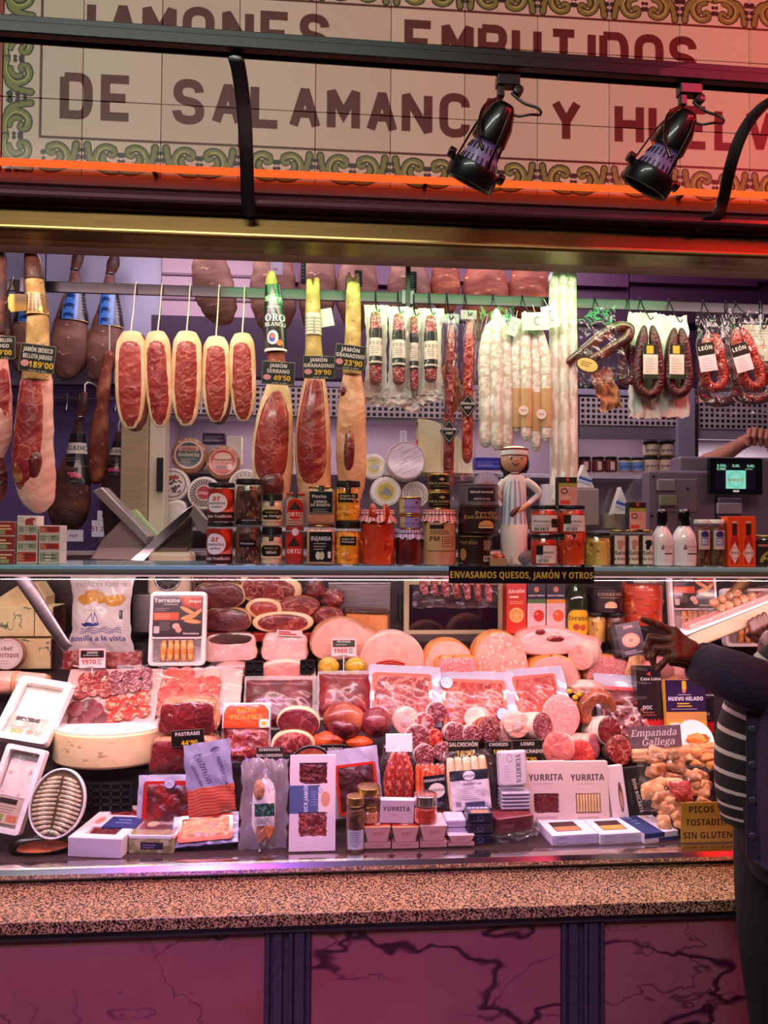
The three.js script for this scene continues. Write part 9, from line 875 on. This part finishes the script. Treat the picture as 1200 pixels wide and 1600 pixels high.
// ---------- people ----------
function fieldGeo(bones, cell, k = 0.02) {   // smooth union of tapered capsules, meshed
  const lo = [1e9, 1e9, 1e9], hi = [-1e9, -1e9, -1e9]; for (const [a, b, ra, rb] of bones) for (const [p, r] of [[a, ra], [b, rb]]) for (let i = 0; i < 3; i++) { lo[i] = Math.min(lo[i], p[i] - r); hi[i] = Math.max(hi[i], p[i] + r); }
  const c = lo.map((v, i) => (v + hi[i]) / 2), S = Math.max(...hi.map((v, i) => v - lo[i])) / 2 + 3 * cell + k, N = Math.ceil(2 * S / cell), mc = new MarchingCubes(N, new THREE.MeshStandardMaterial(), false, false, 400000); mc.isolation = 0; const f = mc.field, hs = N / 2;
  const B = bones.map(([a, b, ra, rb]) => { const d = [b[0] - a[0], b[1] - a[1], b[2] - a[2]]; return [a, d, d[0] * d[0] + d[1] * d[1] + d[2] * d[2] + 1e-9, ra, rb - ra]; });
  for (let z = 0, q = 0; z < N; z++) { const Z = c[2] + (z - hs) / hs * S; for (let y = 0; y < N; y++) { const Y = c[1] + (y - hs) / hs * S; for (let x = 0; x < N; x++, q++) { const X = c[0] + (x - hs) / hs * S; let m = 1e3; for (const [a, d, l, r, dr] of B) { const px = X - a[0], py = Y - a[1], pz = Z - a[2], t = clamp((px * d[0] + py * d[1] + pz * d[2]) / l), ex = px - d[0] * t, ey = py - d[1] * t, ez = pz - d[2] * t, e = Math.sqrt(ex * ex + ey * ey + ez * ez) - r - dr * t, h = Math.max(k - Math.abs(m - e), 0) / k; m = Math.min(m, e) - h * h * k * 0.25; } f[q] = -m; } } }
  mc.update(); const n = mc.count, pos = new Float32Array(n * 3), nor = new Float32Array(n * 3); for (let i = 0; i < n * 3; i += 3) { for (let j = 0; j < 3; j++) { pos[i + j] = mc.positionArray[i + j] * S + c[j]; nor[i + j] = mc.normalArray[i + j]; } }
  const g = new THREE.BufferGeometry(); g.setAttribute('position', new THREE.BufferAttribute(pos, 3)); g.setAttribute('normal', new THREE.BufferAttribute(nor, 3)); g.setAttribute('uv', new THREE.BufferAttribute(new Float32Array(n * 2), 2)); return g;
}
const W3 = (px, py, z) => at(px, py, z).toArray();
{ // customer pointing at the food
  const zb = 0.46, cx = at(1255, 1200, zb).x, base = [cx, 0, zb], t = thing('person', 'person in a dark denim jacket and striped shirt pointing at the food with one hand', 'person', base), rel = (p) => [p[0] - base[0], p[1] - base[1], p[2] - base[2]], R = (px, py, z) => rel(W3(px, py, z < 0.45 ? z + 0.1 : z));
  const skin = phy(0x5e2418, 0.5), denim = food(noiseTex(128, (u, v) => { const g = 34 + 22 * vn(u, v, 40, 3) + 16 * ((u * 64 % 1) < 0.5 ? 1 : 0); return [g * 0.85, g * 0.58, g * 1.15]; }), 0.85, { bumpScale: 0.001 });
  const W = R(1097, 1030, 0.30), K = [R(1054, 988, 0.27), R(1047, 1001, 0.285), R(1048, 1015, 0.3), R(1056, 1027, 0.315)];
  const hand = [[R(1118, 1040, 0.31), W, 0.028, 0.0235], ...K.map((p, i) => [W, p, 0.02, 0.0125 - i * 0.0006]), [K[0], K[3], 0.012, 0.011], [R(1080, 1012, 0.29), R(1070, 1022, 0.3), 0.02, 0.018]];
  const fin = [[K[0], R(1030, 978, 0.262), R(1016, 972, 0.258), R(1005, 968, 0.256)], [K[1], R(1017, 997, 0.262), R(1010, 1013, 0.262), R(1012, 1028, 0.268)], [K[2], R(1026, 1013, 0.28), R(1019, 1027, 0.28), R(1022, 1042, 0.285)], [K[3], R(1044, 1028, 0.3), R(1034, 1038, 0.3), R(1028, 1047, 0.3)]];
  fin.forEach((f, i) => { const r = [0.0105, 0.0108, 0.0102, 0.009][i]; for (let j = 0; j < 3; j++) hand.push([f[j], f[j + 1], r * (1.05 - j * 0.1), r * (0.95 - j * 0.1)]); });
  hand.push([R(1092, 1030, 0.28), R(1070, 1036, 0.262), 0.018, 0.013], [R(1070, 1036, 0.262), R(1049, 1035, 0.252), 0.012, 0.0095]);
  const sh = [0.05, 1.33, 0], neck = [0.07, 1.40, 0], el = R(1300, 1120, 0.62), sR = [0.05, 1.29, 0.17], sL = [0.05, 1.29, -0.17], HX = 0.1, eL = [0.12, 1.03, -0.2], wL = [0.06, 0.82, -0.15];
  const body = [[[0, 0.9, 0], [0, 1.1, 0], 0.12, 0.11], [[0, 1.1, 0], [0.04, 1.26, 0], 0.11, 0.11], [sR, sL, 0.055, 0.055], [sR, el, 0.045, 0.038], [el, R(1118, 1040, 0.31), 0.037, 0.027], [sL, eL, 0.045, 0.036], [eL, wL, 0.035, 0.024], [wL, [0.04, 0.76, -0.15], 0.024, 0.03], [sh, neck, 0.05, 0.05], [neck, [HX - 0.02, 1.5, 0], 0.05, 0.055], [[HX - 0.01, 1.57, 0], [HX - 0.05, 1.55, 0], 0.092, 0.078], [[HX - 0.06, 1.5, 0], [HX - 0.07, 1.48, 0], 0.05, 0.035], [[HX - 0.12, 1.545, 0], [HX - 0.145, 1.52, 0], 0.012, 0.014], [[HX - 0.01, 1.55, -0.09], [HX - 0.01, 1.53, -0.09], 0.016, 0.012], [[HX - 0.01, 1.55, 0.09], [HX - 0.01, 1.53, 0.09], 0.016, 0.012], [[0, 0.88, -0.08], [0, 0.48, -0.09], 0.09, 0.055], [[0, 0.48, -0.09], [0.02, 0.09, -0.09], 0.055, 0.038], [[0, 0.88, 0.08], [0, 0.48, 0.09], 0.09, 0.055], [[0, 0.48, 0.09], [0.02, 0.09, 0.09], 0.055, 0.038]];
  for (let i = 0; i < 4; i++) body.push([[0.025 + i * 0.022 - 0.01, 0.75, -0.15], [0.01 + i * 0.02, 0.67 + (i === 0 || i === 3 ? 0.012 : 0), -0.145], 0.01, 0.007]); body.push([[0.02, 0.79, -0.15], [-0.005, 0.73, -0.14], 0.011, 0.008]);
  const bg = merge([fieldGeo(body, 0.016, 0.03), fieldGeo(hand, 0.0032, 0.007)]); part(t, 'body', bg, skin);
  const E = (u, y, d = 0) => [u * 0.857 - d * 0.515, y, u * 0.515 + d * 0.857], st = canvasTex(64, 128, (g) => { g.fillStyle = '#0b0a0c'; g.fillRect(0, 0, 64, 128); g.fillStyle = '#b8aea6'; for (let i = 0; i < 1; i++) g.fillRect(0, 20, 64, 30); }); const shirt = std(0xffffff, 0.85, { map: st });
  part(t, 'shirt', sweep([E(-0.045, 0.88), E(-0.055, 0.97), E(-0.05, 1.1), E(-0.02, 1.22), E(0.04, 1.34)], [[0.145, 0.10], [0.15, 0.11], [0.145, 0.11], [0.12, 0.11], [0.07, 0.10]], { ref: [-0.515, 0, 0.857], flat: true, n: 28, m: 30, kv: 12 }), shirt);
  part(t, 'jacket', sweep([E(0.005, 0.81), E(0, 0.95), E(0, 1.1), E(0.03, 1.22), E(0.06, 1.33), E(0.07, 1.38)], [[0.137, 0.2], [0.137, 0.205], [0.137, 0.205], [0.135, 0.2], [0.10, 0.17], [0.06, 0.08]], { ref: [-0.515, 0, 0.857], flat: true, n: 32, m: 34, ku: 4, kv: 6, lump: 0.03 }), denim);
  for (let i = 0; i < 4; i++) { part(t, 'button', cyl(0.009, 0.005, 14).rotateX(PI / 2), M.steelDark, E(-0.112, 1.13 - i * 0.085, 0.131), { rot: [0, -0.54, 0] }); }
  part(t, 'placket', box(0.028, 0.46, 0.006, 0.002, 0, 0, 0), denim, E(-0.112, 1.05, 0.128), { rot: [0, -0.54, 0] });
  const cuffA = R(1094, 1031, 0.30);
  part(t, 'sleeve', sweep([R(1090, 1033, 0.30), R(1100, 1037, 0.302), R(1150, 1058, 0.41), R(1200, 1080, 0.5), R(1262, 1108, 0.58), el, [0.09, 1.2, 0.19], [0.05, 1.31, 0.17]], [0.050, 0.054, 0.062, 0.067, 0.068, 0.07, 0.078, 0.065], { n: 24, m: 60, lump: 0.09, ku: 4, kv: 6, flat: true }), denim); part(t, 'cuff', sweep([R(1088, 1032, 0.30), R(1096, 1036, 0.301), R(1107, 1041, 0.303)], [[0.051, 0.05], [0.054, 0.053], [0.055, 0.054]], { n: 24, flat: true, m: 10, ku: 3 }), denim); part(t, 'black_cuff', sweep([R(1086, 1030, 0.30), R(1098, 1036, 0.302)], [[0.036, 0.034], [0.042, 0.04]], { n: 20, flat: true, m: 8 }), M.black); part(t, 'seam', sweep([R(1128, 1015, 0.36), R(1131, 1045, 0.374), R(1126, 1078, 0.362)], [0.003, 0.003, 0.003], { n: 6, m: 14 }), denim);
  part(t, 'sleeve', sweep([[0.05, 1.31, -0.16], [0.07, 1.2, -0.19], eL, [0.09, 0.93, -0.18], [0.065, 0.84, -0.15]], [0.06, 0.066, 0.06, 0.052, 0.046], { n: 22, m: 40, lump: 0.05, ku: 4, kv: 6, flat: true }), denim);
  const tr = std(0x0b090c, 0.85); part(t, 'trousers', merge([sweep([[-0.02, 0.96, 0], [-0.01, 0.86, 0], [0, 0.76, 0]], [[0.145, 0.15], [0.14, 0.17], [0.12, 0.16]], { flat: true, n: 26 }), ...[-0.085, 0.085].map((z) => sweep([[0, 0.84, z], [-0.005, 0.6, z], [0.0, 0.42, z], [0.03, 0.06, z]], [0.12, 0.11, 0.095, 0.07], { n: 20, flat: true }))]), tr);
  for (const z of [-0.09, 0.09]) part(t, 'shoe', sweep([[0.06, 0.045, z], [-0.02, 0.045, z], [-0.12, 0.03, z], [-0.17, 0.025, z]], [[0.04, 0.044], [0.045, 0.05], [0.042, 0.032], [0.03, 0.022]], { n: 16, ref: [0, 1, 0] }), M.black);
  part(t, 'hair', merge([blob(0.2, 0.17, 0.19, 0.12, 1.5).translate(HX + 0.02, 1.54, 0), blob(0.16, 0.16, 0.17, 0.2, 2).translate(HX + 0.06, 1.47, 0)]), std(0x0c0808, 0.8)); for (const z of [-0.033, 0.033]) part(t, 'eye', new THREE.SphereGeometry(0.011, 12, 8), std(0xd8d0c8, 0.3), [HX - 0.122, 1.555, z]); part(t, 'mouth', box(0.006, 0.012, 0.045, 0.002, HX - 0.105, 1.485, 0), std(0x5a2420, 0.5));
}
{ // crouching vendor behind the scale: bare forearm and fist above it
  const z = -1.43, b = W3(1120, 900, z), t = thing('person', 'vendor hidden behind the scale, bare forearm and fist showing above it', 'person', [b[0], 0.0, z]), R = (px, py, zz = z) => { const q = W3(px, py, zz); return [q[0] - b[0], q[1], q[2] - z]; }, E = R(1106, 726), W = R(1160, 692), sk = phy(0xc08068, 0.5);
  const hand = [[R(1150, 698), W, 0.034, 0.03], [W, R(1182, 680), 0.034, 0.03], [R(1178, 676), R(1198, 680), 0.028, 0.026]]; [[1171, 669], [1180, 668], [1190, 669], [1199, 671]].forEach(([x, y], i) => { hand.push([R(x, y + 3, z + 0.01), R(x - 2, y + 14, z + 0.05), 0.0125, 0.012], [R(x - 2, y + 14, z + 0.05), R(x - 1, y + 26, z + 0.042), 0.012, 0.0105]); }); hand.push([R(1192, 690, z + 0.01), R(1205, 694, z + 0.03), 0.014, 0.012], [R(1205, 694, z + 0.03), R(1202, 704, z + 0.045), 0.012, 0.01]);
  const S = R(1066, 800), body = [[E, R(1150, 698), 0.05, 0.036], [S, E, 0.06, 0.05], [S, R(1150, 800), 0.08, 0.08], [R(1108, 820), [0, 0.95, 0], 0.14, 0.13], [R(1135, 800), R(1150, 768), 0.05, 0.05], [R(1155, 760), R(1160, 768), 0.085, 0.08], [[0, 0.95, 0], [-0.05, 0.5, 0.0], 0.13, 0.1], [[-0.05, 0.5, 0], [0, 0.06, 0], 0.09, 0.05]];
  part(t, 'body', merge([fieldGeo(body, 0.018, 0.03), fieldGeo(hand, 0.004, 0.006)]), sk); part(t, 'shirt', sweep([[0, 0.9, 0], [0.0, 1.2, 0], R(1108, 830), R(1108, 792)], [[0.17, 0.14], [0.18, 0.15], [0.2, 0.14], [0.12, 0.1]], { flat: true, n: 22 }), M.white); part(t, 'sleeve', sweep([S, R(1084, 768), R(1098, 742)], [0.075, 0.07, 0.062], { flat: true, n: 18, lump: 0.05 }), M.white); part(t, 'trousers', sweep([[0, 0.95, 0], [-0.05, 0.5, 0], [0, 0.05, 0]], [0.15, 0.12, 0.08], { flat: true }), std(0x1c1a24, 0.8)); part(t, 'hair', blob(0.19, 0.14, 0.19, 0.1).translate(R(1160, 768)[0], R(1160, 768)[1], -0.02), std(0x1c1210, 0.7));
}
{ // hand at the right edge holding up a blister tray
  const z = -0.3, c = W3(1145, 972, z), t = thing('blister_tray', 'long white blister tray of fried balls held slanting at the right edge', 'packed food', c, { rz: 0.36 }), w = at(1225, 960, z).x - at(1066, 960, z).x; part(t, 'tray', box(w, 0.06, 0.07, 0.012, 0, 0.0, 0), food(T.paper, 0.5, { color: 0xc0a890 })); part(t, 'rim', box(w * 1.04, 0.006, 0.085, 0.002, 0, 0.032, 0), M.whiteGloss); part(t, 'pale_layer', box(w * 0.9, 0.02, 0.06, 0.006, 0, 0.043, -0.002), M.cookedW); for (let i = 0; i < 9; i++) part(t, 'ball', blob(0.032, 0.032, 0.032, 0.12), M.crust, [-0.03 + (i % 5) * 0.03, 0.048 + (i > 4 ? 0.018 : 0), i > 4 ? -0.02 : 0.012]); part(t, 'blister', pillow(w * 0.95, 0.05, 0.09, { wr: 0.004, k: 6 }), M.film, [0, 0.033, 0]);
  const b = W3(1210, 1120, z), p = thing('person', 'dark hand with grey green sleeve holding the blister tray at the right edge', 'person', b), R = (px, py, zz = z + 0.02) => { const q = W3(px, py, zz); return [q[0] - b[0], q[1] - b[1], q[2] - b[2]]; }, H = [[R(1240, 1050), R(1205, 1008), 0.034, 0.028], [R(1205, 1008), R(1188, 992), 0.028, 0.026]]; [[1172, 978], [1178, 974], [1186, 970], [1194, 966]].forEach(([x, y], i) => H.push([R(1192 + i * 3, 992 - i * 3, z + 0.03), R(x + 4, y + 8, z + 0.06), 0.012, 0.011], [R(x + 4, y + 8, z + 0.06), R(x, y - 6, z + 0.05), 0.011, 0.009])); H.push([R(1184, 1000, z), R(1170, 992, z - 0.03), 0.013, 0.01]);
  part(p, 'body', fieldGeo(H, 0.004, 0.007), phy(0x4a2418, 0.5)); part(p, 'sleeve', sweep([R(1200, 1010), R(1230, 1045), R(1300, 1120)], [0.044, 0.05, 0.06], { flat: true, n: 20, lump: 0.06, kv: 4 }), std(0x5a6a60, 0.8));
}
// ---------- draw ----------
shade(scene);
for (const p of pages) p.t.needsUpdate = true;
renderer.render(scene, camera);
